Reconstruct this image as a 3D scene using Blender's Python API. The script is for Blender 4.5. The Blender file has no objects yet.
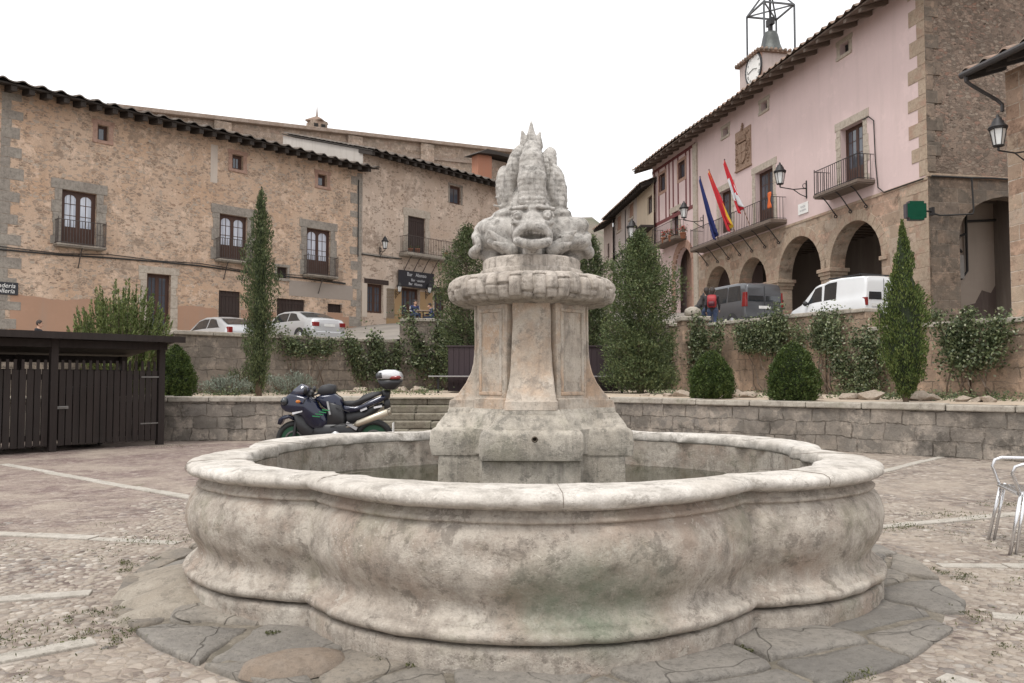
import bpy, bmesh, math, random
import numpy as np
from mathutils import Vector, Matrix, noise as mnoise
from mathutils.geometry import tessellate_polygon
PI = math.pi
R = math.radians
rnd = random.Random(7)
C = bpy.context.scene.collection
scene = bpy.context.scene

# ------------------------------------------------------------------ camera
F = 800.0
PITCH = math.atan(35.5 / F)
EYE = Vector((0, 0, 1.3))
cam_d = bpy.data.cameras.new('camera')
cam_d.sensor_width = 36.0
cam_d.lens = 36.0 * F / 1024.0
cam_d.clip_end = 3000
cam = bpy.data.objects.new('camera', cam_d)
C.objects.link(cam)
cam.location = EYE
cam.rotation_euler = (PI / 2 + PITCH, 0, 0)
scene.camera = cam


def ray(px, py):
    cx = (px - 512) / F
    cy = (341.5 - py) / F
    c, s = math.cos(PITCH), math.sin(PITCH)
    return Vector((cx, c - cy * s, s + cy * c))


def P(px, py, Y):
    """survey point: where the sight line of a photo pixel meets distance Y"""
    d = ray(px, py)
    return EYE + d * (Y / d.y)


class Frame:
    """a vertical plane: local x along it, y into the building, z up"""
    def __init__(s, o, ang):
        s.o = Vector((o[0], o[1], 0)); s.a = ang
        s.x = Vector((math.cos(ang), math.sin(ang), 0))
        s.y = Vector((-math.sin(ang), math.cos(ang), 0))

    def hit(s, px, py, off=0.0):
        d = ray(px, py)
        t = ((s.o + s.y * off) - EYE).dot(s.y) / d.dot(s.y)
        p = EYE + d * t
        return (p - s.o).dot(s.x), p.z

    def sx(s, px, off=0.0):
        return s.hit(px, 377, off)[0]

    def w(s, x, y, z):
        p = s.o + s.x * x + s.y * y
        return Vector((p.x, p.y, z))


# ------------------------------------------------------------------ objects
def tag(o, label=None, cat=None, group=None, kind=None):
    if label: o['label'] = label
    if cat: o['category'] = cat
    if group: o['group'] = group
    if kind: o['kind'] = kind
    return o


def thing(name, label, cat, loc=(0, 0, 0), rz=0.0, group=None):
    o = bpy.data.objects.new(name, None)
    o.empty_display_size = 0.2
    C.objects.link(o)
    o.location = loc; o.rotation_euler = (0, 0, rz)
    return tag(o, label, cat, group)


def copy_tree(o, parent=None):
    c = o.copy(); C.objects.link(c); c.parent = parent
    for ch in list(o.children):
        copy_tree(ch, c)
    return c


def mkobj(name, v, f, m, parent=None, smooth=False, bevel=0.0, fmat=None):
    me = bpy.data.meshes.new(name)
    if isinstance(v, np.ndarray):
        v = v.tolist()
    if isinstance(f, np.ndarray):
        f = f.tolist()
    me.from_pydata(v, [], f)
    ms = m if isinstance(m, (list, tuple)) else [m]
    for q in ms: me.materials.append(q)
    if fmat is not None:
        me.polygons.foreach_set('material_index', list(fmat))
    if smooth:
        me.polygons.foreach_set('use_smooth', [True] * len(me.polygons))
    me.update()
    o = bpy.data.objects.new(name, me)
    C.objects.link(o)
    if parent: o.parent = parent
    if bevel:
        b = o.modifiers.new('bevel', 'BEVEL'); b.width = bevel; b.segments = 2
        b.limit_method = 'ANGLE'; b.angle_limit = R(35)
    return o


def frame_axes(d):
    d = Vector(d).normalized()
    u = Vector((0, 0, 1)).cross(d)
    if u.length < 1e-4: u = Vector((1, 0, 0))
    u.normalize()
    return u, d.cross(u)


class MB:
    def __init__(s):
        s.v = []; s.f = []; s.m = []; s.cur = 0

    def add(s, v, f):
        k = len(s.v)
        s.v += [tuple(p) for p in v]
        s.f += [[i + k for i in q] for q in f]
        s.m += [s.cur] * len(f)
        return s

    def box(s, x0, x1, y0, y1, z0, z1):
        v = [(x0, y0, z0), (x1, y0, z0), (x1, y1, z0), (x0, y1, z0), (x0, y0, z1), (x1, y0, z1), (x1, y1, z1), (x0, y1, z1)]
        return s.add(v, [(0, 3, 2, 1), (4, 5, 6, 7), (0, 1, 5, 4), (1, 2, 6, 5), (2, 3, 7, 6), (3, 0, 4, 7)])

    def hexa(s, lo, hi):
        """two quads of points, lo then hi"""
        return s.add(list(lo) + list(hi), [(0, 3, 2, 1), (4, 5, 6, 7), (0, 1, 5, 4), (1, 2, 6, 5), (2, 3, 7, 6), (3, 0, 4, 7)])

    def bar(s, a, b, w, h=None):
        h = h or w
        a, b = Vector(a), Vector(b)
        u, q = frame_axes(b - a)
        lo = [a + u * (w / 2 * i) + q * (h / 2 * j) for i, j in ((-1, -1), (1, -1), (1, 1), (-1, 1))]
        hi = [p + (b - a) for p in lo]
        return s.hexa(lo, hi)

    def tube(s, pts, r, n=8, closed=False):
        pts = [Vector(p) for p in pts]
        rs = r if isinstance(r, (list, tuple)) else [r] * len(pts)
        v = []; N = len(pts)
        u0 = None
        for i, p in enumerate(pts):
            if closed: d = pts[(i + 1) % N] - pts[i - 1]
            else: d = pts[min(i + 1, N - 1)] - pts[max(i - 1, 0)]
            d.normalize()
            if u0 is None: u0 = frame_axes(d)[0]
            u = u0 - d * u0.dot(d)
            if u.length < 1e-5: u = frame_axes(d)[0]
            u.normalize(); u0 = u
            q = d.cross(u)
            for k in range(n):
                a = 2 * PI * k / n
                v.append(p + (u * math.cos(a) + q * math.sin(a)) * rs[i])
        f = []
        for i in range(N if closed else N - 1):
            for k in range(n):
                a = i * n + k; b = i * n + (k + 1) % n
                j = ((i + 1) % N) * n
                f.append((a, b, j + (k + 1) % n, j + k))
        if not closed:
            f.append(tuple(range(n))[::-1]); f.append(tuple((N - 1) * n + k for k in range(n)))
        return s.add(v, f)

    def lathe(s, prof, n=24, c=(0, 0, 0), axis='z', a0=0.0, a1=2 * PI):
        v = []; full = abs(a1 - a0 - 2 * PI) < 1e-6
        M = n if full else n + 1
        for r, z in prof:
            for k in range(M):
                a = a0 + (a1 - a0) * k / n
                x, y = r * math.cos(a), r * math.sin(a)
                if axis == 'z': q = (x, y, z)
                elif axis == 'y': q = (x, z, y)
                else: q = (z, x, y)
                v.append((q[0] + c[0], q[1] + c[1], q[2] + c[2]))
        f = []
        for i in range(len(prof) - 1):
            for k in range(n):
                k2 = (k + 1) % M
                f.append((i * M + k, i * M + k2, (i + 1) * M + k2, (i + 1) * M + k))
        if full:
            f.append(tuple(range(M))[::-1]); f.append(tuple((len(prof) - 1) * M + k for k in range(M)))
        return s.add(v, f)

    def prism(s, poly, c0, c1, plane='xz'):
        def q(a, b, c):
            return {'xz': (a, c, b), 'xy': (a, b, c), 'yz': (c, a, b)}[plane]
        n = len(poly)
        v = [q(a, b, c0) for a, b in poly] + [q(a, b, c1) for a, b in poly]
        f = [tuple(range(n)), tuple(range(2 * n - 1, n - 1, -1))]
        f += [(i, n + i, n + (i + 1) % n, (i + 1) % n) for i in range(n)]
        return s.add(v, f)

    def puff(s, poly, half, cx=0.0, k=0.82, ymid=0.0):
        """a rounded slab from a side outline in x,z; half = half thickness (number or f(x,z))"""
        hf = half if callable(half) else (lambda a, b: half)
        n = len(poly)
        mx = sum(p[0] for p in poly) / n; mz = sum(p[1] for p in poly) / n
        v = []
        for sc, t in ((k, -1), (0.96, -.78), (1, -.35), (1, .35), (0.96, .78), (k, 1)):
            for a, b in poly:
                x = mx + (a - mx) * sc; z = mz + (b - mz) * sc
                v.append((x, ymid + hf(a, b) * t, z))
        f = [tuple(range(n)), tuple(range(6 * n - 1, 5 * n - 1, -1))]
        for L in range(5):
            for i in range(n):
                j = (i + 1) % n
                f.append((L * n + i, (L + 1) * n + i, (L + 1) * n + j, L * n + j))
        return s.add(v, f)

    def obj(s, name, m, parent=None, smooth=False, bevel=0.0):
        o = mkobj(name, s.v, s.f, m, parent, smooth, bevel, s.m if isinstance(m, (list, tuple)) else None)
        bm = bmesh.new(); bm.from_mesh(o.data)
        bmesh.ops.recalc_face_normals(bm, faces=bm.faces)
        bm.to_mesh(o.data); bm.free()
        return o


def weld_smooth(o, ang=35):
    o.data.polygons.foreach_set('use_smooth', [True] * len(o.data.polygons))
    me = o.data
    bm = bmesh.new(); bm.from_mesh(me)
    for e in bm.edges:
        if len(e.link_faces) == 2 and e.calc_face_angle(0) > R(ang): e.smooth = False
    bm.to_mesh(me); bm.free()
    return o


def facade(name, m, parent, outline, holes, reveal=0.25, y=0.0):
    """a wall face with openings cut in it and the stone reveals behind each"""
    polys = [[Vector((a, b, 0)) for a, b in outline]] + [[Vector((a, b, 0)) for a, b in h] for h in holes]
    tris = tessellate_polygon(polys)
    flat = [p for q in polys for p in q]
    v = [(p.x, y, p.y) for p in flat]
    f = [tuple(t) for t in tris]
    k = len(outline)
    for h in holes:
        n = len(h); b = len(v)
        v += [(a, y + reveal, c) for a, c in h]
        for i in range(n):
            j = (i + 1) % n
            f.append((k + i, k + j, b + j, b + i))
        k += n
    mb = MB().add(v, f)
    o = mb.obj(name, m, parent)
    return o


def rect(x0, x1, z0, z1):
    if x0 > x1: x0, x1 = x1, x0
    return [(x0, z0), (x1, z0), (x1, z1), (x0, z1)]


def arch(x0, x1, z0, zs, rise=None, n=16):
    c = (x0 + x1) / 2; r = (x1 - x0) / 2; h = rise or r
    return [(x0, z0), (x1, z0)] + [(c + r * math.cos(PI * i / n), zs + h * math.sin(PI * i / n)) for i in range(n + 1)]


# ------------------------------------------------------------------ materials
class NB:
    def __init__(s, name):
        s.m = bpy.data.materials.new(name); s.m.use_nodes = True
        s.t = s.m.node_tree; s.b = s.t.nodes['Principled BSDF']
        s.tc = s.t.nodes.new('ShaderNodeTexCoord')
        s.co = s.tc.outputs['Object']

    def n(s, typ, ins=None, out=0, **pr):
        nd = s.t.nodes.new('ShaderNode' + typ)
        for k, v in pr.items(): setattr(nd, k, v)
        for k, v in (ins or {}).items():
            if isinstance(v, bpy.types.NodeSocket): s.t.links.new(v, nd.inputs[k])
            else: nd.inputs[k].default_value = v
        return nd.outputs[out]

    def vec(s, sc=(1, 1, 1), rot=(0, 0, 0), loc=(0, 0, 0), src=None):
        return s.n('Mapping', {'Vector': src or s.co, 'Scale': sc, 'Rotation': rot, 'Location': loc})

    def noise(s, scale, detail=6, rough=.6, vec=None, dist=0.0, col=False):
        return s.n('TexNoise', {'Vector': vec or s.co, 'Scale': scale, 'Detail': detail, 'Roughness': rough, 'Distortion': dist}, out=1 if col else 0)

    def vor(s, scale, feature='F1', vec=None, rand=1.0, out=0):
        return s.n('TexVoronoi', {'Vector': vec or s.co, 'Scale': scale, 'Randomness': rand}, out=out, feature=feature)

    def ramp(s, fac, stops, interp='LINEAR'):
        nd = s.t.nodes.new('ShaderNodeValToRGB')
        cr = nd.color_ramp; cr.interpolation = interp
        while len(cr.elements) < len(stops): cr.elements.new(.5)
        for e, (p, c) in zip(cr.elements, stops):
            e.position = p
            if isinstance(c, (int, float)): c = (c, c, c)
            e.color = (*c, 1)
        s.t.links.new(fac, nd.inputs[0])
        return nd.outputs[0]

    def mix(s, fac, a, b, blend='MIX'):
        nd = s.t.nodes.new('ShaderNodeMix'); nd.data_type = 'RGBA'; nd.blend_type = blend; nd.clamp_factor = True
        for i, v in ((0, fac), (6, a), (7, b)):
            if isinstance(v, bpy.types.NodeSocket): s.t.links.new(v, nd.inputs[i])
            elif i == 0: nd.inputs[0].default_value = v
            else: nd.inputs[i].default_value = (*v, 1)
        return nd.outputs[2]

    def math(s, op, a, b=0.0, clamp=False):
        nd = s.t.nodes.new('ShaderNodeMath'); nd.operation = op; nd.use_clamp = clamp
        for i, v in ((0, a), (1, b)):
            if isinstance(v, bpy.types.NodeSocket): s.t.links.new(v, nd.inputs[i])
            else: nd.inputs[i].default_value = v
        return nd.outputs[0]

    def sep(s, vec=None):
        nd = s.t.nodes.new('ShaderNodeSeparateXYZ'); s.t.links.new(vec or s.co, nd.inputs[0])
        return nd.outputs

    def comb(s, x, y, z=0.0):
        return s.n('CombineXYZ', {0: x, 1: y, 2: z})

    def bump(s, h, strength=.4, dist=.02, normal=None):
        ins = {'Height': h, 'Strength': strength, 'Distance': dist}
        if normal: ins['Normal'] = normal
        return s.n('Bump', ins)

    def warp(s, amt, scale, vec=None):
        """coordinates pushed about by noise"""
        v = vec or s.co
        c = s.n('TexNoise', {'Vector': v, 'Scale': scale, 'Detail': 2.0}, out=1)
        o = s.n('VectorMath', {0: c, 1: (.5, .5, .5)}, operation='SUBTRACT')
        o = s.n('VectorMath', {0: o, 'Scale': amt}, operation='SCALE')
        return s.n('VectorMath', {0: v, 1: o}, operation='ADD')

    def done(s, col=None, rough=.85, normal=None, metal=0.0, spec=None, **kw):
        def put(k, v):
            if v is None: return
            if isinstance(v, bpy.types.NodeSocket): s.t.links.new(v, s.b.inputs[k])
            elif isinstance(v, tuple) and len(v) == 3: s.b.inputs[k].default_value = (*v, 1)
            else: s.b.inputs[k].default_value = v
        put('Base Color', col); put('Roughness', rough); put('Normal', normal); put('Metallic', metal)
        put('Specular IOR Level', spec)
        for k, v in kw.items(): put(k.replace('_', ' '), v)
        return s.m


def S(r, g, b, k=1.0):
    """paint value read as sRGB 0-255 to linear"""
    def c(x):
        x /= 255.0
        return (x / 12.92 if x <= .04045 else ((x + .055) / 1.055) ** 2.4) * k
    return (c(r), c(g), c(b))


def plain(name, col, rough=.6, metal=0.0, var=.12, scale=6.0, bump=.0, spec=None, **kw):
    n = NB(name)
    k = n.noise(scale, 5)
    lo = tuple(c * (1 - var) for c in col); hi = tuple(min(1, c * (1 + var)) for c in col)
    nm = n.bump(n.noise(scale * 8, 4), bump, .01) if bump else None
    return n.done(n.ramp(k, [(.3, lo), (.7, hi)]), rough, nm, metal, spec, **kw)


def glassy(name, col, rough=.06, **kw):
    return plain(name, col, rough, 0, .1, 3, spec=.9, **kw)


def aged_stone(name, base, dark, light, streak=.5, green=0.0, warm=None, bump=.5, scale=1.0, speck=True):
    """weathered carved stone: broad tone, fine grain, pits, rain streaks, lichen"""
    n = NB(name)
    big = n.noise(1.3 * scale, 6, .62, dist=.4)
    mid = n.noise(7 * scale, 8, .7)
    fine = n.noise(60 * scale, 6, .75)
    col = n.mix(n.ramp(big, [(.36, 0.0), (.66, 1.0)]), base, light)
    col = n.mix(n.ramp(mid, [(.45, 0.0), (.72, .75)]), col, dark)
    if warm:
        col = n.mix(n.ramp(n.noise(1.9 * scale, 5, .6, vec=n.vec(loc=(7, 3, 1))), [(.5, 0.0), (.66, .8)]), col, warm)
    if streak:
        st = n.noise(1.0, 5, .65, vec=n.vec(sc=(9 * scale, 9 * scale, .9 * scale)))
        col = n.mix(n.math('MULTIPLY', n.ramp(st, [(.52, 0.0), (.72, 1.0)]), streak), col, tuple(c * .8 for c in dark))
    crust = n.noise(5.5 * scale, 10, .8, vec=n.vec(loc=(5, 5, 1)), dist=.2)
    col = n.mix(n.ramp(crust, [(.54, 0.0), (.585, .6)]), col, dark)
    crust2 = n.noise(4.2 * scale, 10, .8, vec=n.vec(loc=(1, 8, 1)), dist=.2)
    col = n.mix(n.ramp(crust2, [(.56, 0.0), (.6, .55)]), col, light)
    if green:
        g = n.noise(1.6 * scale, 6, .7, vec=n.vec(loc=(3, 9, 4)))
        col = n.mix(n.math('MULTIPLY', n.ramp(g, [(.54, 0.0), (.7, 1.0)]), green), col, (.16, .17, .09))
    if speck:
        pale = n.ramp(n.vor(22 * scale, vec=n.warp(.12, 14)), [(.1, 1.0), (.24, 0.0)])
        pm = n.ramp(n.noise(3 * scale, 4, .6, vec=n.vec(loc=(1, 5, 8))), [(.5, 0.0), (.62, 1.0)])
        col = n.mix(n.math('MULTIPLY', n.math('MULTIPLY', pale, pm), .55), col, tuple(min(1, c * 1.25) for c in light))
    col = n.mix(n.ramp(fine, [(.3, .3), (.6, 0.0)]), col, tuple(c * .6 for c in dark))
    pits = n.ramp(n.vor(38 * scale, vec=n.warp(.05, 20)), [(.05, 0.0), (.25, 1.0)])
    h = n.math('ADD', n.math('MULTIPLY', mid, .9), n.math('MULTIPLY', fine, .35))
    h = n.math('ADD', h, n.math('MULTIPLY', pits, .22))
    return n.done(col, .9, n.bump(h, bump, .03), spec=.25)


def masonry(name, cols, mortar, bw=.55, bh=.28, gap=.012, warp=.06, bump=.6, plane='xz', tint=.5, stain=None, rubble=0.0):
    """coursed blocks in irregular tones; plane gives which object axes the courses lie in"""
    n = NB(name)
    o = n.sep(n.warp(warp * .35, 9, vec=n.warp(warp, 1.7)))
    if plane == 'xz': v = n.comb(o[0], o[2], 0.0)
    elif plane == 'yz': v = n.comb(o[1], o[2], 0.0)
    br = n.t.nodes.new('ShaderNodeTexBrick')
    n.t.links.new(v, br.inputs['Vector'])
    br.offset = .43; br.squash = .75; br.squash_frequency = 3; br.offset_frequency = 2
    br.inputs['Color1'].default_value = (0, 0, 0, 1); br.inputs['Color2'].default_value = (1, 1, 1, 1)
    br.inputs['Mortar'].default_value = (.5, .5, .5, 1)
    br.inputs['Scale'].default_value = 1.0; br.inputs['Mortar Size'].default_value = gap
    br.inputs['Mortar Smooth'].default_value = .4; br.inputs['Bias'].default_value = 0.0
    br.inputs['Brick Width'].default_value = bw; br.inputs['Row Height'].default_value = bh
    k = len(cols)
    col = n.ramp(br.outputs['Color'], [(i / (k - 1) if k > 1 else 0, c) for i, c in enumerate(cols)])
    nz = n.noise(3.5, 7, .65)
    col = n.mix(n.ramp(nz, [(.38, 0.0), (.7, tint)]), col, tuple(c * .55 for c in cols[0]))
    if rubble:
        cell = n.vor(5.5, vec=n.warp(.1, 5), out=1)
        rc = n.ramp(n.n('SeparateColor', {0: cell}, out=0), [(i / (k - 1), c) for i, c in enumerate(cols)])
        col = n.mix(n.ramp(n.noise(.8, 4, .6), [(.5 - .25 * rubble, 0.0), (.56, 1.0)]), col, rc)
    fine = n.noise(40, 6, .75)
    col = n.mix(n.ramp(fine, [(.35, .35), (.62, 0.0)]), col, tuple(c * .5 for c in cols[0]))
    jf = n.math('MULTIPLY', br.outputs['Fac'], n.ramp(n.noise(1.7, 5, .7, vec=n.vec(loc=(6, 1, 2))), [(.38, .15), (.6, 1.0)]))
    col = n.mix(jf, col, mortar)
    blot = n.ramp(n.noise(2.4, 9, .78, vec=n.vec(loc=(2, 2, 7))), [(.52, 0.0), (.62, .75)])
    col = n.mix(blot, col, tuple(min(1, c * 1.3) for c in cols[-2]))
    blot = n.ramp(n.noise(1.9, 9, .8, vec=n.vec(loc=(9, 4, 7))), [(.53, 0.0), (.63, .8)])
    col = n.mix(blot, col, tuple(c * .45 for c in cols[0]))
    if stain:
        col = n.mix(n.ramp(n.noise(.7, 6, .7, vec=n.vec(loc=(4, 4, 4))), [(.5, 0.0), (.68, .8)]), col, stain)
    h = n.math('SUBTRACT', n.math('ADD', n.math('MULTIPLY', nz, .8), n.math('MULTIPLY', fine, .4)), n.math('MULTIPLY', jf, 1.3))
    return n.done(col, .92, n.bump(h, bump, .05), spec=.2)


def rubble_plaster(name, plaster, plaster2, stone_cols, show=.5, bump=.6):
    """old lime render worn through to the rubble behind"""
    n = NB(name)
    big = n.noise(.33, 7, .66, dist=.3)
    col = n.mix(n.ramp(big, [(.38, 0.0), (.62, 1.0)]), plaster, plaster2)
    w = n.warp(.1, 5, vec=n.vec(sc=(1, 1, 1.9)))
    e = n.vor(5.6, 'DISTANCE_TO_EDGE', vec=w)
    cell = n.vor(5.6, vec=w, out=1)
    rc = n.n('SeparateColor', {0: cell}, out=0)
    k = len(stone_cols)
    scol = n.ramp(rc, [(i / (k - 1), c) for i, c in enumerate(stone_cols)])
    vis = n.math('ADD', n.noise(1.5, 6, .72, vec=n.vec(loc=(9, 2, 5))), n.math('MULTIPLY', rc, .22))
    m = n.math('MULTIPLY', n.ramp(vis, [(.69 - .14 * show, 0.0), (.73 - .14 * show, 1.0)]), n.ramp(e, [(.04, 0.0), (.09, 1.0)]))
    col = n.mix(m, col, scol)
    holes = n.ramp(n.vor(2.1, vec=n.warp(.25, 6, vec=n.vec(sc=(1, 1, 1.7)))), [(.08, 1.0), (.13, 0.0)])
    col = n.mix(n.math('MULTIPLY', holes, .8), col, tuple(c * .3 for c in plaster))
    pit = n.ramp(n.vor(9, vec=n.warp(.1, 12, vec=n.vec(sc=(1, 1, 1.8)))), [(.1, 1.0), (.2, 0.0)])
    pm = n.ramp(n.noise(1.1, 4, .6, vec=n.vec(loc=(1, 1, 9))), [(.42, 0.0), (.6, 1.0)])
    col = n.mix(n.math('MULTIPLY', n.math('MULTIPLY', pit, pm), .55), col, tuple(c * .42 for c in plaster))
    bare = n.ramp(n.noise(.42, 9, .75, vec=n.vec(loc=(3, 3, 8))), [(.58, 0.0), (.62, .55)])
    col = n.mix(bare, col, n.mix(n.ramp(e, [(.02, 1.0), (.07, 0.0)]), tuple(c * .8 for c in stone_cols[1]), tuple(c * .7 for c in stone_cols[0])))
    pale = n.ramp(n.noise(.9, 9, .78, vec=n.vec(loc=(2, 7, 3))), [(.55, 0.0), (.6, .75)])
    col = n.mix(pale, col, tuple(min(1, c * 1.28) for c in plaster2))
    grim = n.ramp(n.noise(1.0, 6, .7, vec=n.vec(sc=(1.2, 1.2, .3), loc=(5, 5, 0))), [(.56, 0.0), (.76, .32)])
    col = n.mix(grim, col, (.17, .14, .11))
    fine = n.noise(22, 6, .75)
    col = n.mix(n.ramp(fine, [(.34, .35), (.6, 0.0)]), col, tuple(c * .4 for c in plaster))
    h = n.math('ADD', n.math('MULTIPLY', m, .45), n.math('MULTIPLY', fine, .4))
    h = n.math('ADD', h, n.math('MULTIPLY', n.noise(5, 6, .7), .6))
    h = n.math('SUBTRACT', h, n.math('MULTIPLY', holes, .9))
    return n.done(col, .95, n.bump(h, bump, .06), spec=.15)


def plaster_mat(name, col, dirt=.25, bump=.15, stain=(.3, .26, .22)):
    n = NB(name)
    a = n.noise(.5, 6, .65); b = n.noise(6, 6, .7)
    c = n.mix(n.ramp(a, [(.3, 0.0), (.75, .6)]), col, tuple(x * .86 for x in col))
    st = n.noise(1, 5, .65, vec=n.vec(sc=(2.2, 2.2, .22)))
    c = n.mix(n.math('MULTIPLY', n.ramp(st, [(.5, 0.0), (.75, 1.0)]), dirt), c, stain)
    c = n.mix(n.ramp(b, [(.5, 0.0), (.8, .25)]), c, tuple(x * .8 for x in col))
    pt = n.ramp(n.noise(.8, 9, .75, vec=n.vec(loc=(7, 2, 1))), [(.56, 0.0), (.6, .35 * min(1, dirt * 4))])
    c = n.mix(pt, c, tuple(min(1, x * 1.1) for x in col))
    return n.done(c, .92, n.bump(n.math('ADD', n.noise(3, 6, .6), n.math('MULTIPLY', n.noise(30, 5, .7), .5)), bump, .03), spec=.2)


def wood_mat(name, col, axis=2, dark=.45, rough=.8, bump=.3):
    n = NB(name)
    sc = [14.0, 14.0, 14.0]; sc[axis] = .9
    g = n.noise(1.0, 7, .7, vec=n.vec(sc=tuple(sc)), dist=.3)
    c = n.ramp(g, [(.3, tuple(x * dark for x in col)), (.62, col), (.8, tuple(min(1, x * 1.35) for x in col))])
    c = n.mix(n.ramp(n.noise(.8, 4, .6), [(.4, 0.0), (.7, .5)]), c, tuple(x * .6 + .02 for x in col))
    return n.done(c, rough, n.bump(g, bump, .01), spec=.3)


def leaf_mat(name, dark, mid, light, trans=.25, rough=.55, scale=3.0):
    n = NB(name)
    geo = n.t.nodes.new('ShaderNodeNewGeometry')
    rp = geo.outputs['Random Per Island']
    k = n.math('ADD', n.math('MULTIPLY', rp, .55), n.math('MULTIPLY', n.noise(scale, 3, .6), .55))
    c = n.ramp(k, [(.2, dark), (.52, mid), (.85, light)])
    n.done(c, rough, spec=.3)
    tr = n.t.nodes.new('ShaderNodeBsdfTranslucent')
    n.t.links.new(c, tr.inputs[0])
    mx = n.t.nodes.new('ShaderNodeMixShader'); mx.inputs[0].default_value = trans
    n.t.links.new(n.b.outputs[0], mx.inputs[1]); n.t.links.new(tr.outputs[0], mx.inputs[2])
    n.t.links.new(mx.outputs[0], n.t.nodes['Material Output'].inputs['Surface'])
    return n.m


# ------------------------------------------------------------------ implicit shapes
class SDF:
    """smooth-blended volumes on a grid, skinned by surface nets"""
    def __init__(s, lo, hi, h):
        s.lo = np.array(lo, float); s.h = h
        n = np.ceil((np.array(hi) - s.lo) / h).astype(int) + 1
        s.n = n
        ax = [s.lo[i] + h * np.arange(n[i]) for i in range(3)]
        s.X, s.Y, s.Z = np.meshgrid(*ax, indexing='ij')
        s.D = np.full(s.X.shape, 9.0)

    @staticmethod
    def smin(a, b, k):
        if k <= 0: return np.minimum(a, b)
        q = np.clip(.5 + .5 * (b - a) / k, 0, 1)
        return b * (1 - q) + a * q - k * q * (1 - q)

    def join(s, d, k=.02): s.D = s.smin(s.D, d, k)

    def cut(s, d, k=.01): s.D = -s.smin(-s.D, d, k)

    def ell(s, c, r, rot=None):
        p = [s.X - c[0], s.Y - c[1], s.Z - c[2]]
        if rot is not None:
            M = rot.to_matrix().transposed() if hasattr(rot, 'to_matrix') else rot
            p = [M[i][0] * p[0] + M[i][1] * p[1] + M[i][2] * p[2] for i in range(3)]
        q = np.sqrt((p[0] / r[0]) ** 2 + (p[1] / r[1]) ** 2 + (p[2] / r[2]) ** 2)
        q2 = np.sqrt((p[0] / r[0] ** 2) ** 2 + (p[1] / r[1] ** 2) ** 2 + (p[2] / r[2] ** 2) ** 2)
        return q * (q - 1) / np.maximum(q2, 1e-6)

    def cap(s, a, b, ra, rb, flat=None):
        a = np.array(a, float); b = np.array(b, float); d = b - a
        t = ((s.X - a[0]) * d[0] + (s.Y - a[1]) * d[1] + (s.Z - a[2]) * d[2]) / max(d.dot(d), 1e-9)
        t = np.clip(t, 0, 1)
        dx, dy, dz = s.X - a[0] - t * d[0], s.Y - a[1] - t * d[1], s.Z - a[2] - t * d[2]
        q = dx * dx + dy * dy + dz * dz
        if flat is not None:      # (axis, squash): thinner across one axis
            ax, sq = flat
            w = dx * ax[0] + dy * ax[1] + dz * ax[2]
            q = q + w * w * (sq * sq - 1)
        return np.sqrt(q) - (ra + (rb - ra) * t)

    def chain(s, pts, rs, k=.02, flat=None):
        for i in range(len(pts) - 1):
            s.join(s.cap(pts[i], pts[i + 1], rs[i], rs[i + 1], flat), k)

    def mesh(s):
        D = s.D; n = D.shape
        ins = D < 0
        cnt = np.zeros((n[0] - 1, n[1] - 1, n[2] - 1), int)
        for i in (0, 1):
            for j in (0, 1):
                for k in (0, 1):
                    cnt += ins[i:n[0] - 1 + i, j:n[1] - 1 + j, k:n[2] - 1 + k]
        act = (cnt > 0) & (cnt < 8)
        idx = -np.ones(act.shape, int); cells = np.argwhere(act); idx[act] = np.arange(len(cells))
        acc = np.zeros((len(cells), 3)); w = np.zeros(len(cells))
        cor = [(0, 0, 0), (1, 0, 0), (0, 1, 0), (1, 1, 0), (0, 0, 1), (1, 0, 1), (0, 1, 1), (1, 1, 1)]
        for a in range(8):
            for b in range(a + 1, 8):
                if sum(abs(cor[a][i] - cor[b][i]) for i in range(3)) != 1: continue
                pa = cells + np.array(cor[a]); pb = cells + np.array(cor[b])
                va = D[pa[:, 0], pa[:, 1], pa[:, 2]]; vb = D[pb[:, 0], pb[:, 1], pb[:, 2]]
                m = (va < 0) != (vb < 0)
                t = va[m] / (va[m] - vb[m])
                acc[m] += pa[m] + (pb[m] - pa[m]) * t[:, None]; w[m] += 1
        V = s.lo + s.h * acc / w[:, None]
        faces = []
        for ax in range(3):
            sl0 = [slice(None)] * 3; sl1 = [slice(None)] * 3
            sl0[ax] = slice(0, n[ax] - 1); sl1[ax] = slice(1, n[ax])
            A = ins[tuple(sl0)]; B = ins[tuple(sl1)]
            e = np.argwhere(A != B)
            o1, o2 = [(1, 2), (2, 0), (0, 1)][ax]
            ok = (e[:, o1] > 0) & (e[:, o2] > 0) & (e[:, o1] < n[o1] - 1) & (e[:, o2] < n[o2] - 1)
            e = e[ok]
            u = np.zeros(3, int); u[o1] = 1; v = np.zeros(3, int); v[o2] = 1
            q = [e - u - v, e - v, e, e - u]
            q = [idx[c[:, 0], c[:, 1], c[:, 2]] for c in q]
            qf = np.stack(q, 1)
            flip = ~A[e[:, 0], e[:, 1], e[:, 2]]
            qf[flip] = qf[flip][:, ::-1]
            faces.append(qf)
        return V, np.concatenate(faces)


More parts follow.
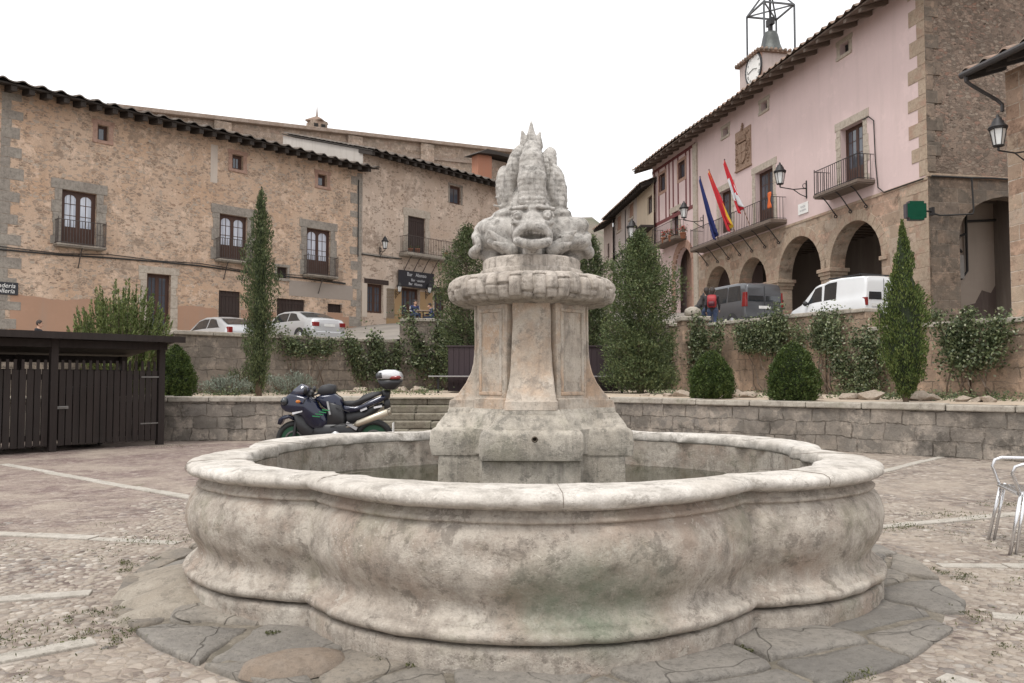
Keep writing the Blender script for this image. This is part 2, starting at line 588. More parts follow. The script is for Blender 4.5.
# ------------------------------------------------------------------ leaves
def leaf_cloud(name, pts, size, m, parent=None, elong=2.0, up=.3, seed=0, out=None, jit=.35):
    """one small rhombic leaf at each point; out = preferred direction per point"""
    rg = np.random.default_rng(seed)
    N = len(pts); pts = np.asarray(pts, float)
    d = rg.normal(size=(N, 3))
    if out is not None: d = d * .55 + out
    d[:, 2] += up
    d /= np.linalg.norm(d, axis=1)[:, None]
    t = np.cross(d, rg.normal(size=(N, 3))); t /= np.linalg.norm(t, axis=1)[:, None] + 1e-9
    s = size * (1 + jit * rg.uniform(-1, 1, N))[:, None]
    a = pts - d * s * .5; c = pts + d * s * .5
    b = pts + t * s * .5 / elong; e = pts - t * s * .5 / elong
    V = np.stack([a, b, c, e], 1).reshape(-1, 3)
    me = bpy.data.meshes.new(name)
    me.vertices.add(4 * N); me.vertices.foreach_set('co', V.ravel())
    me.loops.add(4 * N); me.loops.foreach_set('vertex_index', np.arange(4 * N))
    me.polygons.add(N); me.polygons.foreach_set('loop_start', np.arange(N) * 4)
    me.polygons.foreach_set('loop_total', np.full(N, 4))
    me.materials.append(m); me.update(calc_edges=True); me.validate()
    o = bpy.data.objects.new(name, me); C.objects.link(o)
    if parent: o.parent = parent
    return o
# ------------------------------------------------------------------ world and light: bright overcast
w = bpy.data.worlds.new('World'); scene.world = w; w.use_nodes = True
nt = w.node_tree; bg = nt.nodes['Background']
SUN_EL, SUN_AZ = R(64), R(215)
sky = nt.nodes.new('ShaderNodeTexSky'); sky.sky_type = 'NISHITA'; sky.sun_disc = False
sky.sun_elevation = SUN_EL; sky.sun_rotation = SUN_AZ; sky.dust_density = 4.0; sky.air_density = 1.0; sky.ozone_density = 1.0
# cloud deck: the blue of the clear sky washed out to a bright white cover
hs = nt.nodes.new('ShaderNodeHueSaturation'); hs.inputs['Saturation'].default_value = .12
nt.links.new(sky.outputs[0], hs.inputs['Color'])
mx = nt.nodes.new('ShaderNodeMix'); mx.data_type = 'RGBA'; mx.inputs[0].default_value = .8
nt.links.new(hs.outputs[0], mx.inputs[6]); mx.inputs[7].default_value = (14.8, 14.8, 15.0, 1)
nt.links.new(mx.outputs[2], bg.inputs[0]); bg.inputs[1].default_value = .1
sd = bpy.data.lights.new('sun', 'SUN'); sd.energy = 1.9; sd.angle = R(16); sd.color = (1, .97, .92)
so = bpy.data.objects.new('sun', sd); C.objects.link(so)
# the sun stands behind and left of the camera: sky azimuth is measured from +Y towards +X
sx, sy = math.sin(SUN_AZ) * math.cos(SUN_EL), math.cos(SUN_AZ) * math.cos(SUN_EL)
so.rotation_euler = Vector((sx, sy, math.sin(SUN_EL))).to_track_quat('Z', 'Y').to_euler()
vs = scene.view_settings
vs.view_transform = 'Standard'; vs.look = 'None'; vs.gamma = 1; vs.exposure = 0.12
scene.cycles.max_bounces = 5; scene.cycles.diffuse_bounces = 3; scene.cycles.transparent_max_bounces = 6

# ------------------------------------------------------------------ ground
FC = Vector((.14, 5.74, 0))


def cobble_mat():
    n = NB('cobbled_ground')
    o = n.co
    w1 = n.warp(.05, 9)
    e = n.vor(17, 'DISTANCE_TO_EDGE', vec=w1); cell = n.vor(17, vec=w1, out=1)
    r1 = n.n('SeparateColor', {0: cell}, out=0)
    stone = n.ramp(r1, [(0, (.11, .085, .075)), (.3, (.22, .175, .15)), (.6, (.32, .275, .235)), (.85, (.16, .14, .13)), (1, (.46, .41, .36))])
    dirt = n.ramp(n.noise(30, 6, .7), [(.3, (.13, .1, .075)), (.7, (.33, .275, .22))])
    k = n.ramp(n.math('ADD', e, n.math('MULTIPLY', n.noise(6, 5, .7), .04)), [(.035, 0.0), (.085, 1.0)])
    col = n.mix(k, dirt, stone)
    # broad zones: reddish worn cobbles in the far left, pale dust nearer
    x = n.sep(o)
    red = n.math('SUBTRACT', n.math('MULTIPLY', x[1], .16), n.math('MULTIPLY', x[0], .22))
    red = n.math('ADD', red, n.math('MULTIPLY', n.noise(.5, 5, .6), 1.6))
    col = n.mix(n.ramp(n.math('MULTIPLY', red, .25), [(.55, 0.0), (.85, .6)]), col, (.17, .11, .105))
    mot = n.noise(5, 9, .8, vec=n.vec(loc=(5, 5, 0)))
    col = n.mix(n.ramp(mot, [(.36, .7), (.5, 0.0)]), col, (.1, .078, .068))
    col = n.mix(n.ramp(mot, [(.52, 0.0), (.62, .6)]), col, (.43, .38, .325))
    dust = n.ramp(n.noise(.9, 7, .7, vec=n.vec(loc=(3, 1, 0))), [(.42, 0.0), (.62, .7)])
    col = n.mix(dust, col, (.36, .305, .25))
    moss = n.ramp(n.noise(1.6, 8, .78, vec=n.vec(loc=(8, 2, 0))), [(.6, 0.0), (.7, .55)])
    col = n.mix(moss, col, (.13, .14, .07))
    h = n.math('ADD', n.math('MULTIPLY', n.ramp(e, [(0, 0.0), (.22, 1.0)]), .8), n.math('MULTIPLY', n.noise(45, 6, .7), .35))
    return n.done(col, .92, n.bump(h, .55, .02), spec=.2)


M_cobble = cobble_mat()
g = mkobj('ground', [(-500, -60, 0), (500, -60, 0), (500, 1200, 0), (-500, 1200, 0)], [(0, 1, 2, 3)], M_cobble)
tag(g, kind='structure')

# radial pale stone strips from the fountain
M_strip = aged_stone('pale_paving_strip', (.42, .385, .335), (.26, .235, .2), (.5, .46, .41), streak=0, bump=.5, scale=1.5)
mb = MB()
for deg in (47, 22, -3, -28, -52, 68, 92, 116, 141, 168, 198, 219, -75, -100, -120):
    a = R(deg); d = Vector((math.cos(a), math.sin(a), 0)); q = Vector((-d.y, d.x, 0))
    r0 = 2.8
    r_end = 12 if deg > 0 and deg < 180 else 9
    if 30 < deg < 160: r_end = 9.5
    while r0 < r_end:
        L = rnd.uniform(.45, .95); wd = .062 + rnd.uniform(-.01, .01)
        c = FC + d * (r0 + L / 2); sk = q * rnd.uniform(-.02, .02)
        a0 = c - d * (L / 2 - .006) + sk; a1 = c + d * (L / 2 - .006) + sk
        lo = [a0 - q * wd, a1 - q * wd, a1 + q * (wd + rnd.uniform(-.01, .01)), a0 + q * wd]
        z1 = .012 + rnd.uniform(-.003, .004)
        lo = [Vector((p.x, p.y, -.02)) for p in lo]; hi = [Vector((p.x, p.y, z1)) for p in lo]
        mb.hexa(lo, hi); r0 += L
tag(mb.obj('paving_strips', M_strip, bevel=.006), kind='structure')

# loose set pebbles near the fountain: real low domes
M_peb = NB('river_pebble')
_g = M_peb.t.nodes.new('ShaderNodeNewGeometry')
M_peb = M_peb.done(M_peb.mix(M_peb.ramp(M_peb.noise(1.3, 6, .7, vec=M_peb.vec(loc=(3, 1, 0))), [(.4, 0.0), (.62, .75)]),
                             M_peb.ramp(_g.outputs['Random Per Island'], [(0, (.11, .088, .076)), (.25, (.23, .19, .16)), (.6, (.34, .3, .255)), (.8, (.17, .152, .14)), (1, (.5, .455, .4))]),
                             (.34, .29, .24)),
                   .85, M_peb.bump(M_peb.noise(80, 4, .7), .3, .006), spec=.3)


def pebbles():
    rg = np.random.default_rng(3)
    V = []; Fc = []; k = 0
    th = np.arange(9) / 9 * 2 * PI
    for X in np.arange(-5.2, 5.6, .062):
        for Y in np.arange(3.1, 9.0, .062):
            x = X + rg.uniform(-.02, .02); y = Y + rg.uniform(-.02, .02)
            if abs(x) > y * .66 + .1: continue
            r = math.hypot(x - FC.x, y - FC.y)
            lim = 4.6 + 0.8 * mnoise.noise(Vector((x, y, 3)))
            if r < 2.72 or r > lim: continue
            if mnoise.noise(Vector((x * .9, y * .9, 0))) > .22: continue
            a = math.degrees(math.atan2(y - FC.y, x - FC.x))
            if any(abs((a - t + 180) % 360 - 180) * PI / 180 * r < .075 for t in (47, 22, -3, -28, -52, 68, 141, 168, 198, 219, -75)): continue
            R1, R2 = rg.uniform(.018, .034), rg.uniform(.016, .03); rot = rg.uniform(0, PI); hh = rg.uniform(.002, .009)
            for rr, z in ((1, -.004), (.86, hh * .6), (.5, hh)):
                px = R1 * rr * np.cos(th) * (1 + .1 * np.sin(3 * th + rot)); py = R2 * rr * np.sin(th)
                V.append(np.stack([x + px * math.cos(rot) - py * math.sin(rot), y + px * math.sin(rot) + py * math.cos(rot), np.full(9, z)], 1))
            for L in (0, 1):
                for i in range(9):
                    j = (i + 1) % 9
                    Fc.append((k + L * 9 + i, k + L * 9 + j, k + L * 9 + 9 + j, k + L * 9 + 9 + i))
            Fc.append(tuple(k + 18 + i for i in range(9)))
            k += 27
    o = mkobj('cobblestones', np.concatenate(V), Fc, M_peb, smooth=True)
    tag(o, 'small rounded pebbles set in the ground around the fountain', 'cobblestones', kind='stuff')


pebbles()


# apron of broken flagstones round the basin
def clip(poly, p, nrm):
    out = []
    for i in range(len(poly)):
        a, b = poly[i], poly[(i + 1) % len(poly)]
        da, db = (a - p).dot(nrm), (b - p).dot(nrm)
        if da <= 0: out.append(a)
        if (da < 0) != (db < 0): out.append(a + (b - a) * (da / (da - db)))
    return out


def slab_mat():
    n = NB('flagstone_apron')
    geo = n.t.nodes.new('ShaderNodeNewGeometry')
    c = n.ramp(geo.outputs['Random Per Island'], [(0, (.19, .175, .155)), (.3, (.29, .262, .228)), (.6, (.225, .207, .183)), (.8, (.32, .282, .235)), (.95, (.25, .21, .165))])
    c = n.mix(n.ramp(n.noise(3, 7, .7), [(.4, 0.0), (.7, .7)]), c, (.13, .12, .11))
    c = n.mix(n.ramp(n.noise(5, 8, .75, vec=n.vec(loc=(4, 4, 4))), [(.54, 0.0), (.62, .5)]), c, (.32, .29, .25))
    c = n.mix(n.ramp(n.noise(2.2, 8, .8, vec=n.vec(loc=(1, 7, 4))), [(.6, 0.0), (.7, .4)]), c, (.12, .12, .075))
    crk = n.ramp(n.vor(1.7, 'DISTANCE_TO_EDGE', vec=n.warp(.2, 4, vec=n.warp(.5, 1.3))), [(.002, 1.0), (.008, 0.0)])
    c = n.mix(n.math('MULTIPLY', crk, .6), c, (.09, .08, .065))
    pit = n.ramp(n.vor(30, vec=n.warp(.05, 20)), [(.08, 0.0), (.3, 1.0)])
    c = n.mix(n.ramp(n.noise(28, 8, .8), [(.38, .6), (.5, 0.0)]), c, (.11, .1, .085))
    h = n.math('ADD', n.noise(7, 10, .75), n.math('MULTIPLY', n.noise(60, 5, .7), .4))
    h = n.math('SUBTRACT', n.math('ADD', h, n.math('MULTIPLY', pit, .12)), n.math('MULTIPLY', crk, .6))
    return n.done(c, .78, n.bump(h, .8, .03), spec=.35)


def apron():
    rg = random.Random(21)
    pts = []
    for ring, (rr, cnt) in enumerate(((2.26, 20), (2.56, 23), (2.98, 30))):
        for i in range(cnt):
            a = 2 * PI * (i + .5 * ring + rg.uniform(-.28, .28)) / cnt
            r = rr + rg.uniform(-.1, .1) * (.35 if ring == 2 else 1)
            pts.append((Vector((r * math.cos(a), r * math.sin(a))), ring))
    mb = MB()
    for i, (p, ring) in enumerate(pts):
        if ring == 2: continue
        poly = [p + Vector(q) for q in ((-1, -1), (1, -1), (1, 1), (-1, 1))]
        for j, (q, _) in enumerate(pts):
            if i == j or (q - p).length > 2: continue
            d = (q - p); poly = clip(poly, p + d * .5 - d.normalized() * .007, d.normalized())
            if not poly: break
        if not poly or len(poly) < 3: continue
        a0 = math.atan2(p.y, p.x)
        for da in (-.16, -.05, .06, .16):
            nv = Vector((math.cos(a0 + da), math.sin(a0 + da)))
            poly = clip(poly, nv * (2.66 + .1 * mnoise.noise(Vector((nv.x * 2.3, nv.y * 2.3, 8))) + .09 * mnoise.noise(Vector((nv.x * 6, nv.y * 6, 3)))), nv)
            if not poly: break
        if not poly or len(poly) < 3: continue
        big = []
        for k in range(len(poly)):
            a, b = poly[k], poly[(k + 1) % len(poly)]
            m = max(1, int((b - a).length / .06))
            for t in range(m):
                big.append(a + (b - a) * (t / m))
        cx = sum((q.x for q in big)) / len(big); cy = sum((q.y for q in big)) / len(big)
        cc = Vector((cx, cy))
        big = [cc + (q - cc) * (1 - .12 * abs(mnoise.noise(Vector((q.x * 6, q.y * 6, 2)))) - .012) for q in big]
        H = .04 + rg.uniform(-.006, .008) - (.012 if ring == 1 else 0)
        tx, ty = rg.uniform(-.02, .02), rg.uniform(-.02, .02)
        n = len(big); v = []
        for sc, dz in ((1.0, -1), (1.0, -.022), (.985, -.007), (.94, 0), (.6, .002)):
            for q in big:
                r = cc + (q - cc) * sc
                z = -.02 if dz == -1 else H + dz + tx * (r.x - cx) + ty * (r.y - cy) + .012 * mnoise.noise(Vector((r.x * 6, r.y * 6, i)))
                v.append((r.x + FC.x, r.y + FC.y, z))
        f = []
        for L in range(4):
            for k in range(n):
                f.append((L * n + k, L * n + (k + 1) % n, (L + 1) * n + (k + 1) % n, (L + 1) * n + k))
        f.append(tuple(4 * n + k for k in range(n)))
        mb.add(v, f)
    o = mb.obj('pavement', slab_mat(), smooth=True)
    weld_smooth(o, 50)
    tag(o, kind='structure')
    # bedding of dirt and mortar between the slabs
    n = 120; v = [(FC.x, FC.y, .022)]
    for i in range(n):
        a = 2 * PI * i / n; r = 2.52 + .06 * mnoise.noise(Vector((math.cos(a) * 3, math.sin(a) * 3, 5)))
        v.append((FC.x + r * math.cos(a), FC.y + r * math.sin(a), .016))
    v2 = [(x * 1 + (x - FC.x) * .03, y + (y - FC.y) * .03, -.01) for x, y, z in v[1:]]
    v += v2
    f = [(0, 1 + i, 1 + (i + 1) % n) for i in range(n)] + [(1 + i, n + 1 + i, n + 1 + (i + 1) % n, 1 + (i + 1) % n) for i in range(n)]
    q = NB('apron_bedding')
    m = q.done(q.mix(q.ramp(q.noise(4, 8, .75), [(.45, 0.0), (.6, .9)]), q.ramp(q.noise(30, 6, .7), [(.3, (.1, .085, .065)), (.7, (.27, .235, .19))]), (.12, .105, .08)), .95, q.bump(q.noise(25, 6, .7), .6, .02))
    tag(mkobj('soil', v, f, m), kind='structure')


apron()


def mortar_mound():
    v = []; f = []; n, k = 30, 10
    for i in range(n + 1):
        a = R(188 + 28 * i / n)
        for j in range(k + 1):
            r = 2.2 + (.44 + .07 * mnoise.noise(Vector((i * .35, 3, 3))) + .03 * math.sin(i * .5)) * j / k; e = math.sin(PI * i / n) ** .5
            z = .012 + (.1 * (1 - (j / k) ** 2) + .015) * e + .012 * mnoise.noise(Vector((r * 4, a * 9, 0)))
            v.append((FC.x + r * math.cos(a), FC.y + r * math.sin(a), z if j < k else -.01))
    for i in range(n):
        for j in range(k): f.append((i * (k + 1) + j, i * (k + 1) + j + 1, (i + 1) * (k + 1) + j + 1, (i + 1) * (k + 1) + j))
    tag(mkobj('mortar_mound', v, f, aged_stone('beige_mortar', (.33, .285, .23), (.19, .165, .135), (.41, .365, .305), streak=0, bump=.7, scale=1.5), smooth=True), kind='structure')


mortar_mound()


def rusty_patch():
    v = [(0, 0, .085)]; f = []; n = 26
    for k, (rr, z) in enumerate(((.35, .082), (.7, .072), (.92, .055), (1, .02))):
        for i in range(n):
            a = 2 * PI * i / n; q = rr * (1 + .12 * mnoise.noise(Vector((math.cos(a) * 1.5, math.sin(a) * 1.5, 3))))
            v.append((.24 * q * math.cos(a), .15 * q * math.sin(a), z + .005 * mnoise.noise(Vector((i * .5, k, 1)))))
    f += [(0, 1 + i, 1 + (i + 1) % n) for i in range(n)]
    for k in range(3): f += [(1 + k * n + i, 1 + (k + 1) * n + i, 1 + (k + 1) * n + (i + 1) % n, 1 + k * n + (i + 1) % n) for i in range(n)]
    o = mkobj('cement_patch', v, f, aged_stone('rusty_cement', (.24, .185, .14), (.15, .12, .095), (.29, .24, .195), streak=0, bump=.5, scale=3), smooth=True)
    o.location = (-.96, 3.58, 0); o.rotation_euler.z = R(25); tag(o, kind='structure')


rusty_patch()

# moss and small weeds in the joints
M_grass = leaf_mat('weed_leaf', (.035, .045, .016), (.075, .085, .03), (.16, .16, .07), .2)


def weeds():
    rg = np.random.default_rng(5); pts = []
    tries = 0
    while len(pts) < 12000 and tries < 400000:
        tries += 1
        a = rg.uniform(0, 2 * PI); r = rg.choice([rg.uniform(2.6, 2.9), rg.uniform(2.7, 4.2), rg.uniform(2.13, 2.25)])
        x, y = r * math.cos(a), r * math.sin(a)
        if mnoise.noise(Vector((x * 1.5, y * 1.5, 9))) < .1 or mnoise.noise(Vector((x * 9, y * 9, 4))) < .16: continue
        if y > 2 and r > 2.2: continue
        pts.append((x + FC.x, y + FC.y, rg.uniform(.006, .022) + (.02 if r < 2.7 else 0)))
    o = leaf_cloud('grass', np.array(pts), .012, M_grass, elong=2.6, up=.7, seed=6)
    tag(o, 'tiny green weeds and moss in the joints by the fountain', 'weeds', kind='stuff')
    # tufts along the strips and far walls
    pts = []
    for (x, y, n, sp) in ((5.0, 8.1, 260, .16), (4.1, 7.5, 200, .2), (-6.2, 14.9, 200, .3), (-1.5, 5.0, 100, .1), (3.1, 6.8, 160, .14), (3.6, 5.0, 260, .25), (3.4, 6.95, 120, .08), (-2.9, 6.3, 120, .14), (4.6, 6.4, 150, .18), (2.9, 4.2, 260, .22), (-2.4, 4.0, 240, .2), (3.9, 5.6, 130, .2)):
        q = rg.normal(size=(n, 3)) * (sp, sp * .6, 0) + (x, y, 0); q[:, 2] = rg.uniform(.008, .04, n)
        pts.append(q)
    o = leaf_cloud('grass', np.concatenate(pts), .02, M_grass, elong=3.5, up=1.0, seed=8)
    tag(o, 'grass tufts growing between the cobbles of the square', 'grass', kind='stuff')


weeds()
# ------------------------------------------------------------------ fountain
M_basin = aged_stone('basin_stone', (.41, .355, .3), (.165, .142, .12), (.56, .51, .445), streak=.4, green=.35, warm=(.36, .28, .225), bump=.6, scale=1.45)
# the green algae stain low on the front of the basin, where the spout has splashed
def algae(m, c, r, amt):
    t = m.node_tree; b = t.nodes['Principled BSDF']; old = b.inputs['Base Color'].links[0].from_socket
    n = NB.__new__(NB); n.m = m; n.t = t; n.b = b
    n.co = [x for x in t.nodes if x.bl_idname == 'ShaderNodeTexCoord'][0].outputs['Object']
    mp = n.n('Mapping', {'Vector': n.warp(.25, 3), 'Location': tuple(-c[i] / r[i] for i in range(3)), 'Scale': tuple(1 / q for q in r)})
    d = n.n('VectorMath', {0: mp}, out=1, operation='LENGTH')
    f = n.math('MULTIPLY', n.ramp(d, [(.25, 1.0), (1.0, 0.0)]), n.ramp(n.noise(6, 8, .75), [(.35, .35), (.6, 1.0)]))
    t.links.new(n.mix(n.math('MULTIPLY', f, amt), old, (.13, .17, .115)), b.inputs['Base Color'])


algae(M_basin, (.22, -2.2, .33), (.5, .6, .28), .7)
M_rim = aged_stone('rim_stone', (.54, .495, .44), (.25, .225, .195), (.68, .64, .59), streak=.1, green=0, bump=.5, scale=1.3)
M_ped = aged_stone('pedestal_stone', (.44, .37, .3), (.2, .175, .15), (.55, .49, .42), streak=.6, warm=(.5, .34, .23), bump=.35, scale=1.5)
M_ped2 = aged_stone('plinth_stone', (.42, .375, .315), (.16, .15, .13), (.55, .5, .43), streak=.5, green=.25, bump=.5, scale=2)
M_fish = aged_stone('carved_stone', (.48, .45, .415), (.13, .122, .112), (.63, .6, .56), streak=.6, bump=.6, scale=2.4)
M_corn = aged_stone('cornice_stone', (.44, .385, .33), (.16, .14, .12), (.58, .52, .46), streak=.8, bump=.5, scale=2)
RM, RC = 2.27, 2.0          # reach of the lobes, reach of the hollows between them
LROT = R(-92)
LOBES = [(0, 34), (62, 28), (118, 28), (180, 34), (242, 28), (298, 28)]   # middle direction, half width


def rho(th, dlt):
    t = math.degrees(th - LROT) % 360
    for c, wd in LOBES:
        p = (t - c + 180) % 360 - 180
        if abs(p) <= wd + 1e-9: break
    W_ = R(wd); p = R(p)
    la = (RM * RM - RC * RC) / (2 * (RM - RC * math.cos(W_)))
    def lob(e):
        r = RM - la + e
        return la * math.cos(p) + math.sqrt(max(r * r - (la * math.sin(p)) ** 2, 1e-6))
    if dlt > -.1: return lob(dlt)
    # toward the pool the outline eases into a plain ring with only faint lobes
    t = min(1, (-dlt - .1) / .32); t = t * t * (3 - 2 * t)
    ring = min(1.86 + .27 * (lob(0) - RC), lob(-.1) - .05) + min(0, dlt + .42)
    return lob(-.1) * (1 - t) + ring * t


def lobed(name, prof, m, parent, NA=720, amp=.006, closed=False, chips=0.0, sub=.02):
    """sweep a profile of (offset, z) round the six-lobed outline, with worn irregular stone surface"""
    pr = []
    for i in range(len(prof) - 1):
        (a, b), (c, d) = prof[i], prof[i + 1]
        k = max(1, int(math.hypot(c - a, d - b) / sub))
        for t in range(k):
            pr.append((a + (c - a) * t / k, b + (d - b) * t / k))
    pr.append(prof[-1])
    v = []
    for (dl, z) in pr:
        for i in range(NA):
            th = 2 * PI * i / NA
            r = rho(th, dl)
            x, y = r * math.cos(th), r * math.sin(th)
            q = Vector((x * 2.2, y * 2.2, z * 2.2))
            n1 = mnoise.noise(q) * amp * 1.6 + mnoise.noise(q * 4) * amp * .8 + mnoise.noise(q * 13) * amp * .35
            if chips:
                c = mnoise.noise(Vector((x * 6, y * 6, z * 9)))
                if c > .25: n1 -= (c - .25) * chips
            s = (r + n1) / r
            v.append((x * s, y * s, z + .4 * amp * mnoise.noise(q * 3 + Vector((9, 9, 9)))))
    f = []
    M = len(pr)
    for j in range(M if closed else M - 1):
        j2 = (j + 1) % M
        for i in range(NA):
            i2 = (i + 1) % NA
            f.append((j * NA + i, j * NA + i2, j2 * NA + i2, j2 * NA + i))
    o = mkobj(name, v, f, m, parent, smooth=True)
    return o


fountain = thing('stone_fountain', 'large pale stone fountain with lobed basin and carved fish pillar', 'fountain', FC)
lobed('basin_plinth', [(-.3, .0), (.0, .0), (.002, .118), (-.008, .132), (-.05, .136), (-.3, .138)], M_basin, fountain, amp=.007, chips=.03)
lobed('basin_wall', [(-.09, .144), (-.04, .147), (-.012, .149), (.008, .154), (.021, .166), (.025, .18), (.021, .194), (.008, .205), (-.012, .209), (-.014, .218), (-.018, .226), (-.036, .236), (-.05, .25), (-.058, .272), (-.058, .295), (-.05, .318),
                     (-.034, .345), (-.016, .375), (.0, .41), (.011, .45), (.015, .49), (.012, .535), (.002, .575), (-.014, .61), (-.034, .636), (-.05, .648), (-.056, .656), (-.038, .66), (-.034, .672), (-.046, .684),
                     (-.06, .69), (-.07, .72), (-.09, .73)], M_basin, fountain, amp=.006, chips=.035)
lobed('basin_inner_wall', [(-.41, .72), (-.415, .5), (-.42, .3)], M_basin, fountain, amp=.006)
rim = lobed('basin_rim', [(-.42, .722), (-.2, .718), (-.05, .714), (-.04, .722), (-.018, .724), (0, .731), (.02, .744), (.027, .762), (.018, .782), (-.004, .793), (-.04, .799), (-.2, .804), (-.35, .8), (-.4, .79), (-.425, .772), (-.428, .735)],
            M_rim, fountain, amp=.009, closed=True, chips=.08)
lobed('basin_floor', [(-.44, .302), (-.6, .3), (-.9, .3)], M_basin, fountain)
# mortar joints of the rim: thin dark seams
M_joint = plain('old_joint', (.2, .17, .14), .95)
for deg in (-88, -47, -14, 22, 55, 96, 130, 168, 205, 238):
    a = R(deg); d = Vector((math.cos(a), math.sin(a), 0)); q = Vector((-d.y, d.x, 0))
    ro = rho(a, .024)
    pts = []
    for s_, z in ((-.44, .79), (-.3, .803), (-.15, .8035), (-.04, .799), (-.008, .785), (.001, .762), (-.008, .738)):
        j = q * (.006 * mnoise.noise(Vector((s_ * 9, deg, 0))))
        pts.append(d * (ro + s_) + j + Vector((0, 0, z)))
    MB().tube(pts, .0018, 5).obj('rim_joint', M_joint, rim)

# water
wm = NB('pool_water')
wn = wm.bump(wm.noise(7, 4, .5), .08, .02)
M_water = wm.done((.03, .032, .016), .04, wn, spec=.6)
n = 96; v = [(FC.x + rho(2 * PI * i / n, -.41) * math.cos(2 * PI * i / n), FC.y + rho(2 * PI * i / n, -.41) * math.sin(2 * PI * i / n), .5) for i in range(n)]
tag(mkobj('water', v, [tuple(range(n))], M_water), kind='structure')


def loft_rects(name, prof, m, parent, ang, r_in=0.0, bevel=.0, amp=.0025):
    """a block whose half width and reach change with height; ang turns it round the pillar"""
    # each station: (z, reach, halfwidth)
    v = []; f = []
    nw = 6; nr = 5
    ring_n = None
    c, s = math.cos(ang), math.sin(ang)
    st = []
    for i in range(len(prof) - 1):
        a, b = prof[i], prof[i + 1]
        L = max(abs(b[0] - a[0]), abs(b[1] - a[1]), abs(b[2] - a[2]))
        k = max(1, int(L / .035))
        for t in range(k): st.append(tuple(a[q] + (b[q] - a[q]) * t / k for q in range(3)))
    st.append(prof[-1])
    for z, r, h in st:
        ring = []
        bv = .008
        for i in range(nr): ring.append((r_in + (r - bv - r_in) * i / (nr - 1), -h))
        for i in range(nw + 1): ring.append((r, -(h - bv) + 2 * (h - bv) * i / nw))
        for i in range(nr): ring.append((r - bv - (r - bv - r_in) * i / (nr - 1), h))
        ring_n = len(ring)
        for x, y in ring:
            q = Vector((x * c - y * s, x * s + y * c, z))
            d = Vector((mnoise.noise(q * 5), mnoise.noise(q * 5 + Vector((5, 0, 0))), 0)) * amp * 2 + Vector((mnoise.noise(q * 17), mnoise.noise(q * 17 + Vector((5, 0, 0))), 0)) * amp
            v.append(q + d)
    for j in range(len(st) - 1):
        for i in range(ring_n):
            i2 = (i + 1) % ring_n
            f.append((j * ring_n + i, j * ring_n + i2, (j + 1) * ring_n + i2, (j + 1) * ring_n + i))
    f.append(tuple(range(ring_n))); f.append(tuple((len(st) - 1) * ring_n + i for i in range(ring_n)))
    o = MB().add(v, f).obj(name, m, parent)
    weld_smooth(o, 32)
    return o


ped = []
for k in range(4):
    a = R(-90 + 90 * k - 1.5)
    ft = loft_rects('pedestal_foot', [(.3, .63, .31), (.775, .63, .315)], M_ped2, fountain, a)
    bl = loft_rects('plinth_block', [(.765, .655, .305), (.772, .676, .322), (.79, .682, .326), (.85, .69, .332), (.93, .682, .326), (.95, .668, .318), (.958, .655, .308),
                                     (.962, .65, .292), (.978, .645, .268), (1.0, .63, .245), (1.035, .602, .222), (1.05, .595, .218), (1.053, .582, .196), (1.072, .58, .192), (1.09, .572, .182)], M_ped2, fountain, a)
    loft_rects('scroll_buttress', [(1.085, .578, .176), (1.14, .568, .174), (1.148, .545, .168), (1.2, .5, .158), (1.26, .458, .148), (1.33, .425, .14), (1.4, .408, .135), (1.5, .4, .131), (1.82, .402, .128)], M_ped, fountain, a)
for k in range(4):
    a = R(-45 + 90 * k - 1.5)
    loft_rects('diagonal_foot', [(.3, .47, .17), (.79, .47, .17)], M_ped2, fountain, a)
    loft_rects('diagonal_plinth', [(.785, .5, .2), (.95, .505, .2), (.965, .49, .19), (1.0, .475, .18), (1.05, .455, .17), (1.062, .44, .165), (1.085, .43, .16)], M_ped2, fountain, a)
    loft_rects('column_panel', [(1.08, .415, .155), (1.15, .412, .155), (1.158, .395, .15), (1.82, .39, .15)], M_ped, fountain, a)
    # raised frame of the recessed panel
    fr = MB()
    R0 = .395
    for (y0, y1, z0, z1) in ((-.115, -.09, 1.2, 1.74), (.09, .115, 1.2, 1.74), (-.115, .115, 1.175, 1.2), (-.115, .115, 1.74, 1.765)):
        fr.box(R0 - .02, R0 + .006, y0, y1, z0, z1)
    o = fr.obj('panel_frame', M_ped, fountain, bevel=.005); o.rotation_euler.z = a
core = MB().lathe([(.36, .3), (.36, 1.86)], 32).obj('column_core', M_ped, fountain, smooth=True)

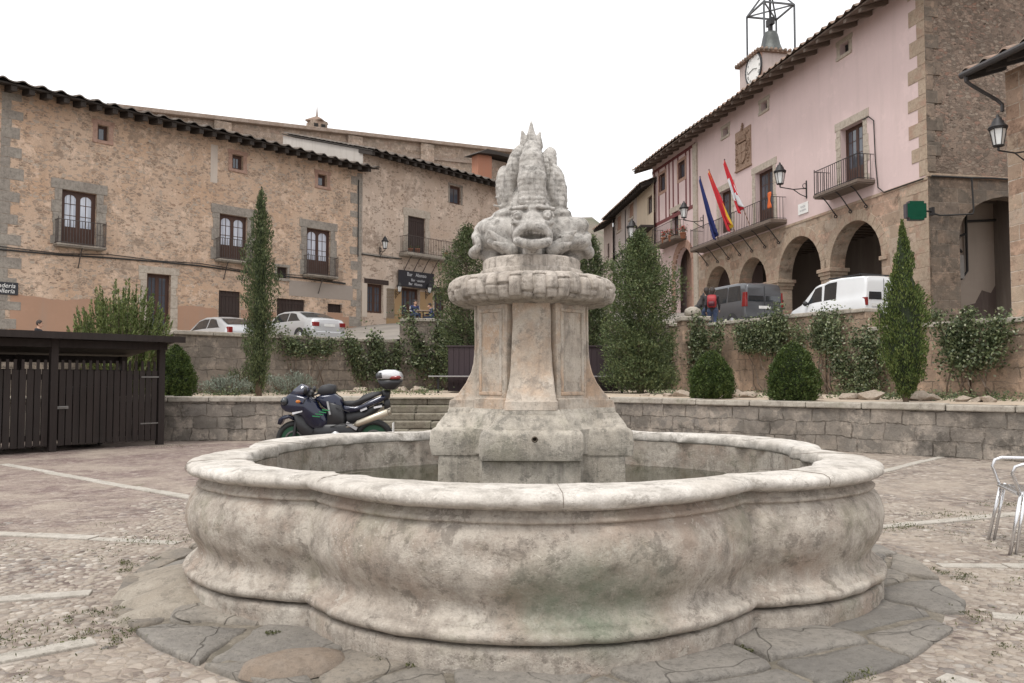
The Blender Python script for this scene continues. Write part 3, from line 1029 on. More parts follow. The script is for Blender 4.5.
# cornice carved as hanging stone strips
def cornice():
    prof = [(.38, 1.79), (.44, 1.8), (.5, 1.808), (.535, 1.812), (.56, 1.825), (.575, 1.85), (.585, 1.89), (.585, 1.93), (.575, 1.96), (.55, 1.985), (.5, 2.0), (.43, 2.005), (.36, 2.005)]
    pr = []
    for i in range(len(prof) - 1):
        for t in range(5):
            a, b = prof[i], prof[i + 1]; pr.append((a[0] + (b[0] - a[0]) * t / 5, a[1] + (b[1] - a[1]) * t / 5))
    NA = 900; v = []; K = 44
    rg = random.Random(5)
    hz = [[rg.uniform(-.02, .02) for _ in range(K)] for _ in range(4)]
    for j, (r, z) in enumerate(pr):
        for i in range(NA):
            th = 2 * PI * i / NA
            u = th / (2 * PI) * K; k = int(u); fr = u - k
            strip = 1 - abs(2 * fr - 1) ** 4
            d = 0
            if r > .46:
                z_cut = 1.9 + 2 * hz[0][k] + (.03 if k % 2 else -.03)
                z_cut2 = 1.96 + hz[1][k]
                d = .028 * strip * (.7 + 15 * abs(hz[1][k]))
                if abs(z - z_cut) < .006: d -= .015
                if z < z_cut: d += -.008 + .012 * (k % 2)
                if z < 1.83 + hz[2][k]: d -= .014
                d += .006 * mnoise.noise(Vector((math.cos(th) * 9, math.sin(th) * 9, z * 9)))
            rr = r + d - (.012 if r > .46 else 0)
            zz = z + .006 * mnoise.noise(Vector((math.cos(th) * 4, math.sin(th) * 4, z * 3)))
            v.append((rr * math.cos(th), rr * math.sin(th), zz))
    f = [(j * NA + i, j * NA + (i + 1) % NA, (j + 1) * NA + (i + 1) % NA, (j + 1) * NA + i) for j in range(len(pr) - 1) for i in range(NA)]
    mkobj('fringed_cornice', v, f, M_corn, fountain, smooth=True)


cornice()
MB().lathe([(.3, 1.99), (.365, 1.992), (.372, 2.0), (.372, 2.045), (.365, 2.052), (.352, 2.056), (.35, 2.06), (.352, 2.12), (.34, 2.135), (.2, 2.14)], 48).obj('drum', M_corn, fountain, smooth=True, bevel=.0)
weld_smooth(fountain.children[-1], 30)


def dolphins():
    s = SDF((-.54, -.54, 2.08), (.54, .54, 3.23), .0078)
    th0 = R(-90)
    s.join(s.cap((0, 0, 2.15), (0, 0, 2.5), .2, .16), .03)
    s.join(s.cap((0, 0, 2.5), (0, .01, 2.98), .15, .05), .05)
    for k in range(4):
        a = th0 + k * PI / 2
        d = np.array([math.cos(a), math.sin(a), 0]); q = np.array([-math.sin(a), math.cos(a), 0]); z = np.array([0, 0, 1.0])
        side = k % 2 == 1
        pt = lambda r, l, h: tuple(d * r + q * l + z * h)
        rot = Matrix(((d[0], q[0], 0), (d[1], q[1], 0), (0, 0, 1)))
        def e(c, r, tilt=0, roll=0): return s.ell(c, r, rot @ Matrix.Rotation(tilt, 3, 'Y') @ Matrix.Rotation(roll, 3, 'X'))
        ho = .0 if side else .01
        # skull, brow ridge and snout
        s.join(e(pt(.2 + ho, 0, 2.33), (.15, .15, .135)), .025)
        s.join(e(pt(.3 + ho, 0, 2.29), (.1, .115, .085), R(12)), .025)
        s.join(e(pt(.2 + ho, 0, 2.46), (.09, .13, .05), R(10)), .015)
        if side:
            s.join(e(pt(.19, 0, 2.33), (.19, .17, .125), R(14)), .03)
            s.join(e(pt(.27, -.06, 2.26), (.16, .16, .07), R(-6)), .012)
        for sg in (-1, 1):
            if side:
                s.cut(e(pt(.35, sg * .11, 2.37), (.03, .03, .022)), .01)
                s.join(s.cap(pt(.2, sg * .15, 2.2), pt(.3, sg * .2, 2.24), .045, .02, (tuple(d), 1.3)), .012)
                s.cut(s.cap(pt(.1, sg * .2, 2.26), pt(.38, sg * .17, 2.285), .008, .006), .008)
                continue
            s.cut(e(pt(.335 + ho, sg * .1, 2.395), (.05, .036, .03)), .01)
            s.join(e(pt(.3 + ho, sg * .1, 2.4), (.036, .031, .029)), .003)
            s.cut(e(pt(.336 + ho, sg * .11, 2.4), (.016, .014, .012)), .003)
            for i in range(10):
                a_, b_ = [2 * PI * (i + k_) / 10 for k_ in (0, 1)]
                s.join(s.cap(pt(.305 + ho, sg * .102 + .043 * math.cos(a_), 2.4 + .038 * math.sin(a_)), pt(.305 + ho, sg * .102 + .043 * math.cos(b_), 2.4 + .038 * math.sin(b_)), .006, .006), .006)
            s.join(s.cap(pt(.25 + ho, sg * .15, 2.46), pt(.3 + ho, sg * .04, 2.465), .014, .014), .012)   # brow
            s.join(s.cap(pt(.29 + ho, sg * .135, 2.355), pt(.345 + ho, sg * .06, 2.345), .016, .014), .01)  # cheek fold
            # leaf-shaped fins spreading from the jaw
            for (a0, b0, c0, ra, rb) in ((pt(.2, sg * .15, 2.19), pt(.23, sg * .3, 2.31), 0, .05, .012), (pt(.22, sg * .14, 2.18), pt(.27, sg * .26, 2.22), 0, .045, .014), (pt(.14, sg * .17, 2.24), pt(.15, sg * .25, 2.4), 0, .045, .014)):
                s.join(s.cap(a0, b0, ra, rb, (tuple(d), 1.6)), .012)
            s.cut(s.cap(pt(.24, sg * .19, 2.235), pt(.28, sg * .27, 2.29), .01, .005), .006)
            s.cut(s.cap(pt(.18, sg * .168, 2.2), pt(.22, sg * .155, 2.42), .012, .012), .01)                # gill groove
        # wide fleshy lips round the open mouth, ribbed above
        m = [pt(.372 + ho + .03 * math.sin(PI * i / 14), .118 * math.cos(PI * i / 14), 2.232 + .078 * math.sin(PI * i / 14)) for i in range(15)]
        s.chain(m, [.019 + .012 * math.sin(PI * i / 14) for i in range(15)], .006)
        m = [pt(.375 + ho + .04 * math.sin(PI * i / 10), .112 * math.cos(PI * i / 10), 2.218 - .026 * math.sin(PI * i / 10)) for i in range(11)]
        s.chain(m, [.02 + .018 * math.sin(PI * i / 10) for i in range(11)], .006)
        s.cut(e(pt(.41 + ho, 0, 2.245), (.11, .084, .03)), .006)
        for i in range(7):
            l = -.066 + .022 * i; s.join(e(pt(.385 + ho, l, 2.27 - .06 * l * l / .0043 * .12), (.02, .0085, .012)), .003)       # teeth
        s.join(s.cap(pt(.28, 0, 2.17), pt(.345 + ho, 0, 2.185), .07, .045), .02)
        if not side:
            # trunk rising straight behind the head, with dorsal ridges
            s.chain([pt(.13, 0, 2.42), pt(.19, 0, 2.54), pt(.2, 0, 2.68), pt(.165, 0, 2.82), pt(.11, 0, 2.93)], [.11, .1, .1, .085, .055], .014)
            for zz in (2.5, 2.525): s.join(s.cap(pt(.27, -.075, zz), pt(.285, .075, zz), .016, .016), .008)
            for sg in (-1, 1): s.join(s.cap(pt(.22, sg * .085, 2.56), pt(.13, sg * .055, 2.93), .016, .01), .006)
        else:
            # side bodies: tall leaf-shaped loops set off by a deep groove
            s.join(e(pt(.175, -.02, 2.64), (.085, .1, .2), R(6)), .008)
            s.join(e(pt(.11, .03, 2.82), (.07, .08, .16), R(-14)), .008)
            s.cut(e(pt(.2, -.115, 2.63), (.035, .03, .15), R(6)), .012)
            s.cut(e(pt(.262, -.04, 2.66), (.02, .022, .12), R(8)), .012)
            s.join(s.cap(pt(.2, -.06, 2.47), pt(.13, -.1, 2.86), .028, .012), .008)
            for i in range(4): s.join(s.cap(pt(.2, .03, 2.52 + .055 * i), pt(.265 - .008 * i * i, .05, 2.53 + .06 * i), .013, .01), .006)
            s.join(e(pt(.31, 0, 2.37), (.11, .13, .075), R(22)), .02)
            s.join(s.cap(pt(.4, -.05, 2.19), pt(.4, .05, 2.19), .03, .03), .01)
    # tail fins standing as spikes behind the trunk
    for (x, y, h, lx) in ((0, .0, 3.17, 0), (-.058, .02, 3.1, -.008), (.056, .02, 3.09, .008), (-.02, .08, 3.07, 0), (.03, .09, 3.03, 0)):
        s.join(s.cap((x * .7, y, 2.99), (x + lx, y, h - .01), .05, .006, ((0, 1, 0), 1.0)), .005)
    for sg in (-1, 1): s.join(s.cap((sg * .1, .03, 2.7), (sg * .06, .03, 2.98), .045, .01), .008)
    # overlapping scales cut into the trunks
    th = np.arctan2(s.Y, s.X); row = s.Z / .036; st = np.floor(row)
    u = th * 17 / PI + .5 * (st % 2); fu = u - np.floor(u); fv = row - st
    edge = fv - .75 * np.sqrt(np.clip(1 - (2 * fu - 1) ** 2, 0, 1)) 
    sc = np.where(edge > 0, .0022, -.0006 * (1 - fv))
    s.D += sc * ((s.Z > 2.5) & (s.Z < 2.93) & (np.abs(s.X) < .5))
    s.D += .0022 * np.sin(s.X * 41 + 3 * np.sin(s.Z * 9)) * np.sin(s.Z * 37) * np.sin(s.Y * 43 + 1)
    s.D += .0016 * np.sin(s.X * 97 + s.Z * 31) * np.sin(s.Z * 89 + s.Y * 23)
    V, Fq = s.mesh()
    return mkobj('fish_carving', V, Fq, M_fish, fountain, smooth=True)


dolphins()
M_bronze = plain('dark_bronze', (.1, .08, .06), .45, .7)
sp = MB().lathe([(.0, -.70), (.012, -.70), (.012, -.775), (.02, -.78), (.02, -.79), (.011, -.792), (.009, -.75)], 16, (0, 0, .915), 'y')
sp.obj('water_spout', M_bronze, fountain, smooth=True)
st = MB()
for (x, z, r) in ((-.17, .86, .03), (-.05, .88, .025), (.12, .87, .02), (.22, .9, .014), (-.1, .93, .015), (.17, .83, .017), (-.24, .93, .012)):
    st.lathe([(r * .5, -.734), (r, -.736), (r * .9, -.737), (r * .4, -.735)], 14, (x, 0, z), 'y')
# ------------------------------------------------------------------ shared town materials
M_wallL = rubble_plaster('worn_render_wall', (.57, .39, .27), (.64, .485, .37), [(.2, .17, .145), (.38, .29, .22), (.29, .22, .17), (.5, .42, .345), (.36, .25, .18)], show=.7)
M_wallL2 = rubble_plaster('pink_render_wall', (.57, .44, .345), (.64, .53, .44), [(.2, .16, .14), (.4, .3, .23), (.3, .22, .17), (.45, .37, .3)], show=.25)
M_orange = plaster_mat('orange_dado_paint', (.42, .26, .18), .45, .2, (.34, .27, .22))
M_sur = aged_stone('grey_surround_stone', (.3, .265, .23), (.17, .15, .13), (.4, .36, .31), streak=.3, bump=.5, scale=1.2)
M_sur2 = aged_stone('pale_surround_stone', (.47, .4, .33), (.3, .25, .2), (.56, .5, .42), streak=.2, bump=.4, scale=1.2)
M_redstone = aged_stone('red_sandstone', (.42, .26, .2), (.26, .16, .12), (.5, .34, .27), streak=.2, bump=.4, scale=1.2)
M_tile = NB('roof_tile')
_g = M_tile.t.nodes.new('ShaderNodeNewGeometry')
M_tile = M_tile.done(M_tile.mix(M_tile.ramp(M_tile.noise(2.5, 7, .7), [(.4, 0.0), (.65, .85)]), M_tile.ramp(M_tile.noise(3.3, 5, .7, vec=M_tile.vec(loc=(5, 2, 2))), [(.3, (.2, .12, .085)), (.6, (.3, .2, .15)), (.75, (.22, .19, .16))]), (.12, .11, .09)), .9,
                     M_tile.bump(M_tile.noise(18, 6, .7), .5, .02))
M_tileD = plain('old_dark_tile', (.105, .085, .07), .95, 0, .5, 2.5, bump=.5)
M_eave = wood_mat('dark_eave_timber', (.05, .04, .034), 1, .5)
M_eave2 = wood_mat('brown_eave_timber', (.2, .155, .125), 1, .55)
M_brown = wood_mat('brown_window_wood', (.085, .042, .03), 2, .6, .55)
M_darkwood = wood_mat('dark_door_wood', (.05, .032, .027), 2, .6, .7)
M_iron = plain('wrought_iron', (.035, .033, .034), .55, .4, .2, 8)
M_ironr = plain('weathered_iron', (.09, .075, .068), .7, .3, .3, 8)
M_pane = glassy('window_pane', (.07, .08, .1), .04)
M_curtain = plain('net_curtain', (.62, .64, .68), .9, 0, .12, 3)
M_void = plain('dark_interior', (.02, .018, .016), .9)
M_slab = aged_stone('balcony_stone', (.3, .26, .22), (.16, .14, .12), (.4, .36, .3), streak=.3, bump=.4)
M_cable = plain('black_cable', (.03, .028, .027), .8)
M_white = plain('white_paint', (.78, .77, .74), .6, 0, .05)


def roof(parent, x0, x1, z, over, depth, slope, m=None, me=None, pitch=.26, rafter=.55, side0=.25, side1=.25, raf=.14, back=0.0):
    """tile slope above a wall: rounded tile rows, boards and rafter tails under the overhang"""
    m = m or M_tile; me = me or M_eave
    tn = math.tan(R(slope))
    X0, X1 = x0 - side0, x1 + side1
    n = max(2, int(round((X1 - X0) / pitch))); pw = (X1 - X0) / n; k = 6
    v = []; f = []
    ys = [-over - .1, -over - .1 + .02] + [-over + i * .42 for i in range(1, int((depth + over) / .42) + 1)]
    cols = n * k + 1
    rows = []
    for j, y in enumerate(ys):
        for lay in ((0, 1) if j > 1 else (0,)):
            for i in range(cols):
                t = i / k; fr = (t % 2) / 2
                hgt = .085 * math.sin(PI * min(1, fr / .5)) if fr < .5 else -.03 * math.sin(PI * (fr - .5) / .5)
                wob = .022 * mnoise.noise(Vector((int(t / 2) * 3.3, j * 2.1, parent.location.x)))
                zz = z + (y + over) * tn + hgt + wob + (.022 if lay == 0 else 0) + (-.05 if j == 0 else 0)
                sag = .09 * mnoise.noise(Vector(((X0 + t * pw) * .12, 3, parent.location.y)))
                v.append((X0 + t * pw, y + (.02 if lay else 0) + (.05 * mnoise.noise(Vector((int(t) * 5.7, 1, 2))) if j < 2 else 0), zz + .12 + sag))
            rows.append(len(v) - cols)
    for a, b in zip(rows[:-1], rows[1:]):
        for i in range(cols - 1): f.append((a + i, a + i + 1, b + i + 1, b + i))
    o = mkobj('roof', v, f, m, parent)
    # boards closing the underside, and the rafter ends
    yb = depth
    mb = MB()
    mb.hexa([(X0, -over + .03, z + .01), (X1, -over + .03, z + .01), (X1, yb, z + .01 + (yb + over) * tn), (X0, yb, z + .01 + (yb + over) * tn)],
            [(X0, -over + .03, z + .075), (X1, -over + .03, z + .075), (X1, yb, z + .075 + (yb + over) * tn), (X0, yb, z + .075 + (yb + over) * tn)])
    mb.obj('eave_boards', me, o)
    mb = MB(); x = X0 + .12
    while x < X1 - .05:
        wd = raf / 2
        z0 = z - raf * 1.2; sag = 0
        mb.hexa([(x - wd, -over + .08, z0 + .04), (x + wd, -over + .08, z0 + .04), (x + wd, .3, z0 + (over + .3) * tn), (x - wd, .3, z0 + (over + .3) * tn)],
                [(x - wd, -over + .08, z + .008), (x + wd, -over + .08, z + .008), (x + wd, .3, z + (over + .3) * tn), (x - wd, .3, z + (over + .3) * tn)])
        x += rafter
    mb.obj('eave_rafters', me, o)
    return o


def french_window(parent, x0, x1, z0, z1, y=.18, m=None, style='arched', curtain=True):
    """glazed door or window set back in its opening: frame with leaves > panes"""
    m = m or M_brown
    if x0 > x1: x0, x1 = x1, x0
    w_ = x1 - x0; h = z1 - z0; fw = min(.07, w_ * .12)
    fr = MB()
    fr.box(x0, x0 + fw, y, y + .08, z0, z1); fr.box(x1 - fw, x1, y, y + .08, z0, z1)
    fr.box(x0 + fw, x1 - fw, y, y + .08, z1 - fw, z1); fr.box(x0 + fw, x1 - fw, y, y + .08, z0, z0 + fw * .6)
    gl = MB(); cu = MB()
    leaves = 2 if style != 'single' else 1
    lw = (w_ - 2 * fw) / leaves
    for L in range(leaves):
        a = x0 + fw + L * lw; b = a + lw; st = min(.085, lw * .2)
        zb = z0 + fw * .6
        low = h * .3 if style in ('arched', 'door') else 0
        y0 = y + .02; y1 = y + .065
        fr.box(a, a + st, y0, y1, zb, z1 - fw); fr.box(b - st, b, y0, y1, zb, z1 - fw)
        fr.box(a + st, b - st, y0, y1, zb, zb + low + st * .8)
        if low: fr.box(a + st * 1.6, b - st * 1.6, y0 - .015, y0 + .01, zb + .1, zb + low - .06)
        zt = z1 - fw
        if style == 'arched':
            c = (a + b) / 2; r = (lw - 2 * st) / 2; n = 8
            zs = zt - st - r * .8
            for sgn in (0, 1):
                pl = [(c + r * math.cos(PI * i / n), zs + r * .8 * math.sin(PI * i / n)) for i in range(n + 1)]
                half = pl[:n // 2 + 1] if sgn == 0 else pl[n // 2:]
                xx = b - st if sgn == 0 else a + st
                poly = [(xx, zs)] * 0 + half + ([(c, zt), (xx, zt)] if sgn == 0 else [])
                if sgn == 1: poly = half + [(a + st, zt), (c, zt)]
                fr.prism(poly, y0, y1)
        else:
            fr.box(a + st, b - st, y0, y1, zt - st, zt)
        c = (a + b) / 2
        nb = 3 if h > 1.2 else 1
        gz0 = zb + low + st * .8; gz1 = zt
        if h > .7:
            fr.box(c - .014, c + .014, y0 + .005, y1 - .005, gz0, gz1)
            for i in range(1, nb):
                zz = gz0 + (gz1 - gz0) * i / nb
                fr.box(a + st, b - st, y0 + .008, y1 - .008, zz - .014, zz + .014)
        gl.box(a + st * .5, b - st * .5, y + .038, y + .044, gz0 - .01, gz1 - .01)
        if curtain: cu.box(a + st * .5, b - st * .5, y + .1, y + .105, gz0, gz1 - .02)
    fr.box(x0, x1, y + .3, y + .31, z0, z1)
    o = fr.obj('window', m, parent)
    gl.obj('pane', M_paneC if curtain else M_pane, o)
    return o


_n = NB('pane_with_curtain')
_st = _n.noise(1.0, 3, .5, vec=_n.vec(sc=(16, 1, .6)))
M_paneC = _n.done(_n.ramp(_st, [(.35, (.36, .39, .46)), (.6, (.6, .63, .7))]), .12, spec=.8)


def plank_door(parent, x0, x1, z0, z1, y=.2, m=None, name='door'):
    if x0 > x1: x0, x1 = x1, x0
    m = m or M_darkwood
    mb = MB(); n = max(3, int((x1 - x0) / .16)); w_ = (x1 - x0) / n
    for i in range(n):
        mb.box(x0 + i * w_ + .006, x0 + (i + 1) * w_ - .006, y, y + .05, z0, z1)
    mb.box(x0, x1, y + .05, y + .07, z0, z1)
    for zz in (z0 + .15, z1 - .25): mb.box(x0 + .02, x1 - .02, y - .02, y, zz, zz + .1)
    return mb.obj(name, m, parent)


def surround(parent, x0, x1, z0, z1, w_=.28, top=.35, m=None, proud=.03, sill=False, blocks=True, seed=0):
    """dressed stone jambs and lintel round an opening, slightly proud of the wall"""
    if x0 > x1: x0, x1 = x1, x0
    r = random.Random(seed); mb = MB()
    for sd in (-1, 1):
        z = z0
        while z < z1 - .02:
            hh = min(r.uniform(.3, .6), z1 - z)
            if z1 - z - hh < .15: hh = z1 - z
            ww = w_ * (r.uniform(.8, 1.25) if blocks else 1)
            if sd < 0: mb.box(x0 - ww, x0 - .002, -proud, .18, z + .004, z + hh - .004)
            else: mb.box(x1 + .002, x1 + ww, -proud, .18, z + .004, z + hh - .004)
            z += hh
    e = w_ * 1.25
    mb.box(x0 - e, x1 + e, -proud - .004, .18, z1 + .002, z1 + top)
    if sill: mb.box(x0 - w_, x1 + w_, -proud - .05, .18, z0 - .14, z0 - .002)
    return mb.obj('window_surround', m or M_sur, parent, bevel=.012)


def railing(parent, x0, x1, y0, z0, h=.95, gap=.115, m=None, y1=-.02, bars=True, wide=.018):
    """iron balcony rail: front run and two returns to the wall"""
    m = m or M_iron; mb = MB()
    t = .016
    for z in (z0 + .05, z0 + h):
        mb.box(x0 - t, x1 + t, y0 - t, y0 + t, z - .012, z + .012)
        mb.box(x0 - t, x0 + t, y0, y1, z - .0115, z + .0115); mb.box(x1 - t, x1 + t, y0, y1, z - .0115, z + .0115)
    n = max(2, int(round((x1 - x0) / gap)))
    for i in range(n + 1):
        x = x0 + (x1 - x0) * i / n
        b = wide * (1.5 if i in (0, n) else 1)
        mb.box(x - b / 2, x + b / 2, y0 - b / 2, y0 + b / 2, z0, z0 + h + (.09 if i in (0, n) else 0))
    k = max(2, int(round((y1 - y0) / gap)))
    for x in (x0, x1):
        for i in range(1, k):
            y = y0 + (y1 - y0) * i / k
            mb.box(x - wide / 2, x + wide / 2, y - wide / 2, y + wide / 2, z0, z0 + h)
    return mb.obj('railing', m, parent)


def balcony(parent, x0, x1, z, depth=.55, th=.09, h=.95, brackets=2, m=None, mi=None, scroll=True, gap=.115):
    if x0 > x1: x0, x1 = x1, x0
    o = MB().box(x0, x1, -depth, .02, z - th, z).box(x0 + .03, x1 - .03, -depth + .04, .02, z - th - .05, z - th - .002).obj('balcony', m or M_slab, parent, bevel=.01)
    railing(o, x0 + .04, x1 - .04, -depth + .05, z, h, gap, mi)
    mb = MB()
    for i in range(brackets):
        x = x0 + (x1 - x0) * ((i + .5) / brackets if brackets > 1 else .5)
        pts = []
        for k in range(9):
            t = k / 8
            pts.append((x, -depth * .92 * (1 - t) ** .8 - .015, z - th - .06 - .78 * t ** 1.6))
        mb.tube(pts, .024, 6)
        if scroll:
            c = pts[-1]
            mb.tube([(x, c[1] - .07 - .06 * math.cos(a), c[2] + .0 + .06 * math.sin(a)) for a in [PI + i_ * .7 for i_ in range(9)]], .022, 5)
    if brackets: mb.obj('bracket', mi or M_iron, o)
    return o


def quoins(parent, x, side, z0, z1, m, wmin=.35, wmax=.7, hmin=.32, hmax=.5, proud=.02, seed=0, ret=None):
    """corner blocks alternately long and short; side=+1 reaches to +x"""
    r = random.Random(seed); mb = MB(); z = z0; i = 0
    while z < z1:
        hh = r.uniform(hmin, hmax); hh = min(hh, z1 - z)
        ww = (wmax if i % 2 else wmin) * r.uniform(.85, 1.15)
        a, b = (x, x + ww) if side > 0 else (x - ww, x)
        mb.box(a, b, -proud, (ret or .1) * (1 if i % 2 else .6), z + .004, z + hh - .004)
        z += hh; i += 1
    return mb.obj('quoins', m, parent, bevel=.012)


def small_window(parent, x0, x1, z0, z1, m=None, reveal=.2, w_=.2, sill=True, wood=None, plainglass=True):
    surround(parent, x0, x1, z0, z1, w_, w_, m or M_redstone, proud=.012, blocks=False, sill=sill)
    return french_window(parent, x0, x1, z0, z1, reveal, wood or M_brown, 'single', curtain=False)


# ------------------------------------------------------------------ street level behind the terraces
def zstreet(X, Y):
    z = 2.5 + .03 * (X + 9) + .03 * (Y - 30)
    if X < -8.5: z -= .12 * min(-8.5 - X, 4.5)
    if X > 6 and Y < 24: z -= .06 * (24 - Y)
    if Y > 33: z += .11 * min(Y - 33, 15)
    return max(z, .4)


M_street = NB('upper_street')
M_street = M_street.done(M_street.mix(M_street.ramp(M_street.noise(.6, 6, .7), [(.4, 0.0), (.6, 1.0)]), (.2, .18, .16), (.27, .24, .21)), .9, M_street.bump(M_street.vor(9, 'DISTANCE_TO_EDGE'), .3, .02))
LEFT = Frame((-18.0, 33.0), math.atan2(.725, .689))
RIGHT = Frame((14.7, 28.0), math.atan2(-.981, .195))
# retaining walls of the upper street: plan points (X, Y, top z)
A_ = P(-60, 330, 15.0)
RET_L = [(-15.5, 15.4), (-10.6 * 20.8 / 25, 20.8), (-4.54 * 26.3 / 31.6, 26.3)]
RET_M = [(-3.78, 26.3), (-2.9, 28.2), (5.6, 28.2), (5.9, 25.6)]
RET_R = [(5.9, 25.6), (8.2, 20.2), (9.6, 16.6), (14.5, 9.5)]


def upper_street():
    edge = RET_L + RET_M[1:-1] + RET_R
    v = []; f = []
    n = 14
    # strips from the retaining wall edge outwards to the far side
    far = [(-60, 45), (-40, 70), (-25, 80), (-8, 90), (10, 100), (25, 90), (40, 60), (45, 34), (45, 14)]
    m = 60
    def lerp(pl, t):
        L = [0]
        for a, b in zip(pl[:-1], pl[1:]): L.append(L[-1] + math.hypot(b[0] - a[0], b[1] - a[1]))
        s = t * L[-1]
        for i in range(len(pl) - 1):
            if s <= L[i + 1] + 1e-9:
                u = (s - L[i]) / max(L[i + 1] - L[i], 1e-9)
                return (pl[i][0] + (pl[i + 1][0] - pl[i][0]) * u, pl[i][1] + (pl[i + 1][1] - pl[i][1]) * u)
        return pl[-1]
    for i in range(m + 1):
        a = lerp(edge, i / m); b = lerp(far, i / m)
        for j in range(n + 1):
            t = (j / n) ** 1.5
            x, y = a[0] + (b[0] - a[0]) * t, a[1] + (b[1] - a[1]) * t
            v.append((x, y, zstreet(x, y) if y < 60 else zstreet(x, 60)))
    for i in range(m):
        for j in range(n):
            f.append((i * (n + 1) + j, i * (n + 1) + j + 1, (i + 1) * (n + 1) + j + 1, (i + 1) * (n + 1) + j))
    tag(mkobj('street', v, f, M_street, smooth=True), kind='structure')


upper_street()

# ------------------------------------------------------------------ left house (three storeys, worn render)
def left_house():
    Fm = LEFT
    ox = Fm.w(0, 0, 0)
    h = thing('stone_house', 'long tan rubble house with three arched glass balcony doors, far left', 'house', ox, Fm.a)
    s0 = Fm.sx(-75); s1 = Fm.sx(361)
    s4 = Fm.sx(-6)
    eave = Fm.hit(0, 91)[1]; eave1 = Fm.hit(361, 171)[1]
    ez = (eave + eave1) / 2
    def box(px0, px1, py0, py1):
        pm = (px0 + px1) / 2
        return Fm.sx(px0), Fm.sx(px1), Fm.hit(pm, py1)[1], Fm.hit(pm, py0)[1]
    wins = [box(57.5, 92.5, 191, 246), box(217, 245, 215, 261), box(305, 329, 229, 276)]
    smalls = [box(92, 103, 124, 139.5), box(229, 240, 154, 169), box(316, 325, 174, 186)]
    door = box(145, 169, 274, 330); shut = box(217.5, 239, 291, 318)
    garage = box(276, 304, 299, 322); vent = box(327, 341.5, 304, 312.5)
    vent2 = box(275.5, 286, 267, 278)
    gz = box(145, 169, 274, 345)[2]
    holes = []
    for b in wins + smalls + [shut, vent, vent2]: holes.append(rect(*b))
    door = (door[0], door[1], 2.0, door[3]); holes.append(rect(*door))
    garage = (garage[0], garage[1], 2.3, garage[3]); holes.append(rect(*garage))
    facade('wall', M_wallL, h, [(s0, -1), (s1, -1), (s1, ez + .22), (s0, ez + .22)], holes, .3)
    MB().box(s0, s1, .32, 9, -1, ez + .05).obj('rear_wall', M_wallL, h)
    roof(h, s0, s1, ez, 1.05, 9, 11.5, m=M_tileD, raf=.2, side1=.35, rafter=.62, pitch=.34)
    for b, sd in zip(wins, (1, 2, 3)):
        surround(h, *b, w_=.34, top=.42, m=M_sur, seed=sd)
        french_window(h, *b, y=.14, style='arched')
        c = (b[0] + b[1]) / 2; hw = .95 if sd == 1 else .93
        balcony(h, c - hw, c + hw, b[2], .5, .07, .98, 1 if sd != 2 else 2, mi=M_ironr, scroll=False)
    for b in smalls: small_window(h, *b)
    surround(h, *door, w_=.3, top=.32, m=M_sur2, seed=8)
    french_window(h, *door, y=.2, style='door', curtain=False)
    plank_door(h, *shut, y=.08, name='shutter'); plank_door(h, *garage, y=.1, name='garage_door')
    for b, nm in ((vent, 'vent'), (vent2, 'vent')):
        mb = MB(); mb.box(b[0], b[1], .15, .17, b[2], b[3])
        n = 6
        for i in range(n): 
            x = b[0] + (b[1] - b[0]) * (i + .5) / n; mb.box(x - .01, x + .01, .08, .1, b[2], b[3])
        mb.obj(nm, M_darkwood, h)
    surround(h, *vent2, w_=.12, top=.14, m=M_sur, blocks=False, sill=True)
    quoins(h, s4, 1, 1.2, ez, M_sur, .35, .75, .3, .5, .015, 4)
    quoins(h, s1 - .02, -1, 3.5, ez - .1, M_sur, .3, .7, .35, .6, .012, 5)
    # painted orange dado with its uneven upper edge
    zt = [Fm.hit(px, py)[1] for px, py in ((20, 299), (130, 305), (250, 308), (355, 316))]
    zd = sum(zt) / 4
    cuts = sorted([(door[0] - .3, door[1] + .3), (shut[0] - .05, shut[1] + .05), (garage[0] - .05, garage[1] + .05), (vent[0] - .03, vent[1] + .03)])
    x = Fm.sx(8); k = 0
    segs = []
    for a, b in cuts:
        segs.append((x, a)); x = b
    segs.append((x, s1 - .3))
    mb = MB()
    def band(xa, xb, z0, z1f):
        n = max(2, int((xb - xa) / .12)); v = []; f = []
        for i in range(n + 1):
            q = xa + (xb - xa) * i / n
            v += [(q, -.008, z0), (q, -.008, z1f(q))]
        for i in range(n): f.append((2 * i, 2 * i + 2, 2 * i + 3, 2 * i + 1))
        mb.add(v, f)
    top = lambda q: zd + .12 * mnoise.noise(Vector((q * .7, 0, 0))) + .05 * mnoise.noise(Vector((q * 3.5, 0, 5)))
    for a, b in segs: band(a, b, 0, top)
    band(shut[0] - .05, shut[1] + .05, 0, lambda q: shut[2] - .01)
    if vent[2] > 1: band(vent[0] - .03, vent[1] + .03, 0, lambda q: vent[2] - .01)
    mb.obj('dado', M_orange, h)
    # grey cement patch
    a, b, c, d = box(288, 352, 283, 298)
    MB().box(a, b, -.006, .05, c, d).obj('render_patch', plaster_mat('grey_render_patch', (.36, .31, .27), .3, .3), h)
    a, b, c, d = box(207, 214, 144, 182)
    MB().box(a, b, -.006, .05, c, d).obj('render_patch', plaster_mat('pale_render_patch', (.58, .5, .43), .3, .2), h)
    # service cable
    mb = MB()
    pts = []
    for px, py in ((-30, 246), (0, 249.5), (60, 255), (110, 258), (160, 262), (200, 266), (250, 273), (300, 278), (345, 284)):
        s, z = Fm.hit(px, py); pts.append((s, -.05, z))
    mb.tube(pts, .035, 6)
    pts = [(a, b, c + .09 + .05 * math.sin(a * 1.3)) for a, b, c in pts]; mb.tube(pts, .018, 5)
    s, z = Fm.hit(358, 180)
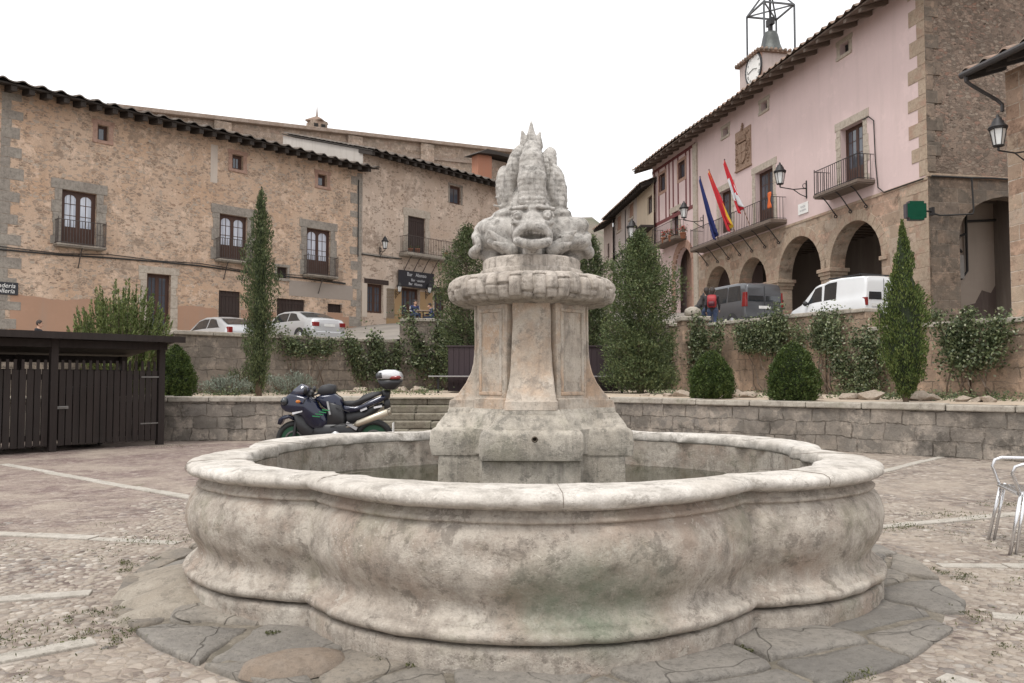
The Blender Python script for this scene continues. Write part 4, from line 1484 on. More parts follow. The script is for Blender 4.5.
    mb.tube([(s, -.06, z), (s, -.06, z - 4.2)], .03, 6)
    mb.obj('cable', M_cable, h)
    return h, ez


def text_obj(name, txt, size, m, parent, loc, rot, extrude=.004, align='CENTER', shear=0.0):
    cu = bpy.data.curves.new(name, 'FONT'); cu.body = txt; cu.size = size; cu.extrude = extrude
    cu.align_x = align; cu.align_y = 'CENTER'; cu.shear = shear
    t = bpy.data.objects.new('tmp', cu); C.objects.link(t)
    dg = bpy.context.evaluated_depsgraph_get()
    me = bpy.data.meshes.new_from_object(t.evaluated_get(dg))
    bpy.data.objects.remove(t)
    me.materials.clear(); me.materials.append(m)
    o = bpy.data.objects.new(name, me); C.objects.link(o); o.parent = parent
    o.location = loc; o.rotation_euler = rot
    return o


LH, LH_EZ = left_house()

M_signblack = plain('black_sign_board', (.022, .022, .028), .5)


def bakery_sign():
    s1, z1 = LEFT.hit(18, 283); s0 = LEFT.sx(-16); z0 = LEFT.hit(18, 295.5)[1]
    o = thing('shop_sign', 'black shop board with white handwritten lettering at the left house', 'sign', LEFT.w((s0 + s1) / 2, -.03, (z0 + z1) / 2), LEFT.a)
    W_, H = (s1 - s0) / 2, (z1 - z0) / 2
    MB().box(-W_, W_, -.02, .02, -H, H).obj('board', M_signblack, o, bevel=.005)
    text_obj('lettering', 'Panadería', H * .98, M_white, o, (W_ - .1, -.024, H * .42), (PI / 2, 0, 0), .003, 'RIGHT', .2)
    text_obj('lettering', 'Bollería', H * .98, M_white, o, (W_ - .12, -.024, -H * .42), (PI / 2, 0, 0), .003, 'RIGHT', .2)


bakery_sign()


# ------------------------------------------------------------------ second house with the bar
def bar_house():
    Fm = Frame(LEFT.w(LEFT.sx(361) + .02, 0, 0)[:2], LEFT.a + R(1.5))
    h = thing('bar_house', 'pinkish rendered house with a long balcony above the dark bar sign', 'house', Fm.o, Fm.a)
    def box(px0, px1, py0, py1):
        pm = (px0 + px1) / 2
        return Fm.sx(px0), Fm.sx(px1), Fm.hit(pm, py1)[1], Fm.hit(pm, py0)[1]
    s0, s1 = 0, Fm.sx(522)
    ez = (Fm.hit(365, 155)[1] + Fm.hit(495, 189)[1]) / 2
    up = box(407, 424.5, 217, 253); sq = box(449, 460.5, 186, 204)
    win = box(366.5, 382.5, 284, 313)
    dr = box(401, 419.5, 288, 330); dr2 = box(434, 446, 292, 330)
    dr = (dr[0], dr[1], 4.1, dr[3]); dr2 = (dr2[0], dr2[1], 4.1, dr2[3])
    cel = box(371, 391, 322, 336)
    holes = [rect(*b) for b in (up, sq, win, dr, dr2)]
    facade('wall', M_wallL2, h, [(s0, -1), (s1, -1), (s1, ez + .3), (s0, ez + .3)], holes, .3)
    MB().box(s0, s1, .32, 9, -1, ez).obj('rear_wall', M_wallL2, h)
    mw = plaster_mat('white_side_render', (.5, .46, .42), .5)
    MB().prism([(.01, 6), (8, 6), (8, ez + 2.7), (.01, ez + .3)], -.02, .06, 'yz').obj('side_wall', mw, h)
    roof(h, s0, s1, ez, 1.0, 8, 17, m=M_tileD, rafter=.6, raf=.19, side0=.12, pitch=.34)
    surround(h, *up, w_=.3, top=.45, m=M_sur2, seed=2)
    plank_door(h, *up, y=.1, name='shutter_door')
    surround(h, *sq, w_=.12, top=.12, m=M_sur, seed=2, blocks=False)
    french_window(h, *sq, y=.12, style='single', curtain=False)
    MB().box(win[0] - .2, win[1] + .35, -.05, .15, win[3] + .01, win[3] + .26).obj('lintel', M_darkwood, h)
    french_window(h, *win, y=.15, style='plain', curtain=False)
    mj = plaster_mat('pale_jamb_paint', (.58, .5, .42), .2)
    for xa, xb in ((win[1] + .01, win[1] + .8), (win[0] - .35, win[0] - .01)): MB().box(xa, xb, -.02, .1, win[2] - .25, win[3]).obj('window_jamb', mj, h)
    french_window(h, *dr, y=.25, style='door', curtain=False)
    french_window(h, *dr2, y=.25, style='door', curtain=False)
    M_ochre = plaster_mat('ochre_paint', (.36, .24, .13), .6)
    for xa, xb in ((dr[1] + .01, dr2[0] - .15), (dr[0] - 1.1, dr[0] - .01)): MB().box(xa, xb, -.02, .1, dr[2], dr[3] - .15).obj('door_jamb', M_ochre, h)
    MB().box(dr2[0] - .3, dr2[1] + .4, -.04, .15, dr2[3] + .01, dr2[3] + .28).obj('lintel', M_darkwood, h)
    # the long balcony
    b0, b1 = Fm.sx(398), Fm.sx(452); zb = Fm.hit(420, 256)[1]
    bal = balcony(h, b0, b1, zb, .8, .16, .95, 6, mi=M_ironr, scroll=False, gap=.13)
    # lower rubble band and cables
    mb = MB()
    pts = [(Fm.sx(px), -.06, Fm.hit(px, py)[1]) for px, py in ((360, 254), (380, 257), (400, 259))]
    mb.tube(pts, .03, 6); mb.obj('cable', M_cable, h)
    MB().box(.0, Fm.sx(398), -.05, .1, Fm.hit(378, 255)[1] - .06, Fm.hit(378, 255)[1] + .02).obj('ledge', M_sur, h)
    for px, zz, rr in ((403.5, 0, .13), (410.5, 0, .15), (440, 0, .16)):
        s = Fm.sx(px)
        p = thing('flower_pot', {403.5: 'small clay flower pot at the left end of the bar balcony', 410.5: 'clay flower pot before the shuttered door of the bar balcony', 440: 'round clay flower pot hanging on the right of the bar balcony'}[px], 'flower pot', Fm.w(s, -.55, zb), Fm.a, 'clay flower pots on the bar balcony')
        MB().lathe([(rr * .7, 0), (rr, rr * 1.6), (rr * 1.1, rr * 1.6), (rr * 1.1, rr * 1.9), (rr * .9, rr * 1.9)], 14).obj('pot', M_clay, p, smooth=True)
        q = np.random.default_rng(int(px)).normal(size=(160, 3)) * (rr * .5, rr * .5, rr * .45) + (0, 0, rr * 2.2)
        leaf_cloud('plant', q, .05, M_grass, p, up=.6, seed=3)
    # bar sign
    a, b, c, d = box(395.5, 431, 272, 288)
    o = thing('bar_sign', 'long black board with pale lettering over the bar door', 'sign', Fm.w((a + b) / 2, -.2, (c + d) / 2), Fm.a)
    W_, H = (b - a) / 2, (d - c) / 2
    MB().box(-W_, W_, -.03, .03, -H, H).obj('board', M_signblack, o, bevel=.006)
    text_obj('lettering', 'Bar   Alonso', H * .62, M_pale, o, (0, -.034, H * .55), (PI / 2, 0, 0), .003)
    text_obj('lettering', 'Bar · asador', H * .46, M_pale, o, (.1, -.034, -.05), (PI / 2, 0, 0), .003)
    text_obj('lettering', 'Bar  Alonso', H * .46, M_pale, o, (-.1, -.034, -H * .6), (PI / 2, 0, 0), .003)
    MB().box(-W_ * .8, -W_ * .78, 0, .19, -.02, .02).box(W_ * .78, W_ * .8, 0, .19, -.02, .02).obj('bracket', M_iron, o)
    return h, Fm, ez


M_clay = plain('terracotta', (.4, .17, .1), .8, 0, .2)
M_pale = plain('pale_lettering', (.55, .56, .58), .6)
BH, BF, BH_EZ = bar_house()


# ------------------------------------------------------------------ hill, church and roofs behind the left houses
def back_left():
    Fm = LEFT
    # white rendered loft standing over the roofs
    # church
    M_quoinb = aged_stone('brown_cornice', (.3, .22, .17), (.18, .14, .11), (.38, .31, .26), streak=.2, bump=.4)
    mC = masonry('church_stone', [(.33, .25, .19), (.4, .3, .23), (.45, .36, .29), (.37, .26, .2)], (.4, .33, .27), .9, .38, .02, .2, .6, tint=.6, stain=(.2, .17, .14))
    mR = plain('mossy_roof', (.23, .23, .2), .95, 0, .3, .6)
    pts = [(100, 100), (165, 112), (215, 118), (325, 129), (365, 134), (420, 141), (497, 150), (530, 153)]
    a = P(120, 150, 62); b = P(530, 150, 84)
    G = Frame((a.x, a.y), math.atan2(b.y - a.y, b.x - a.x))
    o = thing('church', 'long brown stone church with a mossy roof on the hill behind the houses', 'church', G.o, G.a)
    s0, s1 = 0, (b - a).length
    zA = G.hit(200, 119)[1]; zB = G.hit(480, 150)[1]
    sA, sB = G.sx(200), G.sx(480)
    zz = lambda s: zA + (zB - zA) * (s - sA) / (sB - sA)
    MB().prism([(s0, 5), (s1, 5), (s1, zz(s1)), (s0, zz(s0))], 0, 10).obj('wall', mC, o)
    mb = MB()
    mb.prism([(s0 - .3, zz(s0)), (s1 + .3, zz(s1)), (s1 + .3, zz(s1) + .35), (s0 - .3, zz(s0) + .35)], -.5, 10.5)
    mb.obj('cornice', M_quoinb, o, bevel=.05)
    MB().prism([(s0, zz(s0) - 1.5), (s1, zz(s1) - 1.5), (s1, zz(s1) - 1.2), (s0, zz(s0) - 1.2)], -.15, 0).obj('string_course', M_quoinb, o)
    for px in (218, 352, 425):
        s = G.sx(px); MB().box(s - .7, s + .7, -.35, 0, 5, zz(s) - .05).obj('buttress', mC, o)
    r = MB()
    for (pa, pb, hh) in ((100, 300, .5), (340, 520, .75)):
        sa, sb = G.sx(pa), G.sx(pb)
        r.add([(sa, -.4, zz(sa) + .36), (sb, -.4, zz(sb) + .36), (sb, 5, zz(sb) + .36 + hh * .6), ((sa + sb) / 2, 5, zz((sa + sb) / 2) + .36 + hh * 1.5), (sa, 5, zz(sa) + .4)], [(0, 1, 2, 3, 4)])
    r.obj('roof', mR, o)
    # lantern turret
    s = G.sx(326); zt = G.hit(326, 118, 3)[1]; zb = zz(s)
    t = thing('roof_lantern', 'small square lantern turret with dark openings on the church roof', 'turret', G.w(s, 3, zb), G.a)
    H = zt - zb
    MB().box(-.75, .75, -.75, .75, -.3, H * .75).obj('wall', mC, t)
    mb = MB()
    for x in (-.35, .35): mb.box(x - .2, x + .2, -.78, -.7, H * .3, H * .62)
    mb.obj('opening', M_void, t)
    MB().lathe([(1.15, H * .75), (1.1, H * .8), (.1, H * 1.0), (.02, H * 1.4)], 4).obj('roof', M_tile, t)
    # brick gable
    a = P(478, 185, 58); b = P(500, 185, 59.5)
    G2 = Frame((a.x, a.y), math.atan2(b.y - a.y, b.x - a.x))
    o = thing('brick_gable_house', 'orange brick gable under a dark roof edge behind the bar house', 'house', G2.o, G2.a)
    z0 = P(478, 200, 58).z; z1 = P(478, 157, 58).z; z2 = P(497, 154, 59).z
    mB = plaster_mat('orange_brick_render', (.42, .2, .13), .3, .4)
    MB().box(0, 1.35, 0, .7, z0 - 3, z2 - .2).obj('wall', mB, o)
    MB().box(1.36, 6, .3, .9, z0 - 3, z2 - .3).obj('rear_wall', mC, o)
    MB().prism([(-.4, z2 - .35), (1.4, z2 - .15), (7.5, z2 - .1), (7.5, z2 + .12), (.5, z2 + .1)], -.5, 1.2).obj('roof', M_eave, o)
    # hill
    mH = NB('hill'); 
    mH = mH.done(mH.mix(mH.ramp(mH.noise(.12, 8, .75), [(.45, 0.0), (.6, 1.0)]), (.2, .165, .135), (.11, .11, .07)), .95, mH.bump(mH.noise(.8, 8, .7), 1.0, .4))
    v = []; f = []
    NX, NY = 60, 16
    for j in range(NY + 1):
        for i in range(NX + 1):
            x = -75 + 120 * i / NX; y = 95 + 90 * j / NY
            t = j / NY
            hgt = 19 * math.exp(-((x + 40) / 38) ** 2) + 20.5 * math.exp(-((x - 13) / 11.5) ** 2) * (1.0 if x > 8 else 1)
            z = (hgt + 3.5) * min(1, .25 + t * 2.2) + 2.2 * mnoise.noise(Vector((x * .09, y * .09, 0))) + .8 * mnoise.noise(Vector((x * .4, y * .4, 0)))
            v.append((x, y, z))
    for j in range(NY):
        for i in range(NX):
            a = j * (NX + 1) + i; f.append((a, a + 1, a + NX + 2, a + NX + 1))
    tag(mkobj('hill', v, f, mH, smooth=True), kind='structure')


back_left()
# ------------------------------------------------------------------ town hall with its arcade
M_pink = plaster_mat('pink_limewash', (.67, .525, .505), .28, .12, (.42, .34, .31))
M_ash = masonry('arcade_ashlar', [(.31, .22, .16), (.45, .35, .265), (.54, .45, .36), (.46, .3, .22), (.4, .33, .26)], (.33, .27, .21), 1.05, .5, .014, .07, .5, tint=.45)
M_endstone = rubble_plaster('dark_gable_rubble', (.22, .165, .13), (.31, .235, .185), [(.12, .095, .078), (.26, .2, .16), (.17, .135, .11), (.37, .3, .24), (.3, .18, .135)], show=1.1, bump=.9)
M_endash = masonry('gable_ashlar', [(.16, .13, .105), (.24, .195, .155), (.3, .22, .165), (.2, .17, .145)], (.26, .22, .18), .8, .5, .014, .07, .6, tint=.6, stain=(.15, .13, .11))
M_quoin = aged_stone('sandstone_quoin', (.4, .31, .23), (.25, .19, .14), (.48, .38, .29), streak=.2, bump=.4, scale=1.2, warm=(.38, .24, .18))
M_inner = plaster_mat('arcade_inner_render', (.16, .13, .11), .5)  # base colour darkened to stand for the shade under the ceiling
M_pass = plaster_mat('passage_render', (.4, .335, .285), .5)
M_maroon = plain('maroon_timber_strip', (.16, .045, .045), .7)


def hall():
    Fm = RIGHT                        # local x grows toward the camera, 0 at the gable corner
    zg = 2.0
    h = thing('town_hall', 'pink town hall with a stone arcade, iron balconies and carved coat of arms', 'town hall', Fm.o, Fm.a)
    def box(px0, px1, py0, py1):      # py given at the opening's middle
        pm = (px0 + px1) / 2
        return Fm.sx(px0), Fm.sx(px1), Fm.hit(pm, py1)[1], Fm.hit(pm, py0)[1]
    sL = Fm.sx(698.5); s5 = Fm.sx(654)
    ez = Fm.hit(760, 98)[1]
    zb = Fm.hit(860, 201)[1]          # top of the stone arcade storey
    # arches: jamb pixels, spring height from the capital
    zs = Fm.hit(834, 267)[1]
    A = []
    for a, b in ((832, 884), (780, 823), (740, 768), (707, 731.7)):
        A.append((Fm.sx(a), Fm.sx(b)))
    A.sort()
    # even out: columns between
    holes = [arch(a, b, zg, zs) for a, b in A]
    facade('arcade_wall', M_ash, h, [(sL, 0), (0, 0), (0, zb), (sL, zb)], holes, .7)
    # upper wall
    wn = box(845, 868, 122, 186); d1 = box(758, 776, 168, 226); d2 = box(721, 733.5, 189, 232)
    att = [box(846, 855, 38, 50), box(765, 771, 99, 108), box(726, 731, 126, 134)]
    up = facade('upper_wall', M_pink, h, [(sL, zb), (0, zb), (0, ez + .42), (sL, ez + .42)], [rect(*b) for b in [wn, d1, d2] + att], .35)
    MB().box(sL, -.02, -.03, .04, zb - .07, zb + .05).obj('string_course', M_quoin, h, bevel=.01)
    # capitals and imposts
    for i in range(len(A) - 1):
        a, b = A[i][1], A[i + 1][0]; mb = MB()
        mb.box(a - .1, b + .1, -.09, .78, zs - .3, zs - .16); mb.box(a - .04, b + .04, -.04, .74, zs - .46, zs - .3)
        mb.box(a - .16, b + .16, -.14, .84, zs - .16, zs); mb.obj('impost', M_quoin, h, bevel=.02)
    mb = MB(); mb.box(A[-1][1] - .1, A[-1][1] + .35, -.06, .78, zs - .16, zs)
    mb.obj('impost', M_quoin, h, bevel=.02)
    # voussoir rings, slightly proud
    for a, b in A:
        c = (a + b) / 2; r = (b - a) / 2; mb = MB(); n = 15
        for i in range(n):
            t0, t1 = PI * i / n + .008, PI * (i + 1) / n - .008
            pl = [(c + q * math.cos(t), zs + q * math.sin(t)) for q, t in ((r + .001, t0), (r + .42, t0), (r + .42, t1), (r + .001, t1))]
            mb.prism(pl, -.012, .1)
        mb.obj('arch_ring', M_quoin, h, bevel=.008)
    # arcade interior: back wall with doors, ceiling with beams, floor
    dpt = 4.2
    dh = [rect(Fm.sx(876, dpt) * 0 + A[-1][0] + .7, A[-1][0] + 2.9, 0, zs - .4), rect(A[-2][0] + .4, A[-2][0] + 2.3, 0, zs - .1), rect(A[0][0] + .5, A[0][0] + 2.0, 0, zs)]
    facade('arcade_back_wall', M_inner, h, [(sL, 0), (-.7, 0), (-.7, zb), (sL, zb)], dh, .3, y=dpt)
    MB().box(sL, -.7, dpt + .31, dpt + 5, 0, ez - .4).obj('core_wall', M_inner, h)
    for q in dh: plank_door(h, q[0][0], q[1][0], 0, q[2][1], dpt + .1)
    mb = MB(); mb.box(sL, -.7, .7, dpt, zb - .2, zb - .05)
    x = sL + .4
    bm = MB()
    while x < -.8:
        bm.box(x - .09, x + .09, .71, dpt - .01, zb - .4, zb - .21); x += .62
    mb.obj('arcade_ceiling', M_eave2, h); bm.obj('ceiling_beams', M_eave2, h)
    # balcony openings
    for b, sd in ((wn, 11), (d1, 12), (d2, 13)):
        surround(h, *b, w_=.3, top=.34, m=M_sur2, seed=sd, proud=.025)
        french_window(h, *b, y=.24, style='door', curtain=False)
    for b in att:
        surround(h, *b, w_=.22, top=.2, m=M_sur2, blocks=False, proud=.02, sill=True)
        MB().box(b[0], b[1], .25, .3, b[2], b[3]).obj('vent', M_void, h)
    balcony(h, Fm.sx(816, -.8), Fm.sx(877, -.1), wn[2] - .02, .8, .12, 1.0, 3, m=M_eave2, gap=.15)
    balcony(h, Fm.sx(700, -.3), Fm.sx(783.5, -.3), d1[2] - .02, .85, .16, 1.05, 7, m=M_eave2, gap=.17)
    # coat of arms panel: carved relief
    a, b, c, d = box(739, 754.5, 127, 166)
    mR = aged_stone('carved_arms_stone', (.36, .24, .17), (.17, .11, .08), (.46, .33, .25), streak=.2, bump=.9, scale=3)
    g = MB(); g.box(a, b, -.06, .03, c, d); g.box(a - .05, b + .05, -.1, .03, c - .1, c - .002)
    plate = g.obj('coat_of_arms', mR, h, bevel=.02)
    g = MB(); cx = (a + b) / 2; W_ = (b - a); H = d - c
    sh = [(cx - W_ * .26, c + H * .62), (cx - W_ * .26, c + H * .32), (cx - W_ * .18, c + H * .18), (cx, c + H * .1), (cx + W_ * .18, c + H * .18), (cx + W_ * .26, c + H * .32), (cx + W_ * .26, c + H * .62)]
    g.prism(sh, -.14, -.06)
    g.box(cx - .02, cx + .02, -.17, -.14, c + H * .14, c + H * .6); g.box(cx - W_ * .24, cx + W_ * .24, -.165, -.14, c + H * .38, c + H * .42)
    g.obj('shield', mR, plate, bevel=.02)
    g = MB()
    for i in range(5):
        x = cx + W_ * (-.2 + .1 * i); g.lathe([(.0, 0), (.07, .03), (.05, .22), (.0, .27)], 8, (x, -.12, c + H * .7), 'z')
    g.box(cx - W_ * .25, cx + W_ * .25, -.16, -.05, c + H * .66, c + H * .71)
    g.lathe([(.0, 0), (.09, .05), (.06, .14), (.0, .22)], 8, (cx, -.1, c + H * .95), 'z'); g.box(cx - .025, cx + .025, -.1, -.04, d, d + .32); g.box(cx - .1, cx + .1, -.1, -.04, d + .14, d + .19)
    g.obj('crown', mR, plate)
    g = MB(); rr = random.Random(4)
    for i in range(46):
        sd = rr.choice((-1, 1)); x = cx + sd * W_ * rr.uniform(.28, .44); z = c + H * rr.uniform(.08, .9); q = rr.uniform(.04, .1)
        g.lathe([(.0, -.07), (q, -.02), (q * .8, .03), (0, .07)], 7, (x, -.08, z), 'y')
    g.obj('scrollwork', mR, plate, smooth=True)
    # roof and its brown boarded eave
    roof(h, s5 - .2, 1.2, ez, 1.25, 8, 19, me=M_eave2, rafter=.95, raf=.16, side0=.2, side1=.2)
    quoins(h, .0, -1, zb + .1, ez, M_quoin, .38, .85, .4, .62, .02, 6)
    quoins(h, .0, -1, 2.2, zb - .1, M_quoin, .6, 1.2, .45, .62, .01, 7)
    mb = MB(); x = sL
    mb.box(x - .35, x + .2, -.1, .2, 2, ez - .1)
    mb.obj('pilaster', M_sur2, h, bevel=.02)
    # gable end, facing the camera: stone, with an arched passage
    zt = ez + 3.4
    g0 = 0.0; g1 = 9.4
    G = Frame(Fm.w(0, 0, 0)[:2], math.atan2(.195, .981))
    ge = bpy.data.objects.new('gable_end', None)
    def gx(px): return G.sx(px)
    def gz(px, py): return G.hit(px, py)[1]
    za = gz(960, 176)
    ah = arch(gx(963), gx(963) + 4.6, zg, gz(963, 235), rise=gz(990, 195) - gz(963, 235))
    # expressed in the hall's own frame: gable runs along local +y at x=0
    def to_h(o): 
        o.rotation_euler.z = G.a - Fm.a; return o
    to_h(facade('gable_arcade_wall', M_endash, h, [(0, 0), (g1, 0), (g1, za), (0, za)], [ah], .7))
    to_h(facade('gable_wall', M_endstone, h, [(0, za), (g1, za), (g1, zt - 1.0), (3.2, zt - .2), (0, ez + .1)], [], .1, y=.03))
    mb = MB(); mb.box(-.02, g1, -.05, .1, za - .08, za + .04); to_h(mb.obj('string_course', M_quoin, h, bevel=.015))
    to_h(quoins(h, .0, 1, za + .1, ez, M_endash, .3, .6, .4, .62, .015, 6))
    # passage inside
    mb = MB(); mb.box(.7, g1, 1.7, 1.9, 0, za); to_h(mb.obj('passage_wall', M_pass, h)); to_h(MB().box(.65, .8, .7, 1.69, 0, za).obj('passage_wall', M_inner, h))
    mb = MB(); mb.box(.7, g1, .7, 1.69, za - .4, za - .2); to_h(mb.obj('passage_ceiling', M_eave2, h))
    mp = MB(); rr = random.Random(3)
    pl = [(gx(1000) * 1.0 + .0, 1.5)]
    pw = [(1.6, 2.0), (5, 2.0), (5, 5.4), (4.4, 5.1), (4.0, 4.5), (3.6, 4.6), (3.3, 4.1), (2.9, 4.0), (2.6, 3.6), (2.1, 3.5), (1.9, 3.1)]
    to_h(MB().prism(pw, 1.685, 1.71).obj('peeled_patch', plaster_mat('peeled_stone_patch', (.13, .1, .09), .4, .5), h))
    mb = MB(); mb.box(2.0, 2.7, 1.5, 1.68, zg + 3.0, zg + 3.9)
    to_h(mb.obj('meter_box', plain('grey_meter_box', (.3, .28, .26), .7), h, bevel=.02))
    mb = MB()
    for pts in ([(2.9, 1.6, 7.9), (2.9, 1.6, 5.3), (2.6, 1.55, 5.0), (2.4, 1.55, 5.1)], [(2.9, 1.6, 7.2), (4.2, 1.6, 7.3), (5.5, 1.6, 7.2)], [(2.8, 1.55, 6.7), (2.5, 1.5, 6.6), (2.4, 1.5, 6.2), (2.6, 1.5, 6.0)]):
        mb.tube(pts, .05, 6)
    to_h(mb.obj('passage_cable', M_cable, h))
    mb = MB()
    mb.tube([(.1, -.08, gz(940, 177)), (1.6, -.1, gz(960, 178)), (2.6, -.1, gz(975, 178)), (5, -.1, gz(1010, 181))], .035, 6)
    mb.tube([(1.7, -.1, gz(960, 178)), (1.75, -.1, gz(960, 178) - 1.2), (1.7, -.1, gz(960, 178) - 1.3), (.4, -.08, gz(960, 178) - 1.4), (.0, -.08, gz(960, 178) - 1.3)], .03, 6)
    to_h(mb.obj('cable', M_cable, h))
    mb = MB()
    pts = [(Fm.sx(px, -.04), -.05, Fm.hit(px, py, -.04)[1]) for px, py in ((928, 177), (905, 185), (888, 191), (882, 186), (880, 160), (879, 118), (874, 114), (868, 117))]
    mb.tube(pts, .022, 6); mb.obj('cable', M_cable, h)
    # left part: half-timbered storey over the clock-side house
    p0, p1 = s5, sL - .02
    zt0 = Fm.hit(676, 215)[1]
    lw = [box(661, 667, 173, 190), box(680.5, 687, 160, 177)]
    bd = box(673.5, 680, 211, 240)
    ar = (Fm.sx(676), Fm.sx(693))
    zs5 = Fm.hit(684, 268)[1]
    facade('house_wall', M_pink, h, [(p0, 0), (p1, 0), (p1, ez + .42), (p0, ez + .42)], [rect(*b) for b in lw + [bd]] + [arch(ar[0], ar[1], 1.5, zs5)], .35)
    for b in lw: french_window(h, *b, y=.1, style='single', curtain=False); 
    for b in lw:
        mb = MB(); mb.box(b[0] - .22, b[0], -.03, .1, b[2] - .2, b[3] + .2); mb.box(b[1], b[1] + .22, -.03, .1, b[2] - .2, b[3] + .2); mb.box(b[0], b[1], -.03, .1, b[3], b[3] + .2); mb.box(b[0], b[1], -.03, .1, b[2] - .2, b[2]); mb.obj('window_surround', M_redstone, h, bevel=.01)
    surround(h, *bd, w_=.28, top=.35, m=M_sur2, seed=3, proud=.02)
    french_window(h, *bd, y=.2, style='door', curtain=False)
    balcony(h, Fm.sx(660, -.3), Fm.sx(683.5, -.3), bd[2], .8, .18, 1.0, 0, m=M_eave2, gap=.18)
    mb = MB()
    for px in (656, 660.5, 667.5, 671, 675, 680, 688, 692, 697):
        s = Fm.sx(px); mb.box(s - .09, s + .09, -.02, .05, zt0, ez)
    mb.box(p0, p1, -.025, .05, zt0 - .1, zt0 + .12); mb.box(p0, p1, -.025, .05, ez - .2, ez - .02)
    mb.obj('timber_strips', M_maroon, h)
    c = sum(ar) / 2; r = (ar[1] - ar[0]) / 2; mb = MB()
    for i in range(11):
        t0, t1 = PI * i / 11, PI * (i + 1) / 11 - .01
        mb.prism([(c + q * math.cos(t), zs5 + q * math.sin(t)) for q, t in ((r, t0), (r + .5, t0), (r + .5, t1), (r, t1))], -.03, .1)
    for x0, x1 in ((ar[0] - .5, ar[0]), (ar[1], ar[1] + .5)): mb.box(x0, x1, -.03, .1, 1.5, zs5 - .01)
    mb.obj('arch_ring', M_redstone, h, bevel=.02)
    MB().box(ar[0] - .3, ar[1] + .3, .9, 1.0, 1.5, zs5 + 2.2).obj('inner_wall', M_redstone, h)
    plank_door(h, ar[0] + 1.2, ar[1] - .4, 1.5, zs5 - .2, .8)
    MB().box(p0, p1, 1.1, 9, 0, ez).obj('core_wall', M_pink, h)
    return h, ez


TH, TH_EZ = hall()


def wall_lamp(label, frame, px, py, size=1.0, out=.9, side=0):
    """lantern on an iron arm; base at the wall"""
    s, z = frame.hit(px, py, -out)
    o = thing('wall_lantern', label, 'street lamp', frame.w(s, 0, z), frame.a, 'iron wall lanterns round the square')
    k = size; y = -out
    br = MB()
    br.box(-.03 * k, .03 * k, -.03, 0, -.75 * k, -.05 * k)
    br.tube([(0, -.01, -.35 * k), (0, -out * .5, -.42 * k), (0, y, -.36 * k)], .022 * k, 6)
    br.tube([(0, -.01, -.7 * k), (0, -out * .25, -.6 * k), (0, -out * .5, -.43 * k)], .018 * k, 6)
    br.tube([(0, -.1 + .09 * k * math.cos(a), -.26 * k + .09 * k * math.sin(a)) for a in [i * .7 for i in range(9)]], .014 * k, 5)
    br.tube([(0, y, -.36 * k), (0, y, -.24 * k)], .03 * k, 6)
    br.obj('bracket', M_iron, o)
    cg = MB()
    for i in range(6):
        a = i * PI / 3
        cg.tube([(.12 * k * math.cos(a), y + .12 * k * math.sin(a), -.23 * k), (.2 * k * math.cos(a), y + .2 * k * math.sin(a), .22 * k)], .012 * k, 5)
    cg.lathe([(.13 * k, -.25 * k), (.14 * k, -.22 * k), (.1 * k, -.22 * k)], 12, (0, y, 0)); cg.lathe([(.19 * k, .21 * k), (.225 * k, .2 * k), (.225 * k, .24 * k), (.19 * k, .24 * k)], 12, (0, y, 0))
    cg.obj('lantern_cage', M_iron, o)
    MB().lathe([(.105 * k, -.225 * k), (.18 * k, .2 * k)], 6, (0, y, 0)).obj('glass', M_frost, o)
    MB().lathe([(.24 * k, .235 * k), (.235 * k, .27 * k), (.16 * k, .34 * k), (.14 * k, .42 * k), (.1 * k, .46 * k), (.1 * k, .5 * k), (.05 * k, .52 * k), (.03 * k, .6 * k), (.0, .62 * k)], 16, (0, y, 0)).obj('cap', M_iron, o, smooth=True)
    return o


M_frost = plain('frosted_lantern_glass', (.72, .73, .72), .25, 0, .05, 4, spec=.6)
wall_lamp('black lantern on a scrolled bracket, between the long balcony and the white plaque', RIGHT, 780, 178, 1.15, 1.3)
wall_lamp('black wall lantern at the left end of the long flag balcony, by the small balcony', RIGHT, 684, 213, 1.15, 1.2)


